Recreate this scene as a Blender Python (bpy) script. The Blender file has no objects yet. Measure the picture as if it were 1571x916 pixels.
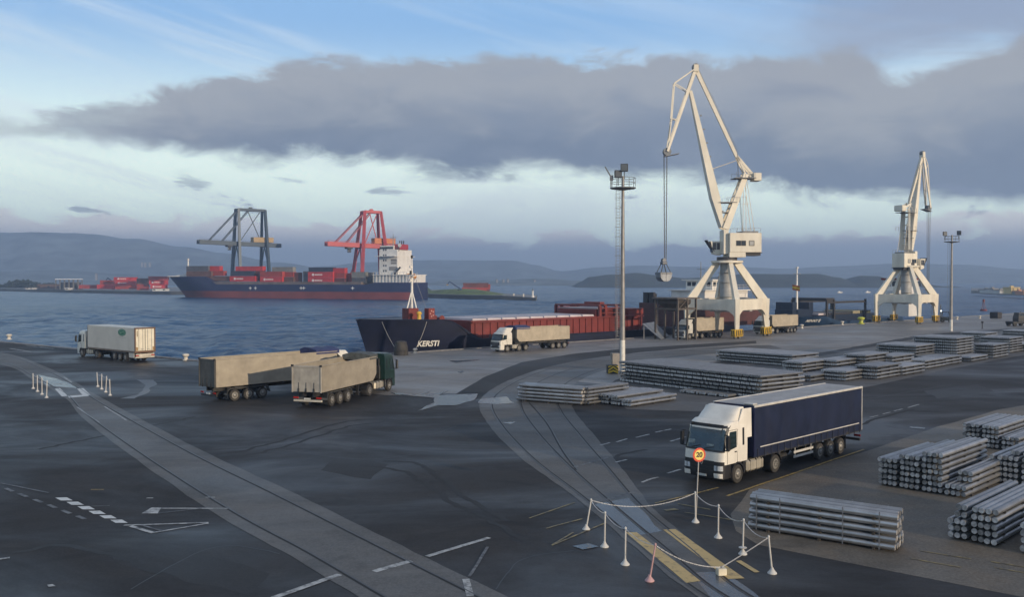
import bpy, bmesh, math, random
from mathutils import Vector, Matrix, noise as mnoise
R = math.radians
random.seed(7)
sc = bpy.context.scene
C = bpy.data.collections.new("harbour"); sc.collection.children.link(C)

# ------------------------------------------------------------------ camera
F_PX, CAM_H, W_PX, H_PX, HORIZON = 1400.0, 10.6, 1571.0, 916.0, 430.0
PITCH = math.atan((H_PX / 2 - HORIZON) / F_PX)
cam_d = bpy.data.cameras.new("camera"); cam = bpy.data.objects.new("camera", cam_d); C.objects.link(cam)
cam.location = (0, 0, CAM_H); cam.rotation_euler = (math.pi / 2 - PITCH, 0, 0)
cam_d.sensor_fit = 'HORIZONTAL'; cam_d.sensor_width = 36.0; cam_d.lens = 36.0 * F_PX / W_PX
cam_d.clip_start = 0.5; cam_d.clip_end = 60000
sc.camera = cam

# ------------------------------------------------------------------ light, sky, exposure
SUN_EL = 10.0
SUN_AZ = math.atan2(0.70, -0.714)            # clockwise from +Y: the sun is behind the camera on its right
sd = bpy.data.lights.new("sun", 'SUN'); sun = bpy.data.objects.new("sun", sd); C.objects.link(sun)
sd.energy = 5.0; sd.angle = R(0.6); sd.color = (1.0, 0.81, 0.58)
sv = Vector((math.sin(SUN_AZ) * math.cos(R(SUN_EL)), math.cos(SUN_AZ) * math.cos(R(SUN_EL)), math.sin(R(SUN_EL))))
sun.rotation_euler = sv.to_track_quat('Z', 'Y').to_euler()
vs = sc.view_settings
sc.display_settings.display_device = 'sRGB'
vs.view_transform = 'Standard'; vs.look = 'None'; vs.gamma = 1.0; vs.exposure = 0.0; vs.use_curve_mapping = False
sc.cycles.use_denoising = True
sc.cycles.max_bounces = 6; sc.cycles.volume_bounces = 0
sc.cycles.sample_clamp_indirect = 4.0

def world():
    w = bpy.data.worlds.new("World"); sc.world = w; w.use_nodes = True
    nt = w.node_tree; N = nt.nodes; L = nt.links; N.clear()
    def mth(op, a, b=None, c=None, clamp=False):
        n = N.new("ShaderNodeMath"); n.operation = op; n.use_clamp = clamp
        for i, v in enumerate((a, b, c)):
            if v is None: continue
            if isinstance(v, (int, float)): n.inputs[i].default_value = v
            else: L.new(v, n.inputs[i])
        return n.outputs[0]
    def mix(f, a, b):
        n = N.new("ShaderNodeMix"); n.data_type = 'RGBA'
        if isinstance(f, (int, float)): n.inputs[0].default_value = f
        else: L.new(f, n.inputs[0])
        for i, v in ((6, a), (7, b)):
            if isinstance(v, tuple): n.inputs[i].default_value = (*v, 1)
            else: L.new(v, n.inputs[i])
        return n.outputs[2]
    def sstep(v, lo, hi):
        n = N.new("ShaderNodeMapRange"); n.interpolation_type = 'SMOOTHSTEP'
        L.new(v, n.inputs[0])
        for i, q in ((1, lo), (2, hi)):
            if isinstance(q, (int, float)): n.inputs[i].default_value = q
            else: L.new(q, n.inputs[i])
        return n.outputs[0]
    tc = N.new("ShaderNodeTexCoord"); sep = N.new("ShaderNodeSeparateXYZ"); L.new(tc.outputs['Generated'], sep.inputs[0])
    x, y, z = sep.outputs
    A = mth('MULTIPLY', mth('ARCTAN2', x, y), 57.2958)         # azimuth in degrees
    E = mth('MULTIPLY', mth('ARCSINE', z), 57.2958)            # elevation in degrees
    def noise(sx, sz, scale, detail=5, rough=0.55, off=(0, 0, 0), dist=0.0):
        mp = N.new("ShaderNodeMapping"); L.new(tc.outputs['Generated'], mp.inputs[0])
        mp.inputs['Scale'].default_value = (sx, sx, sz); mp.inputs['Location'].default_value = off
        n = N.new("ShaderNodeTexNoise"); n.inputs['Scale'].default_value = scale; n.inputs['Detail'].default_value = detail
        n.inputs['Roughness'].default_value = rough; n.inputs['Distortion'].default_value = dist
        L.new(mp.outputs[0], n.inputs[0]); return n.outputs[0]
    t = mth('DIVIDE', mth('ADD', A, 40.0), 80.0, clamp=True)
    def curve(pts):                                             # elevation (degrees) against azimuth (degrees)
        r = N.new("ShaderNodeValToRGB"); r.color_ramp.interpolation = 'B_SPLINE'; cr = r.color_ramp
        cr.elements[0].position = (pts[0][0] + 40) / 80; cr.elements[1].position = (pts[-1][0] + 40) / 80
        for a, e in pts[1:-1]: cr.elements.new((a + 40) / 80)
        for el, (a, e) in zip(cr.elements, pts): el.color = (e / 20,) * 3 + (1,)
        L.new(t, r.inputs[0]); return mth('MULTIPLY', r.outputs[0], 20.0)
    sky = N.new("ShaderNodeTexSky"); sky.sky_type = 'NISHITA'; sky.sun_disc = False
    sky.sun_elevation = R(SUN_EL); sky.sun_rotation = SUN_AZ; sky.air_density = 1.0; sky.dust_density = 0.6; sky.ozone_density = 1.3
    sc_ = N.new("ShaderNodeVectorMath"); sc_.operation = 'SCALE'; L.new(sky.outputs[0], sc_.inputs[0]); sc_.inputs['Scale'].default_value = 0.085
    col = sc_.outputs[0]
    SKYB, PALE, WISP = (0.36, 0.66, 1.10), (1.20, 1.40, 1.24), (0.86, 0.95, 1.02)
    # thin high veil: blue overhead, pale towards the horizon
    col = mix(0.75, col, SKYB)
    n1 = noise(1, 3.5, 2.6, 6, 0.6, (3.1, 1.7, 0.4), 0.6)
    veil = mth('MAXIMUM', sstep(E, 16.0, 6.0), 0.0)
    col = mix(mth('MULTIPLY', veil, 0.97), col, PALE)
    wis = mth('MULTIPLY', sstep(n1, 0.50, 0.74), 0.55)
    cmb = N.new("ShaderNodeCombineXYZ"); L.new(mth('MULTIPLY', A, 0.022), cmb.inputs[0]); L.new(mth('MULTIPLY', mth('ADD', E, mth('MULTIPLY', A, 0.24)), 0.42), cmb.inputs[1])
    sn = N.new("ShaderNodeTexNoise"); sn.inputs['Scale'].default_value = 1.0; sn.inputs['Detail'].default_value = 6; sn.inputs['Roughness'].default_value = 0.6; sn.inputs['Distortion'].default_value = 0.25; L.new(cmb.outputs[0], sn.inputs[0])
    stk = mth('MULTIPLY', mth('MULTIPLY', sstep(sn.outputs[0], 0.46, 0.68), mth('ADD', 0.22, mth('MULTIPLY', sstep(A, -4.0, -16.0), 0.33))), mth('MULTIPLY', sstep(mth('ABSOLUTE', A), 150.0, 110.0), sstep(E, 60.0, 35.0)))
    col = mix(wis, col, WISP); col = mix(stk, col, WISP)
    big = noise(1, 2.2, 3.4, 7, 0.58, (0.3, 5.1, 2.2), 0.35)
    fine = noise(1, 2.6, 9.0, 8, 0.62, (7.3, 2.1, 1.2), 0.5)
    wob = mth('ADD', mth('MULTIPLY', mth('SUBTRACT', big, 0.5), 7.0), mth('MULTIPLY', mth('SUBTRACT', fine, 0.5), 6.5))
    # broken grey cloud overhead and behind, out of view, added for neutral ambient light
    ovh = noise(1, 1.0, 1.9, 6, 0.55, (2.2, 6.4, 1.0), 0.3)
    om = mth('MULTIPLY', sstep(mth('ADD', E, mth('MULTIPLY', wob, 1.5)), 17.0, 30.0), sstep(ovh, 0.34, 0.56))
    col = mix(mth('MULTIPLY', om, 0.9), col, mix(sstep(ovh, 0.42, 0.66), (0.50, 0.50, 0.53), (0.26, 0.27, 0.31)))
    # high grey cloud on the right, running up out of the frame
    hi = mth('MULTIPLY', sstep(mth('ADD', A, mth('MULTIPLY', wob, 2.2)), 9.0, 25.0), sstep(mth('ADD', E, wob), 9.0, 13.5))
    col = mix(mth('MULTIPLY', hi, 0.80), col, (0.34, 0.39, 0.52))
    # main dark bank
    top = curve([(-40, 8.3), (-31, 8.8), (-26, 9.4), (-21, 11.8), (-14, 13.6), (-6, 14.6), (4, 14.4), (12, 14.0), (20, 13.0), (26, 13.4), (40, 15.0)])
    bot = curve([(-40, 8.0), (-31, 7.9), (-26, 7.5), (-21, 7.4), (-14, 7.2), (-6, 6.5), (4, 6.3), (9, 5.6), (18, 4.9), (24, 4.6), (40, 4.0)])
    et = mth('SUBTRACT', mth('ADD', top, mth('MULTIPLY', wob, 0.74)), E)
    eb = mth('SUBTRACT', E, mth('ADD', bot, mth('MULTIPLY', wob, 0.55)))
    m = mth('MULTIPLY', mth('MULTIPLY', sstep(et, -0.1, 0.95), sstep(eb, -0.5, 0.8)), mth('ADD', 0.6, mth('MULTIPLY', sstep(mth('ADD', A, mth('MULTIPLY', wob, 1.5)), -30.0, -20.0), 0.4)))
    shade = sstep(mth('ADD', mth('SUBTRACT', et, mth('MULTIPLY', eb, 0.25)), mth('MULTIPLY', wob, 0.7)), 0.0, 6.5)
    ccol = mix(shade, (0.40, 0.42, 0.46), (0.165, 0.21, 0.31)); ccol = mix(mth('MULTIPLY', sstep(fine, 0.45, 0.70), 0.35), ccol, (0.34, 0.38, 0.46))
    col = mix(mth('MULTIPLY', m, 0.96), col, ccol)
    # low band of broken cloud along the horizon
    ltop = curve([(-40, 4.0), (-29, 3.9), (-20, 3.5), (-8, 3.4), (4, 2.6), (11, 2.4), (18, 2.8), (24, 3.3), (40, 3.9)])
    w2 = noise(1, 2.0, 16.0, 7, 0.6, (1.4, 8.2, 3.3), 0.4)
    le = mth('SUBTRACT', mth('ADD', ltop, mth('ADD', mth('MULTIPLY', wob, 0.22), mth('MULTIPLY', mth('SUBTRACT', w2, 0.5), 4.2))), E)
    lm = mth('MULTIPLY', sstep(le, -0.15, 0.55), mth('ADD', 0.80, mth('MULTIPLY', sstep(E, 3.4, 2.2), 0.2)))
    lcol = mix(sstep(E, 3.4, 1.6), (0.98, 0.90, 0.89), (0.38, 0.43, 0.52))
    col = mix(lm, col, lcol)
    # small dark scraps floating in the pale strip
    scr = noise(1, 3.4, 11.0, 5, 0.55, (4.4, 0.2, 9.1), 0.3)
    sm = mth('MULTIPLY', sstep(scr, 0.585, 0.66), mth('MULTIPLY', sstep(E, 3.0, 3.8), sstep(E, 7.0, 5.2)))
    col = mix(mth('MULTIPLY', sm, 0.7), col, (0.26, 0.31, 0.42))
    bg = N.new("ShaderNodeBackground"); L.new(col, bg.inputs[0]); bg.inputs[1].default_value = 1.0
    out = N.new("ShaderNodeOutputWorld"); L.new(bg.outputs[0], out.inputs[0])
world()

# ------------------------------------------------------------------ helpers
_cp, _sp = math.cos(PITCH), math.sin(PITCH)
def ray(px, py):
    u, v = (px - W_PX / 2) / F_PX, (H_PX / 2 - py) / F_PX
    return Vector((u, _cp + v * _sp, -_sp + v * _cp))
def P(px, py, z=0.0):                        # where a line of sight meets the level z
    r = ray(px, py); k = (z - CAM_H) / r.z
    return Vector((r.x * k, r.y * k, z))
def at_depth(px, py, d):                     # where a line of sight reaches the depth d
    r = ray(px, py); k = d / r.y
    return Vector((r.x * k, d, CAM_H + r.z * k))
def on_line(px, o, d):                       # parameter of the point of a ground line seen at column px
    u = (px - W_PX / 2) / F_PX / _cp
    return (u * o.y - o.x) / (d.x - u * d.y)
def z_at(p, py): return at_depth(785, py, p.y).z

MATS = {}
def mat(name, col, rough=0.55, metal=0.0, var=0.12, scale=1.5, bump=0.0, grime=0.0, grime_col=(0.05, 0.045, 0.04), spec=0.5, emit=None, stretch=(1, 1, 1), bscale=None):
    if name in MATS: return MATS[name]
    m = bpy.data.materials.new(name); m.use_nodes = True; MATS[name] = m
    nt = m.node_tree; N, L = nt.nodes, nt.links; b = N["Principled BSDF"]
    b.inputs['Roughness'].default_value = rough; b.inputs['Metallic'].default_value = metal
    b.inputs['Specular IOR Level'].default_value = spec
    tc = N.new("ShaderNodeTexCoord"); mp = N.new("ShaderNodeMapping"); mp.inputs['Scale'].default_value = stretch
    L.new(tc.outputs['Object'], mp.inputs[0])
    n = N.new("ShaderNodeTexNoise"); n.inputs['Scale'].default_value = scale; n.inputs['Detail'].default_value = 6; n.inputs['Roughness'].default_value = 0.6
    L.new(mp.outputs[0], n.inputs[0])
    r = N.new("ShaderNodeValToRGB"); lo, hi = 1 - var * 1.6, 1 + var * 1.6
    r.color_ramp.elements[0].position = 0.3; r.color_ramp.elements[1].position = 0.7
    r.color_ramp.elements[0].color = (*[c * lo for c in col], 1); r.color_ramp.elements[1].color = (*[min(1, c * hi) for c in col], 1)
    L.new(n.outputs[0], r.inputs[0]); o = r.outputs[0]
    if grime:
        n2 = N.new("ShaderNodeTexNoise"); n2.inputs['Scale'].default_value = scale * 0.6; n2.inputs['Detail'].default_value = 8; n2.inputs['Roughness'].default_value = 0.7
        mp2 = N.new("ShaderNodeMapping"); mp2.inputs['Scale'].default_value = (1, 1, 0.35); mp2.inputs['Location'].default_value = (3, 7, 1)
        L.new(tc.outputs['Object'], mp2.inputs[0]); L.new(mp2.outputs[0], n2.inputs[0])
        mr = N.new("ShaderNodeMapRange"); mr.inputs[1].default_value = 0.45; mr.inputs[2].default_value = 0.75; mr.inputs[4].default_value = grime
        L.new(n2.outputs[0], mr.inputs[0])
        mx = N.new("ShaderNodeMix"); mx.data_type = 'RGBA'; L.new(mr.outputs[0], mx.inputs[0]); L.new(o, mx.inputs[6]); mx.inputs[7].default_value = (*grime_col, 1); o = mx.outputs[2]
    L.new(o, b.inputs['Base Color'])
    if bump:
        bp = N.new("ShaderNodeBump"); bp.inputs['Strength'].default_value = bump; bp.inputs['Distance'].default_value = 0.05
        n3 = N.new("ShaderNodeTexNoise"); n3.inputs['Scale'].default_value = bscale or scale * 6; n3.inputs['Detail'].default_value = 4
        L.new(mp.outputs[0], n3.inputs[0]); L.new(n3.outputs[0], bp.inputs['Height']); L.new(bp.outputs[0], b.inputs['Normal'])
    if emit:
        b.inputs['Emission Color'].default_value = (*emit[0], 1); b.inputs['Emission Strength'].default_value = emit[1]
    return m

class MB:
    """collects shapes in one bmesh and links them as one mesh object"""
    def __init__(self, T=None): self.bm = bmesh.new(); self.T = T; self.mi = 0
    def _v(self, p):
        p = Vector(p)
        return self.bm.verts.new(self.T @ p if self.T else p)
    def _f(self, vs):
        try: f = self.bm.faces.new(vs); f.material_index = self.mi; return f
        except ValueError: return None
    def poly(self, pts): return self._f([self._v(p) for p in pts])
    def hexa(self, p):                         # eight corners: bottom loop, then top loop
        v = [self._v(q) for q in p]
        for q in ((3, 2, 1, 0), (4, 5, 6, 7), (0, 1, 5, 4), (1, 2, 6, 5), (2, 3, 7, 6), (3, 0, 4, 7)): self._f([v[i] for i in q])
        return self
    def box(self, x0, x1, y0, y1, z0, z1, bev=0.0):
        if bev <= 0:
            return self.hexa([(x0, y0, z0), (x1, y0, z0), (x1, y1, z0), (x0, y1, z0), (x0, y0, z1), (x1, y0, z1), (x1, y1, z1), (x0, y1, z1)])
        b = min(bev, 0.45 * min(abs(x1 - x0), abs(y1 - y0), abs(z1 - z0)))
        def ring(i, z): return [(x0 + i, y0 + b, z), (x0 + b, y0 + i, z), (x1 - b, y0 + i, z), (x1 - i, y0 + b, z), (x1 - i, y1 - b, z), (x1 - b, y1 - i, z), (x0 + b, y1 - i, z), (x0 + i, y1 - b, z)]
        rs = []
        for i, z in ((b, z0), (0, z0 + b), (0, z1 - b), (b, z1)):
            if i: rs.append([self._v(q) for q in [(x0 + b, y0 + b, z), (x0 + b, y0 + b, z), (x1 - b, y0 + b, z), (x1 - b, y0 + b, z), (x1 - b, y1 - b, z), (x1 - b, y1 - b, z), (x0 + b, y1 - b, z), (x0 + b, y1 - b, z)][::2]])
            else: rs.append([self._v(q) for q in ring(0, z)])
        a, c, d, e = rs
        self._f([a[i] for i in (3, 2, 1, 0)]); self._f(e)
        for i in range(8): self._f([c[i], c[(i + 1) % 8], d[(i + 1) % 8], d[i]])
        for i in range(4):
            j = (i + 1) % 4
            self._f([a[i], c[2 * i + 1], c[2 * i]]); self._f([a[i], a[j], c[(2 * i + 2) % 8], c[2 * i + 1]])
            self._f([e[i], d[2 * i], d[2 * i + 1]]); self._f([e[i], d[2 * i + 1], d[(2 * i + 2) % 8], e[j]])
        return self
    def beam(self, p0, p1, w, h, w1=None, h1=None, up=(0, 0, 1)):   # box beam, w across, h along "up"
        p0, p1, up = Vector(p0), Vector(p1), Vector(up); a = (p1 - p0).normalized()
        s = a.cross(up)
        if s.length < 1e-4: s = a.cross(Vector((1, 0, 0)))
        s.normalize(); u = s.cross(a).normalized(); w1 = w if w1 is None else w1; h1 = h if h1 is None else h1
        def q(p, w, h): return [p - s * w / 2 - u * h / 2, p + s * w / 2 - u * h / 2, p + s * w / 2 + u * h / 2, p - s * w / 2 + u * h / 2]
        return self.hexa(q(p0, w, h) + q(p1, w1, h1))
    def tube(self, p0, p1, r0, r1=None, n=8, caps=True):
        p0, p1 = Vector(p0), Vector(p1); r1 = r0 if r1 is None else r1
        a = (p1 - p0).normalized(); s = a.orthogonal().normalized(); u = a.cross(s)
        rs = []
        for p, r in ((p0, r0), (p1, r1)):
            rs.append([self._v(p + (s * math.cos(2 * math.pi * i / n) + u * math.sin(2 * math.pi * i / n)) * r) for i in range(n)])
        for i in range(n): self._f([rs[0][i], rs[0][(i + 1) % n], rs[1][(i + 1) % n], rs[1][i]])
        if caps: self._f(rs[0][::-1]); self._f(rs[1])
        return self
    def path(self, pts, r, n=5):
        pts = [Vector(p) for p in pts]; rs = []
        for i, p in enumerate(pts):
            a = (pts[min(i + 1, len(pts) - 1)] - pts[max(i - 1, 0)]).normalized()
            s = a.cross(Vector((0.13, 0.21, 1))).normalized(); u = s.cross(a)
            rs.append([self._v(p + (s * math.cos(2 * math.pi * k / n) + u * math.sin(2 * math.pi * k / n)) * r) for k in range(n)])
        for a, b in zip(rs, rs[1:]):
            for k in range(n): self._f([a[k], a[(k + 1) % n], b[(k + 1) % n], b[k]])
        self._f(rs[0][::-1]); self._f(rs[-1])
        return self
    def lathe(self, prof, o=(0, 0, 0), axis='z', n=20):             # prof: (radius, height along the axis)
        o = Vector(o); rs = []
        for r, h in prof:
            row = []
            for i in range(n):
                c, s = math.cos(2 * math.pi * i / n) * r, math.sin(2 * math.pi * i / n) * r
                row.append(self._v(o + Vector({'z': (c, s, h), 'y': (s, h, c), 'x': (h, c, s)}[axis])))
            rs.append(row)
        for a, b in zip(rs, rs[1:]):
            for i in range(n): self._f([a[i], a[(i + 1) % n], b[(i + 1) % n], b[i]])
        self._f(rs[0][::-1]); self._f(rs[-1])
        return self
    def loft(self, rings, closed=True, caps=True):
        vs = [[self._v(p) for p in r] for r in rings]; n = len(vs[0])
        for a, b in zip(vs, vs[1:]):
            for i in range(n if closed else n - 1): self._f([a[i], a[(i + 1) % n], b[(i + 1) % n], b[i]])
        if caps: self._f(vs[0][::-1]); self._f(vs[-1])
        return self
    def prism(self, pts, y0, y1):                                    # outline in x, z pushed from y0 to y1
        return self.loft([[(x, y0, z) for x, z in pts], [(x, y1, z) for x, z in pts]])
    def mesh(self, name, mats, smooth=None):
        me = bpy.data.meshes.new(name)
        bmesh.ops.recalc_face_normals(self.bm, faces=self.bm.faces); self.bm.to_mesh(me); self.bm.free()
        for m in (mats if isinstance(mats, (list, tuple)) else [mats]): me.materials.append(m)
        if smooth:
            for p in me.polygons: p.use_smooth = True
            me.set_sharp_from_angle(angle=R(smooth))
        return me
    def obj(self, name, mats, parent=None, smooth=None, **props):
        return link(name, self.mesh(name, mats, smooth), parent, **props)

def link(name, me, parent=None, **props):
    o = bpy.data.objects.new(name, me); C.objects.link(o)
    if parent: o.parent = parent
    for k, v in props.items(): o[k] = v
    return o
def thing(name, label, cat, loc=(0, 0, 0), rotz=0.0, scale=1.0, group=None):
    o = bpy.data.objects.new(name, None); C.objects.link(o); o.empty_display_size = 0.3
    o.location = loc; o.rotation_euler = (0, 0, rotz); o.scale = (scale,) * 3
    o['label'] = label; o['category'] = cat
    if group: o['group'] = group
    return o
def copy_tree(o, parent=None):
    c = o.copy(); C.objects.link(c); c.parent = parent
    for ch in list(o.children): copy_tree(ch, c)
    return c
def catmull(pts, n=8):
    pts = [Vector(p) for p in pts]; out = []
    q = [2 * pts[0] - pts[1]] + pts + [2 * pts[-1] - pts[-2]]
    for i in range(1, len(q) - 2):
        a, b, c, d = q[i - 1:i + 3]
        for k in range(n):
            t = k / n
            out.append(0.5 * ((2 * b) + (c - a) * t + (2 * a - 5 * b + 4 * c - d) * t * t + (3 * b - a - 3 * c + d) * t ** 3))
    out.append(pts[-1]); return out
def text_mesh(s, size, depth=0.0, bold=0.0, shear=0.0):
    cu = bpy.data.curves.new("lettering", 'FONT'); cu.body = s; cu.size = size; cu.extrude = depth; cu.offset = bold; cu.shear = shear
    cu.align_x = 'CENTER'; cu.align_y = 'CENTER'
    o = bpy.data.objects.new("lettering", cu); C.objects.link(o); bpy.context.view_layer.update()
    me = bpy.data.meshes.new_from_object(o.evaluated_get(bpy.context.evaluated_depsgraph_get()))
    bpy.data.objects.remove(o); bpy.data.curves.remove(cu); return me
# ------------------------------------------------------------------ the setting: sea, quay, yard
SEA_Z = -1.2
QO = P(595, 543); QD = (P(1415, 490) - QO).normalized(); QN = Vector((-QD.y, QD.x, 0))   # quay edge, along it, out over the water
LO = P(300, 553); LD = (P(0, 524) - LO).normalized()
def isect(o1, d1, o2, d2):
    den = d1.x * d2.y - d1.y * d2.x; w = o2 - o1
    return o1 + d1 * ((w.x * d2.y - w.y * d2.x) / den)
CORNER = isect(QO, QD, LO, LD)

def water_mat():
    m = bpy.data.materials.new("sea_water"); m.use_nodes = True; N, L = m.node_tree.nodes, m.node_tree.links; b = N["Principled BSDF"]
    b.inputs['Roughness'].default_value = 0.26; b.inputs['IOR'].default_value = 1.24; b.inputs['Specular IOR Level'].default_value = 0.22
    geo = N.new("ShaderNodeNewGeometry")
    def nz(scale, sx, sy, det, rough=0.55, rot=0.5):
        mp = N.new("ShaderNodeMapping"); mp.inputs['Scale'].default_value = (sx, sy, 1); mp.inputs['Rotation'].default_value = (0, 0, rot)
        L.new(geo.outputs['Position'], mp.inputs[0])
        n = N.new("ShaderNodeTexNoise"); n.inputs['Scale'].default_value = scale; n.inputs['Detail'].default_value = det; n.inputs['Roughness'].default_value = rough; n.inputs['Distortion'].default_value = 0.3
        L.new(mp.outputs[0], n.inputs[0]); return n.outputs[0]
    a, c, d = nz(0.30, 1.1, 0.45, 5, 0.6, 0.12), nz(0.9, 0.9, 0.6, 4, 0.6, 0.3), nz(0.018, 0.7, 1.6, 3, 0.5, 0.2)
    bp = N.new("ShaderNodeBump"); bp.inputs['Strength'].default_value = 1.0; bp.inputs['Distance'].default_value = 0.5
    bp2 = N.new("ShaderNodeBump"); bp2.inputs['Strength'].default_value = 0.9; bp2.inputs['Distance'].default_value = 0.25
    L.new(a, bp.inputs['Height']); L.new(c, bp2.inputs['Height']); L.new(bp.outputs[0], bp2.inputs['Normal']); L.new(bp2.outputs[0], b.inputs['Normal'])
    r = N.new("ShaderNodeValToRGB"); r.color_ramp.elements[0].position = 0.40; r.color_ramp.elements[1].position = 0.60
    r.color_ramp.elements[0].color = (0.006, 0.032, 0.085, 1); r.color_ramp.elements[1].color = (0.020, 0.075, 0.165, 1)  # light and dark of the waves painted into the base colour
    mx = N.new("ShaderNodeMath"); mx.operation = 'MULTIPLY_ADD'; L.new(a, mx.inputs[0]); mx.inputs[1].default_value = 0.6; m2 = N.new("ShaderNodeMath"); m2.operation = 'MULTIPLY'; L.new(d, m2.inputs[0]); m2.inputs[1].default_value = 0.4; L.new(m2.outputs[0], mx.inputs[2])
    L.new(mx.outputs[0], r.inputs[0]); L.new(r.outputs[0], b.inputs['Base Color'])
    return m
def build_sea(m):                              # a fan of cells, finer near the quay, lifted into short wind waves
    import numpy as np
    rng = np.random.default_rng(5); az = np.radians(np.linspace(-38, 40, 1150)); ds = [92.0]
    while ds[-1] < 5700: ds.append(ds[-1] * (1.0062 if ds[-1] < 800 else 1.05))
    d = np.array(ds); Dg, Ag = np.meshgrid(d, az, indexing='ij'); X, Y = Dg * np.sin(Ag), Dg * np.cos(Ag); Z = np.zeros_like(X)
    cell = np.maximum(Dg * 0.0062, Dg * 0.0012) * np.where(Dg > 800, 8, 1)
    for k in range(46):
        wl = 1.9 * (9.0 ** rng.random()); th = R(62) + rng.normal(0, 0.62); amp = 0.0060 * wl ** 0.95; q = 2 * math.pi / wl
        ph = q * (X * math.cos(th) + Y * math.sin(th)) + rng.random() * 6.283
        Z += amp * np.clip(wl / (2.6 * cell) - 0.35, 0, 1) * (np.sin(ph) + 0.28 * np.sin(2 * ph + 0.6))
    gust = 0.75 + 0.45 * np.sin(X * 0.021 + 1.3 + np.sin(Y * 0.013)) * np.sin(Y * 0.017 + X * 0.006)
    Z = Z * gust + SEA_Z
    nd, na = X.shape; co = np.stack([X, Y, Z], -1).reshape(-1, 3).astype(np.float32)
    idx = np.arange(nd * na).reshape(nd, na); f = np.stack([idx[:-1, :-1], idx[:-1, 1:], idx[1:, 1:], idx[1:, :-1]], -1).reshape(-1, 4)[:, ::-1]
    base = len(co); co = np.vstack([co, [(-6500, -850, SEA_Z - .9), (6500, -850, SEA_Z - .9), (6500, 6100, SEA_Z - .9), (-6500, 6100, SEA_Z - .9)]]).astype(np.float32); f = np.vstack([f, [[base, base + 1, base + 2, base + 3]]])
    me = bpy.data.meshes.new('sea'); me.vertices.add(len(co)); me.vertices.foreach_set('co', co.ravel())
    me.loops.add(f.size); me.loops.foreach_set('vertex_index', f.ravel().astype(np.int32)); me.polygons.add(len(f)); me.polygons.foreach_set('loop_start', np.arange(0, f.size, 4, dtype=np.int32)); me.polygons.foreach_set('loop_total', np.full(len(f), 4, dtype=np.int32))
    me.update(calc_edges=True); me.polygons.foreach_set('use_smooth', np.ones(len(f), dtype=bool)); me.materials.append(m)
    link('sea', me, kind='structure')
build_sea(water_mat())

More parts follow.
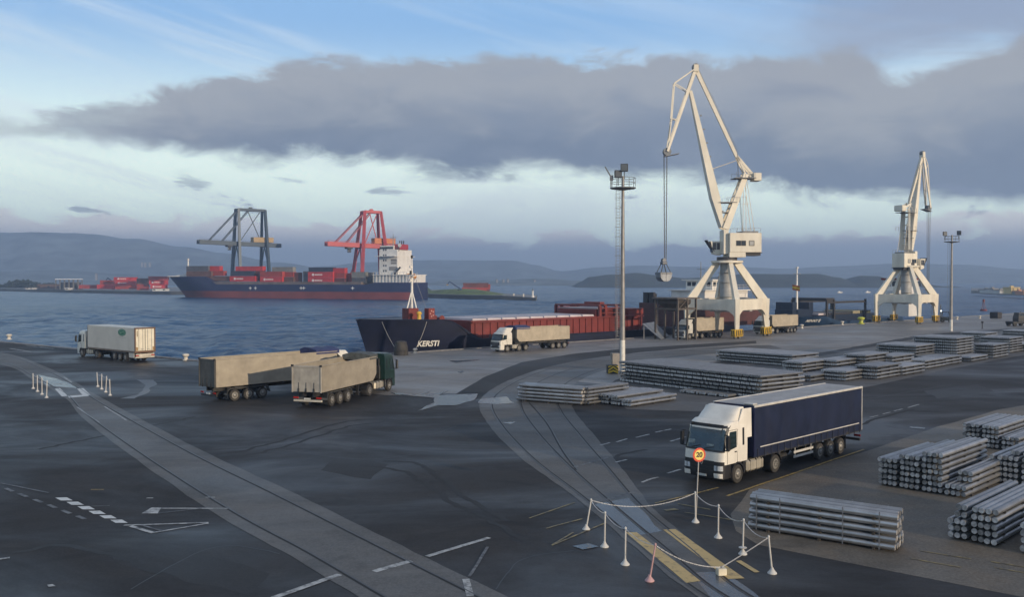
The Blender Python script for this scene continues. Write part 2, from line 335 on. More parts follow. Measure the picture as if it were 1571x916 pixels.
def yard_mat(name, col, rough=(0.35, 0.6), var=0.35, warm=(1.15, 1.02, 0.85), joints=0.0, spec=0.5, bump=0.25, stain=0.0):
    m = bpy.data.materials.new(name); m.use_nodes = True; MATS[name] = m; N, L = m.node_tree.nodes, m.node_tree.links; b = N["Principled BSDF"]
    geo = N.new("ShaderNodeNewGeometry"); b.inputs['Specular IOR Level'].default_value = spec
    def nz(scale, det=6, rough=0.6, stretch=(1, 1, 1), rot=0.0, dist=0.0):
        mp = N.new("ShaderNodeMapping"); mp.inputs['Scale'].default_value = stretch; mp.inputs['Rotation'].default_value = (0, 0, rot)
        L.new(geo.outputs['Position'], mp.inputs[0])
        n = N.new("ShaderNodeTexNoise"); n.inputs['Scale'].default_value = scale; n.inputs['Detail'].default_value = det; n.inputs['Roughness'].default_value = rough; n.inputs['Distortion'].default_value = dist
        L.new(mp.outputs[0], n.inputs[0]); return n.outputs[0]
    def mixc(f, a, c, typ='MIX'):
        n = N.new("ShaderNodeMix"); n.data_type = 'RGBA'; n.blend_type = typ
        if isinstance(f, float): n.inputs[0].default_value = f
        else: L.new(f, n.inputs[0])
        for i, v in ((6, a), (7, c)):
            if isinstance(v, tuple): n.inputs[i].default_value = (*v, 1)
            else: L.new(v, n.inputs[i])
        return n.outputs[2]
    def mr(v, a, c, d=0.0, e=1.0):
        n = N.new("ShaderNodeMapRange"); L.new(v, n.inputs[0])
        for i, q in zip((1, 2, 3, 4), (a, c, d, e)): n.inputs[i].default_value = q
        return n.outputs[0]
    big = nz(0.045, 5, 0.55, dist=0.8); mid = nz(0.35, 6, 0.6, dist=0.4); streak = nz(0.22, 5, 0.6, (0.25, 1.6, 1), 0.83); grit = nz(9.0, 3, 0.7)
    c = mixc(mr(big, 0.35, 0.65), tuple(x * (1 - var) for x in col), tuple(x * (1 + var) for x in col))
    c = mixc(mr(mid, 0.42, 0.72, 0, 0.6), c, tuple(x * w for x, w in zip(col, warm)))
    c = mixc(mr(streak, 0.55, 0.75, 0, 0.5), c, tuple(x * 0.55 for x in col))
    c = mixc(mr(grit, 0.40, 0.72, 0, 0.55), c, tuple(min(1, x * 2.1) for x in col)); g2 = nz(2.2, 5, 0.7); c = mixc(mr(g2, 0.48, 0.70, 0, 0.45), c, tuple(x * .55 for x in col))
    if stain:                                                   # oil-dark blotches, tyre sweeps, paler worn spots
        st = nz(0.13, 7, 0.62, (1, 1.3, 1), 0.4, 1.2); sw = nz(0.07, 4, 0.5, (0.5, 3.0, 1), -0.5, 1.6); pl = nz(0.21, 6, 0.65, (0.7, 1.5, 1), 0.9, 0.6)
        c = mixc(mr(st, 0.50, 0.66, 0, stain), c, tuple(x * 0.42 for x in col))
        c = mixc(mr(sw, 0.56, 0.70, 0, stain * .6), c, tuple(x * 0.5 for x in col))
        c = mixc(mr(pl, 0.60, 0.76, 0, stain * .8), c, tuple(x * 2.0 for x in col))
    if joints:
        mp = N.new("ShaderNodeMapping"); mp.inputs['Rotation'].default_value = (0, 0, -math.atan2(QD.y, QD.x)); L.new(geo.outputs['Position'], mp.inputs[0])
        br = N.new("ShaderNodeTexBrick"); L.new(mp.outputs[0], br.inputs[0]); br.offset = 0.0
        br.inputs['Scale'].default_value = 1.0; br.inputs['Mortar Size'].default_value = 0.035; br.inputs['Brick Width'].default_value = joints; br.inputs['Row Height'].default_value = joints
        br.inputs['Color1'].default_value = (1, 1, 1, 1); br.inputs['Color2'].default_value = (0.8, 0.8, 0.8, 1); br.inputs['Mortar'].default_value = (0.35, 0.35, 0.35, 1)
        c = mixc(1.0, c, br.outputs[0], 'MULTIPLY')
    L.new(c, b.inputs['Base Color'])
    wet = nz(0.06, 6, 0.6, (0.8, 1.4, 1), 0.2, 0.9) if stain else big; L.new(mr(wet, 0.38, 0.62, rough[0], rough[1]), b.inputs['Roughness'])
    bp = N.new("ShaderNodeBump"); bp.inputs['Strength'].default_value = bump; bp.inputs['Distance'].default_value = 0.02; L.new(grit, bp.inputs['Height']); L.new(bp.outputs[0], b.inputs['Normal'])
    return m
asphalt = yard_mat("asphalt", (0.026, 0.026, 0.0275), (0.40, 0.85), 0.45, (1.30, 1.03, 0.76), spec=0.28, stain=0.7)
dark_asphalt = yard_mat("fresh_asphalt", (0.022, 0.021, 0.021), (0.6, 0.8), 0.2, spec=0.3)
concrete = yard_mat("apron_concrete", (0.19, 0.178, 0.165), (0.40, 0.7), 0.30, joints=6.0, spec=0.45, stain=.35)
track_bed = yard_mat("track_bed_concrete", (0.088, 0.085, 0.080), (0.45, 0.7), 0.35, (1.2, 1.03, .85), spec=0.35, stain=.6)
pad_conc = yard_mat("storage_pad_concrete", (0.126, 0.114, 0.097), (0.5, 0.75), 0.4, (1.4, 1.08, 0.72), spec=0.3, stain=.5)
far_conc = yard_mat("terminal_concrete", (0.16, 0.16, 0.16), (0.6, 0.8), 0.2)

# the quay: one slab whose top is the yard, with a wall down to the water
q = MB(); far_l = CORNER + LD * 420; far_r = CORNER + QD * 600
ring = [far_l, CORNER, far_r, Vector((700, -80, 0)), Vector((-700, -80, 0))]
top = [q._v(p) for p in ring]; bot = [q._v((p.x, p.y, -4.0)) for p in ring]
q._f(top); q.mi = 1
for i in range(len(ring)): j = (i + 1) % len(ring); q._f([top[i], top[j], bot[j], bot[i]])
q.obj('ground', [asphalt, mat('quay_wall', (0.16, 0.15, 0.14), 0.8, grime=0.8)], kind='structure')
cp = MB()                                     # raised coping along the edge, laid as separate stones
def coping(o, d, n_in, length):
    t = 0.0
    while t < length:
        l = random.uniform(3.6, 4.4); a = o + d * t; b = o + d * (t + l - 0.03); h = 0.10 + random.uniform(0, 0.02)
        cp.hexa([a, b, b + n_in * 0.9, a + n_in * 0.9] + [v + Vector((0, 0, h)) for v in (a, b, b + n_in * 0.9, a + n_in * 0.9)]); t += l
coping(CORNER + QD * 0.9, QD, -QN, 420); ln = Vector((-LD.y, LD.x, 0))
if ln.dot(Vector((0, -1, 0))) < 0: ln = -ln
coping(CORNER, LD, ln, 240)
cp.obj('quay_coping', mat('coping_stone', (0.22, 0.21, 0.20), 0.7, var=0.2, grime=0.6), kind='structure')

def rag(pts, amp, per=10):                    # a hand-laid edge: wobble an outline
    out = []
    for i, p in enumerate(pts):
        a, b = Vector(p), Vector(pts[(i + 1) % len(pts)])
        n = max(1, int((b - a).length / per))
        for k in range(n):
            v = a.lerp(b, k / n); w = mnoise.noise_vector(v * 0.45 + Vector((1.3, 4.4, 0)))
            out.append(v + Vector((w.x, w.y, 0)) * amp)
    return out
def sheet(name, pts, m, z, amp=0.0, per=2.0, **kw):
    pts = [Vector((p.x, p.y, z)) for p in pts]
    if amp: pts = rag(pts, amp, per)
    b = MB(); b.poly(pts); bmesh.ops.triangulate(b.bm, faces=b.bm.faces)
    for f in b.bm.faces: f.normal_update()
    return b.obj(name, m, kind='structure', **kw)
def ribbon(name, left, right, m, z, n=10, wob=0.10, **kw):
    l, r = catmull(left, n), catmull(right, n); b = MB(); prev = None
    k = min(len(l), len(r))
    for i in range(k):
        w = mnoise.noise(l[i] * 0.6) * wob
        pts = [l[i] + (l[i] - r[i]).normalized() * w, l[i].lerp(r[i], .33), l[i].lerp(r[i], .66), r[i] + (r[i] - l[i]).normalized() * mnoise.noise(r[i] * 0.5) * wob]
        row = [b._v((p.x, p.y, z)) for p in pts]
        if prev:
            for j in range(3): b._f([prev[j], prev[j + 1], row[j + 1], row[j]])
        prev = row
    return b.obj(name, m, kind='structure', **kw)
PP = lambda L_: [P(x, y) for x, y in L_]
# pale concrete apron along the berth
berth = [CORNER + QD * 3 - QN * .9, CORNER + QD * 420 - QN * .9] + PP([(1760, 497), (1571, 503), (1420, 513), (1340, 527), (1250, 543), (1090, 556), (960, 578), (930, 590), (850, 583), (740, 606), (690, 604), (600, 607), (520, 600), (430, 575)])
sheet('apron', berth, concrete, 0.004, 0.35)
sheet('curved_road', PP([(698, 606), (740, 580), (800, 556), (880, 543), (960, 535), (1060, 529), (1160, 523), (1160, 527), (1060, 534), (980, 541), (900, 552), (840, 566), (790, 584), (760, 601), (738, 612), (715, 614)]), dark_asphalt, 0.008, 0.15)
# the curved track in the middle of the yard
LT = [(1250, 1010), (1070, 916), (975, 842), (880, 762), (800, 704), (752, 655), (735, 622), (748, 602), (790, 580), (850, 561), (930, 547), (1040, 537), (1180, 529)]
RT = [(1400, 1010), (1165, 916), (1075, 842), (1000, 778), (955, 720), (915, 672), (882, 632), (872, 604), (890, 584), (925, 569), (975, 557), (1070, 545), (1200, 535)]
ribbon('track_bed', PP(LT), PP(RT), track_bed, 0.012)
def inner(L1, L2, f): return [P(*a).lerp(P(*b), f) for a, b in zip(L1, L2)]
# the straight track on the left
LL = [(-140, 548), (0, 560), (52, 584), (100, 611), (125, 640), (200, 699), (330, 789), (450, 856), (545, 914), (700, 1005)]
RL = [(-140, 530), (0, 541), (70, 563), (118, 588), (158, 612), (300, 687), (430, 747), (560, 811), (775, 915), (960, 1005)]
ribbon('track_bed', PP(LL), PP(RL), track_bed, 0.012)
rail_m = mat('worn_rail_steel', (0.075, 0.070, 0.068), 0.42, 0.7, var=0.2, scale=0.8)
groove_m = mat('rail_groove', (0.016, 0.015, 0.015), 0.8)
def rails(path, name='rail', lab=None):
    pts = catmull(path, 10); b = MB(); g = MB()
    def strip(mb, o0, o1, z):
        prev = None
        for i, p in enumerate(pts):
            a = (pts[min(i + 1, len(pts) - 1)] - pts[max(i - 1, 0)]).normalized(); s_ = Vector((a.y, -a.x, 0))
            row = [mb._v((q.x, q.y, z)) for q in (p + s_ * o0, p + s_ * o1)]
            if prev: mb._f([prev[0], prev[1], row[1], row[0]])
            prev = row
    strip(g, -0.012, 0.085, 0.017); strip(b, -0.085, -0.013, 0.022)
    r = b.obj('rail', rail_m, kind='structure'); g.obj('rail_groove', groove_m, r)
for f in (0.17, 0.80): rails(inner(LL, RL, f))
for f in (0.14, 0.46, 0.86): rails(inner(LT, RT, f))
rails([P(*p) for p in ((812, 618), (838, 648), (862, 690), (885, 722))])
# storage pad on the right
sheet('storage_pad', PP([(1800, 570), (1571, 622), (1535, 628), (1440, 655), (1330, 692), (1235, 722), (1150, 752), (1120, 790), (1128, 815), (1160, 836), (1290, 862), (1420, 888), (1571, 918), (1800, 960)]), pad_conc, 0.004, 0.12)
sheet('stack_yard', PP([(925, 596), (1097, 562), (1250, 548), (1350, 530), (1420, 517), (1571, 506), (1700, 503), (1700, 528), (1571, 545), (1460, 566), (1340, 592), (1200, 618), (1080, 632), (960, 628)]), yard_mat('yard_concrete', (0.088, 0.084, 0.080), (0.5, 0.7), 0.25, spec=0.35, stain=.4), 0.010, 0.2)

def paint_mat(name, col, wear=0.5):
    m = bpy.data.materials.new(name); m.use_nodes = True; MATS[name] = m; N, L = m.node_tree.nodes, m.node_tree.links; b = N["Principled BSDF"]
    geo = N.new("ShaderNodeNewGeometry"); n = N.new("ShaderNodeTexNoise"); n.inputs['Scale'].default_value = 2.6; n.inputs['Detail'].default_value = 9; n.inputs['Roughness'].default_value = 0.72
    L.new(geo.outputs['Position'], n.inputs[0]); r = N.new("ShaderNodeMapRange"); L.new(n.outputs[0], r.inputs[0]); r.inputs[1].default_value = 0.62 - wear * 0.32; r.inputs[2].default_value = 0.80 - wear * 0.24
    mx = N.new("ShaderNodeMix"); mx.data_type = 'RGBA'; L.new(r.outputs[0], mx.inputs[0]); mx.inputs[6].default_value = (*col, 1); mx.inputs[7].default_value = (0.045, 0.045, 0.048, 1)
    L.new(mx.outputs[2], b.inputs['Base Color']); b.inputs['Roughness'].default_value = 0.6; return m
white_p = paint_mat('worn_white_paint', (0.46, 0.46, 0.44), 0.6); faint_p = paint_mat('faded_white_paint', (0.20, 0.20, 0.20), 0.9)
clear_white = paint_mat('white_road_paint', (0.60, 0.60, 0.57), 0.25)
yell_p = paint_mat('worn_yellow_paint', (0.40, 0.27, 0.075), 0.55); tan_p = paint_mat('faded_yellow_paint', (0.52, 0.37, 0.15), 0.3); ochre_p = paint_mat('thin_yellow_paint', (0.30, 0.23, 0.09), 0.7)
_mk = [0]
def mark(pts, m):
    _mk[0] += 1
    return sheet('road_marking', PP(pts), m, 0.020 + 0.0006 * (_mk[0] % 4), 0.03, 0.7)
def line(a, b, w, m):                          # painted line from pixel a to pixel b, w metres wide
    p, q_ = P(*a), P(*b); s_ = (q_ - p).normalized(); s_ = Vector((s_.y, -s_.x, 0)) * w / 2; _mk[0] += 1
    return sheet('road_marking', [p - s_, q_ - s_, q_ + s_, p + s_], m, 0.020 + 0.0006 * (_mk[0] % 4), 0.03, 0.7)
for k in range(6):                             # row of short white bars, lower left
    x, y = 85 + 16.8 * k, 766 + 6.9 * k
    mark([(x, y - 1.5), (x + 18, y - 2.0), (x + 27, y + 3.0), (x + 8, y + 3.0)], clear_white)
mark([(217, 789), (232, 780), (247, 780), (242, 789)], white_p); line((243, 781), (356, 781), 0.14, white_p); line((240, 789), (310, 781), 0.10, faint_p)
line((190, 807), (320, 803), 0.16, white_p); line((200, 808), (236, 819), 0.2, white_p); line((232, 819), (320, 804), 0.14, white_p); line((215, 806), (250, 816), 0.12, faint_p)
line((0, 742), (75, 757), 0.12, faint_p); line((0, 859), (15, 857), 0.2, white_p); line((140, 752), (160, 752), 0.10, yell_p); line((140, 778), (168, 777), 0.08, faint_p)
for k in range(6): line((8 + 22 * k, 750 + 8.5 * k), (20 + 22 * k, 755 + 8.5 * k), 0.2, faint_p)
line((225, 765), (235, 765), 0.12, white_p); line((315, 764), (330, 764), 0.12, white_p)
mark([(72, 899), (80, 898), (85, 901), (74, 902)], white_p)
line((418, 919), (522, 883), 0.28, white_p); line((574, 878), (630, 862), 0.30, white_p); line((655, 855), (750, 826), 0.24, white_p); line((720, 886), (748, 840), 0.12, faint_p); line((715, 890), (722, 916), 0.25, white_p)
for a, b in (((812, 796), (882, 772)), ((847, 838), (930, 803)), ((838, 812), (893, 797)), ((848, 837), (880, 818))): line(a, b, 0.10, ochre_p)
line((1115, 762), (1326, 690), 0.15, yell_p); line((1006, 773), (1102, 749), 0.13, yell_p); line((1040, 774), (1090, 783), 0.12, ochre_p)
line((1050, 787), (1130, 800), 0.10, ochre_p); line((1082, 792), (1150, 803), 0.10, ochre_p); mark([(1018, 783), (1034, 781), (1042, 783), (1022, 785)], ochre_p)
mark([(960, 818), (977, 818), (1075, 893), (1053, 896)], tan_p); mark([(1017, 814), (1036, 813), (1142, 889), (1117, 890)], tan_p); mark([(1129, 862), (1137, 861), (1166, 879), (1158, 880)], tan_p)
for (x0, y0, x1, y1) in ((985, 741, 1000, 735), (992, 737, 1010, 733), (1024, 727, 1044, 721), (920, 684, 936, 680), (946, 679, 962, 674), (975, 672, 996, 667), (1028, 678, 1052, 671), (1335, 641, 1347, 638), (1354, 636, 1366, 633), (1372, 631, 1385, 628), (1393, 626, 1410, 621), (945, 710, 962, 706), (1005, 664, 1030, 659)):
    line((x0, y0), (x1, y1), 0.16, white_p if x0 > 1320 or x0 < 1030 else faint_p)
mark([(1397, 655), (1420, 657), (1418, 659), (1394, 657)], white_p); line((880, 718), (935, 702), 0.2, faint_p); line((905, 775), (975, 755), 0.2, faint_p)
for a, b in (((1398, 858), (1475, 872)), ((1412, 846), (1490, 859)), ((1520, 863), (1590, 874)), ((1525, 872), (1600, 885))): line(a, b, 0.10, ochre_p)
# white marks at the crossing between the chained posts
mark([(84, 597), (92, 596), (104, 608), (95, 609)], clear_white); mark([(118, 597), (128, 596), (139, 607), (128, 608)], clear_white); mark([(104, 608), (134, 606), (136, 608), (106, 611)], clear_white)
line((80, 590), (103, 589), 0.22, white_p); line((98, 579), (110, 587), 0.18, white_p); line((40, 530), (56, 532), 0.3, white_p); line((62, 533), (83, 535.5), 0.3, white_p); line((15, 535), (48, 540), 0.3, white_p)
line((118, 625), (152, 649), 0.12, white_p); line((160, 624), (195, 646), 0.12, white_p)

puddle_m = bpy.data.materials.new("still_water"); puddle_m.use_nodes = True
pb = puddle_m.node_tree.nodes["Principled BSDF"]; pb.inputs['Base Color'].default_value = (0.03, 0.032, 0.036, 1); pb.inputs['Roughness'].default_value = 0.10; _n, _l = puddle_m.node_tree.nodes, puddle_m.node_tree.links; _g = _n.new("ShaderNodeNewGeometry"); _t = _n.new("ShaderNodeTexNoise"); _t.inputs['Scale'].default_value = 3.0; _t.inputs['Detail'].default_value = 3; _l.new(_g.outputs['Position'], _t.inputs[0]); _b = _n.new("ShaderNodeBump"); _b.inputs['Strength'].default_value = 0.6; _b.inputs['Distance'].default_value = 0.06; _l.new(_t.outputs[0], _b.inputs['Height']); _l.new(_b.outputs[0], pb.inputs['Normal']); pb.inputs['IOR'].default_value = 1.45; pb.inputs['Specular IOR Level'].default_value = 1.0
_pd = [0]
def puddle(pts, amp=0.25, per=0.7):
    _pd[0] += 1
    return sheet('puddle', PP(pts), puddle_m, 0.028 + 0.0005 * _pd[0], amp, per)
puddle([(612, 605), (650, 606), (690, 600), (672, 607), (733, 605), (728, 615), (700, 622), (672, 623), (640, 631), (665, 618), (668, 611), (640, 609)])
puddle([(738, 613), (776, 609), (790, 619), (764, 621), (735, 619)]); puddle([(600, 603), (640, 605), (662, 600), (650, 606), (610, 606)])
puddle([(700, 571), (712, 569), (706, 573)]); sheet('worn_patch', PP([(212, 583), (236, 583), (238, 590), (225, 603), (205, 612), (186, 612), (208, 606), (224, 595)]), yard_mat('worn_concrete', (0.10, 0.10, 0.10), (0.4, 0.6), 0.25), 0.0145, 0.3, 0.7)
puddle([(768, 649), (790, 648), (783, 652)]); puddle([(883, 839), (905, 835), (922, 840), (900, 844)]); puddle([(685, 778), (720, 776), (724, 783), (690, 782)]) if False else None
puddle([(690, 554), (740, 552), (700, 557)]); puddle([(940, 700), (985, 690), (1000, 700), (955, 712)]) if False else None
wet_m = yard_mat('wet_concrete', (0.050, 0.054, 0.064), (0.14, 0.3), 0.25)
sheet('wet_patch', PP([(910, 775), (965, 765), (985, 785), (1005, 806), (1015, 816), (985, 822), (955, 812), (930, 795)]), wet_m, 0.0145, 0.2, 0.8)
sheet('wet_patch', PP([(1060, 880), (1105, 878), (1160, 912), (1190, 945), (1110, 945)]), wet_m, 0.0145, 0.15, 0.8)
sheet('wet_patch', PP([(60, 575), (110, 588), (118, 596), (70, 592)]), wet_m, 0.0145, 0.2, 0.8)

# repairs, seams and tyre sweeps in the asphalt
patch_a = yard_mat('patched_asphalt', (0.022, 0.022, 0.023), (0.55, 0.8), 0.25, spec=.3); 
tar = mat('tar_seam', (0.010, 0.010, 0.010), 0.45); sweep_m = yard_mat('tyre_sweep', (0.022, 0.022, 0.0225), (0.6, 0.8), 0.2, spec=.25)
for pts, m_ in (([(520, 700), (600, 712), (575, 735), (490, 722)], patch_a), ([(1420, 600), (1500, 590), (1520, 600), (1440, 612)], patch_a), ([(300, 850), (420, 880), (380, 912), (240, 880)], patch_a)):
    sheet('asphalt_patch', PP(pts), m_, 0.0035, 0.45, 0.5)
def seam(pts, w, m_, z=0.0055, name='tar_seam'):
    c = catmull([P(*p) for p in pts], 14); L_, R_ = [], []
    for i, p in enumerate(c):
        a = (c[min(i + 1, len(c) - 1)] - c[max(i - 1, 0)]).normalized(); s_ = Vector((a.y, -a.x, 0)); k = mnoise.noise(p * 1.1) * w * 1.2
        L_.append(p + s_ * (w / 2 + k)); R_.append(p - s_ * (w / 2 - k))
    b = MB(); prev = None
    for l, r in zip(L_, R_):
        row = [b._v((l.x, l.y, z)), b._v((r.x, r.y, z))]
        if prev: b._f([prev[0], prev[1], row[1], row[0]])
        prev = row
    b.obj(name, m_, kind='structure')
for pts in ([(0, 668), (120, 684), (230, 700), (262, 742)], [(430, 690), (560, 705), (700, 690), (790, 700)], [(200, 905), (300, 850), (360, 838), (430, 850)], [(620, 905), (700, 860)] if False else [(760, 905), (800, 860), (880, 845)], [(1230, 620), (1330, 612), (1460, 590)], [(520, 655), (640, 668), (700, 655)]): seam(pts, .05, tar)
for pts in ([(560, 716), (610, 722), (650, 740), (690, 770), (745, 795), (800, 830)], [(588, 708), (640, 712), (672, 732), (720, 768), (780, 800)], [(20, 850), (90, 838), (160, 850), (240, 880)], [(330, 700), (420, 680), (520, 650), (600, 640)], [(345, 706), (435, 686), (535, 655), (612, 645)], [(1180, 690), (1280, 662), (1400, 628)], [(300, 640), (200, 660), (60, 690)], [(900, 720), (930, 705), (990, 690)]): seam(pts, .32, sweep_m, 0.0062, 'tyre_mark')
# ------------------------------------------------------------------ lorries (local axes: x forward, y to the left, front bumper at x = 0)
rubber = mat('tyre_rubber', (0.022, 0.021, 0.02), 0.8, var=0.25, scale=3, grime=0.35, grime_col=(0.10, 0.085, 0.065))
chassis_m = mat('chassis_black', (0.022, 0.022, 0.023), 0.6, grime=0.5, grime_col=(0.08, 0.07, 0.055))
plastic_m = mat('black_plastic', (0.018, 0.018, 0.02), 0.45, var=0.2)
glass_m = mat('cab_glass', (0.018, 0.032, 0.036), 0.06, var=0.3, scale=0.7, spec=0.9)
lamp_m = mat('headlamp_glass', (0.52, 0.54, 0.55), 0.12, var=0.25, scale=6)
red_lamp = mat('tail_lamp', (0.35, 0.02, 0.015), 0.2)
amber_m = mat('amber_lamp', (0.7, 0.28, 0.03), 0.3)
plate_m = mat('number_plate', (0.62, 0.62, 0.58), 0.5)
alu_m = mat('dull_aluminium', (0.42, 0.42, 0.41), 0.38, 0.7, var=0.15, scale=2, grime=0.3)
tank_m = mat('fuel_tank_metal', (0.46, 0.42, 0.34), 0.42, 0.35, var=0.12, scale=2, grime=0.35)
rim_m = mat('wheel_rim_grey', (0.25, 0.24, 0.22), 0.5, 0.4, var=0.2, scale=4, grime=0.5)
_wheel = {}
def wheel(parent, x, side, r=0.5, w=0.30, dual=False, rim=rim_m, deep=False):
    key = (r, w, dual, rim.name, deep, side)
    if key not in _wheel:
        t = MB(); ww = w * (2.15 if dual else 1.0); y0, y1 = (-ww, 0.0) if side > 0 else (0.0, ww)
        ri = r * 0.60
        t.lathe([(ri, y0), (r * 0.93, y0), (r * 0.985, y0 + 0.03), (r, y0 + 0.07), (r, y1 - 0.07), (r * 0.985, y1 - 0.03), (r * 0.93, y1), (ri, y1)], axis='y', n=26)
        s = side; f = MB(); yo = 0.004 * s
        if deep: prof = [(r * .60, yo), (r * .57, yo), (r * .54, yo - s * .13), (r * .30, yo - s * .15), (r * .22, yo - s * .06), (r * .10, yo - s * .05)]
        else: prof = [(r * .60, yo), (r * .56, yo), (r * .50, yo - s * .07), (r * .36, yo - s * .01), (r * .24, yo + s * .05), (r * .12, yo + s * .07)]
        f.lathe(prof, axis='y', n=22); f.mi = 1
        for k in range(10):
            a = k * math.pi / 5; f.tube((math.cos(a) * r * .30, yo - s * .03, math.sin(a) * r * .30), (math.cos(a) * r * .30, yo + s * .045, math.sin(a) * r * .30), 0.02, n=6)
        _wheel[key] = (t.mesh('wheel', rubber, 40), f.mesh('rim', [rim, chassis_m], 40))
    tm, fm = _wheel[key]
    o = link('wheel', tm, parent); o.location = (x, side * 1.25, r); o.rotation_euler = (0, random.uniform(0, 6), 0)
    link('rim', fm, o)
    return o

class Cab:
    """plan outlines stacked up: (z, x of the front, half width, corner radius); the back is straight"""
    def __init__(self, secs, back): self.s = secs; self.b = back
    def at(self, z):
        s = self.s
        if z <= s[0][0]: return s[0]
        for a, b in zip(s, s[1:]):
            if a[0] <= z <= b[0]:
                t = (z - a[0]) / (b[0] - a[0]); return tuple(p + (q - p) * t for p, q in zip(a, b))
        return s[-1]
    def front(self, y, z):
        _, xf, hw, rc = self.at(z); e = abs(y) - (hw - rc)
        crown = 0.035 * (y / hw) ** 2
        return xf - crown - (rc - math.sqrt(max(0.0, rc * rc - e * e)) if e > 0 else 0)
    def ring(self, z, n=7):
        _, xf, hw, rc = self.at(z); bk = self.b(z) if callable(self.b) else self.b
        ys = [-(hw - rc) + 2 * (hw - rc) * i / 6 for i in range(7)]
        pts = [(bk, -hw, z)]
        pts += [(xf - rc - 0.035 + rc * math.sin(a), -(hw - rc) - rc * math.cos(a), z) for a in [i * math.pi / 2 / n for i in range(n)]]
        pts += [(xf - 0.035 * (y / hw) ** 2, y, z) for y in ys]
        pts += [(xf - rc - 0.035 + rc * math.sin(a), (hw - rc) + rc * math.cos(a), z) for a in [i * math.pi / 2 / n for i in range(n - 1, -1, -1)]]
        return pts + [(bk, hw, z)]
    def body(self, mb, zs): mb.loft([self.ring(z) for z in zs])
    def panel(self, mb, y0, y1, z0, z1, off=0.012, ny=14, nz=4, th=0.03):
        def g(o): return [[mb._v((self.front(y0 + (y1 - y0) * i / ny, z0 + (z1 - z0) * j / nz) + o, y0 + (y1 - y0) * i / ny, z0 + (z1 - z0) * j / nz)) for i in range(ny + 1)] for j in range(nz + 1)]
        A, B = g(off), g(off - th)
        for j in range(nz):
            for i in range(ny): mb._f([A[j][i], A[j][i + 1], A[j + 1][i + 1], A[j + 1][i]])
        for i in range(ny): mb._f([A[0][i], A[0][i + 1], B[0][i + 1], B[0][i]]); mb._f([A[nz][i], A[nz][i + 1], B[nz][i + 1], B[nz][i]])
        for j in range(nz): mb._f([A[j][0], A[j + 1][0], B[j + 1][0], B[j][0]]); mb._f([A[j][ny], A[j + 1][ny], B[j + 1][ny], B[j][ny]])

def side_panel(mb, cab, s, outline, off=0.008, th=0.02):            # outline in x, z laid on the side of the cab
    o = [(x, s * (cab.at(z)[2] + off), z) for x, z in outline]; i = [(x, s * (cab.at(z)[2] + off - th), z) for x, z in outline]
    mb.loft([i, o])

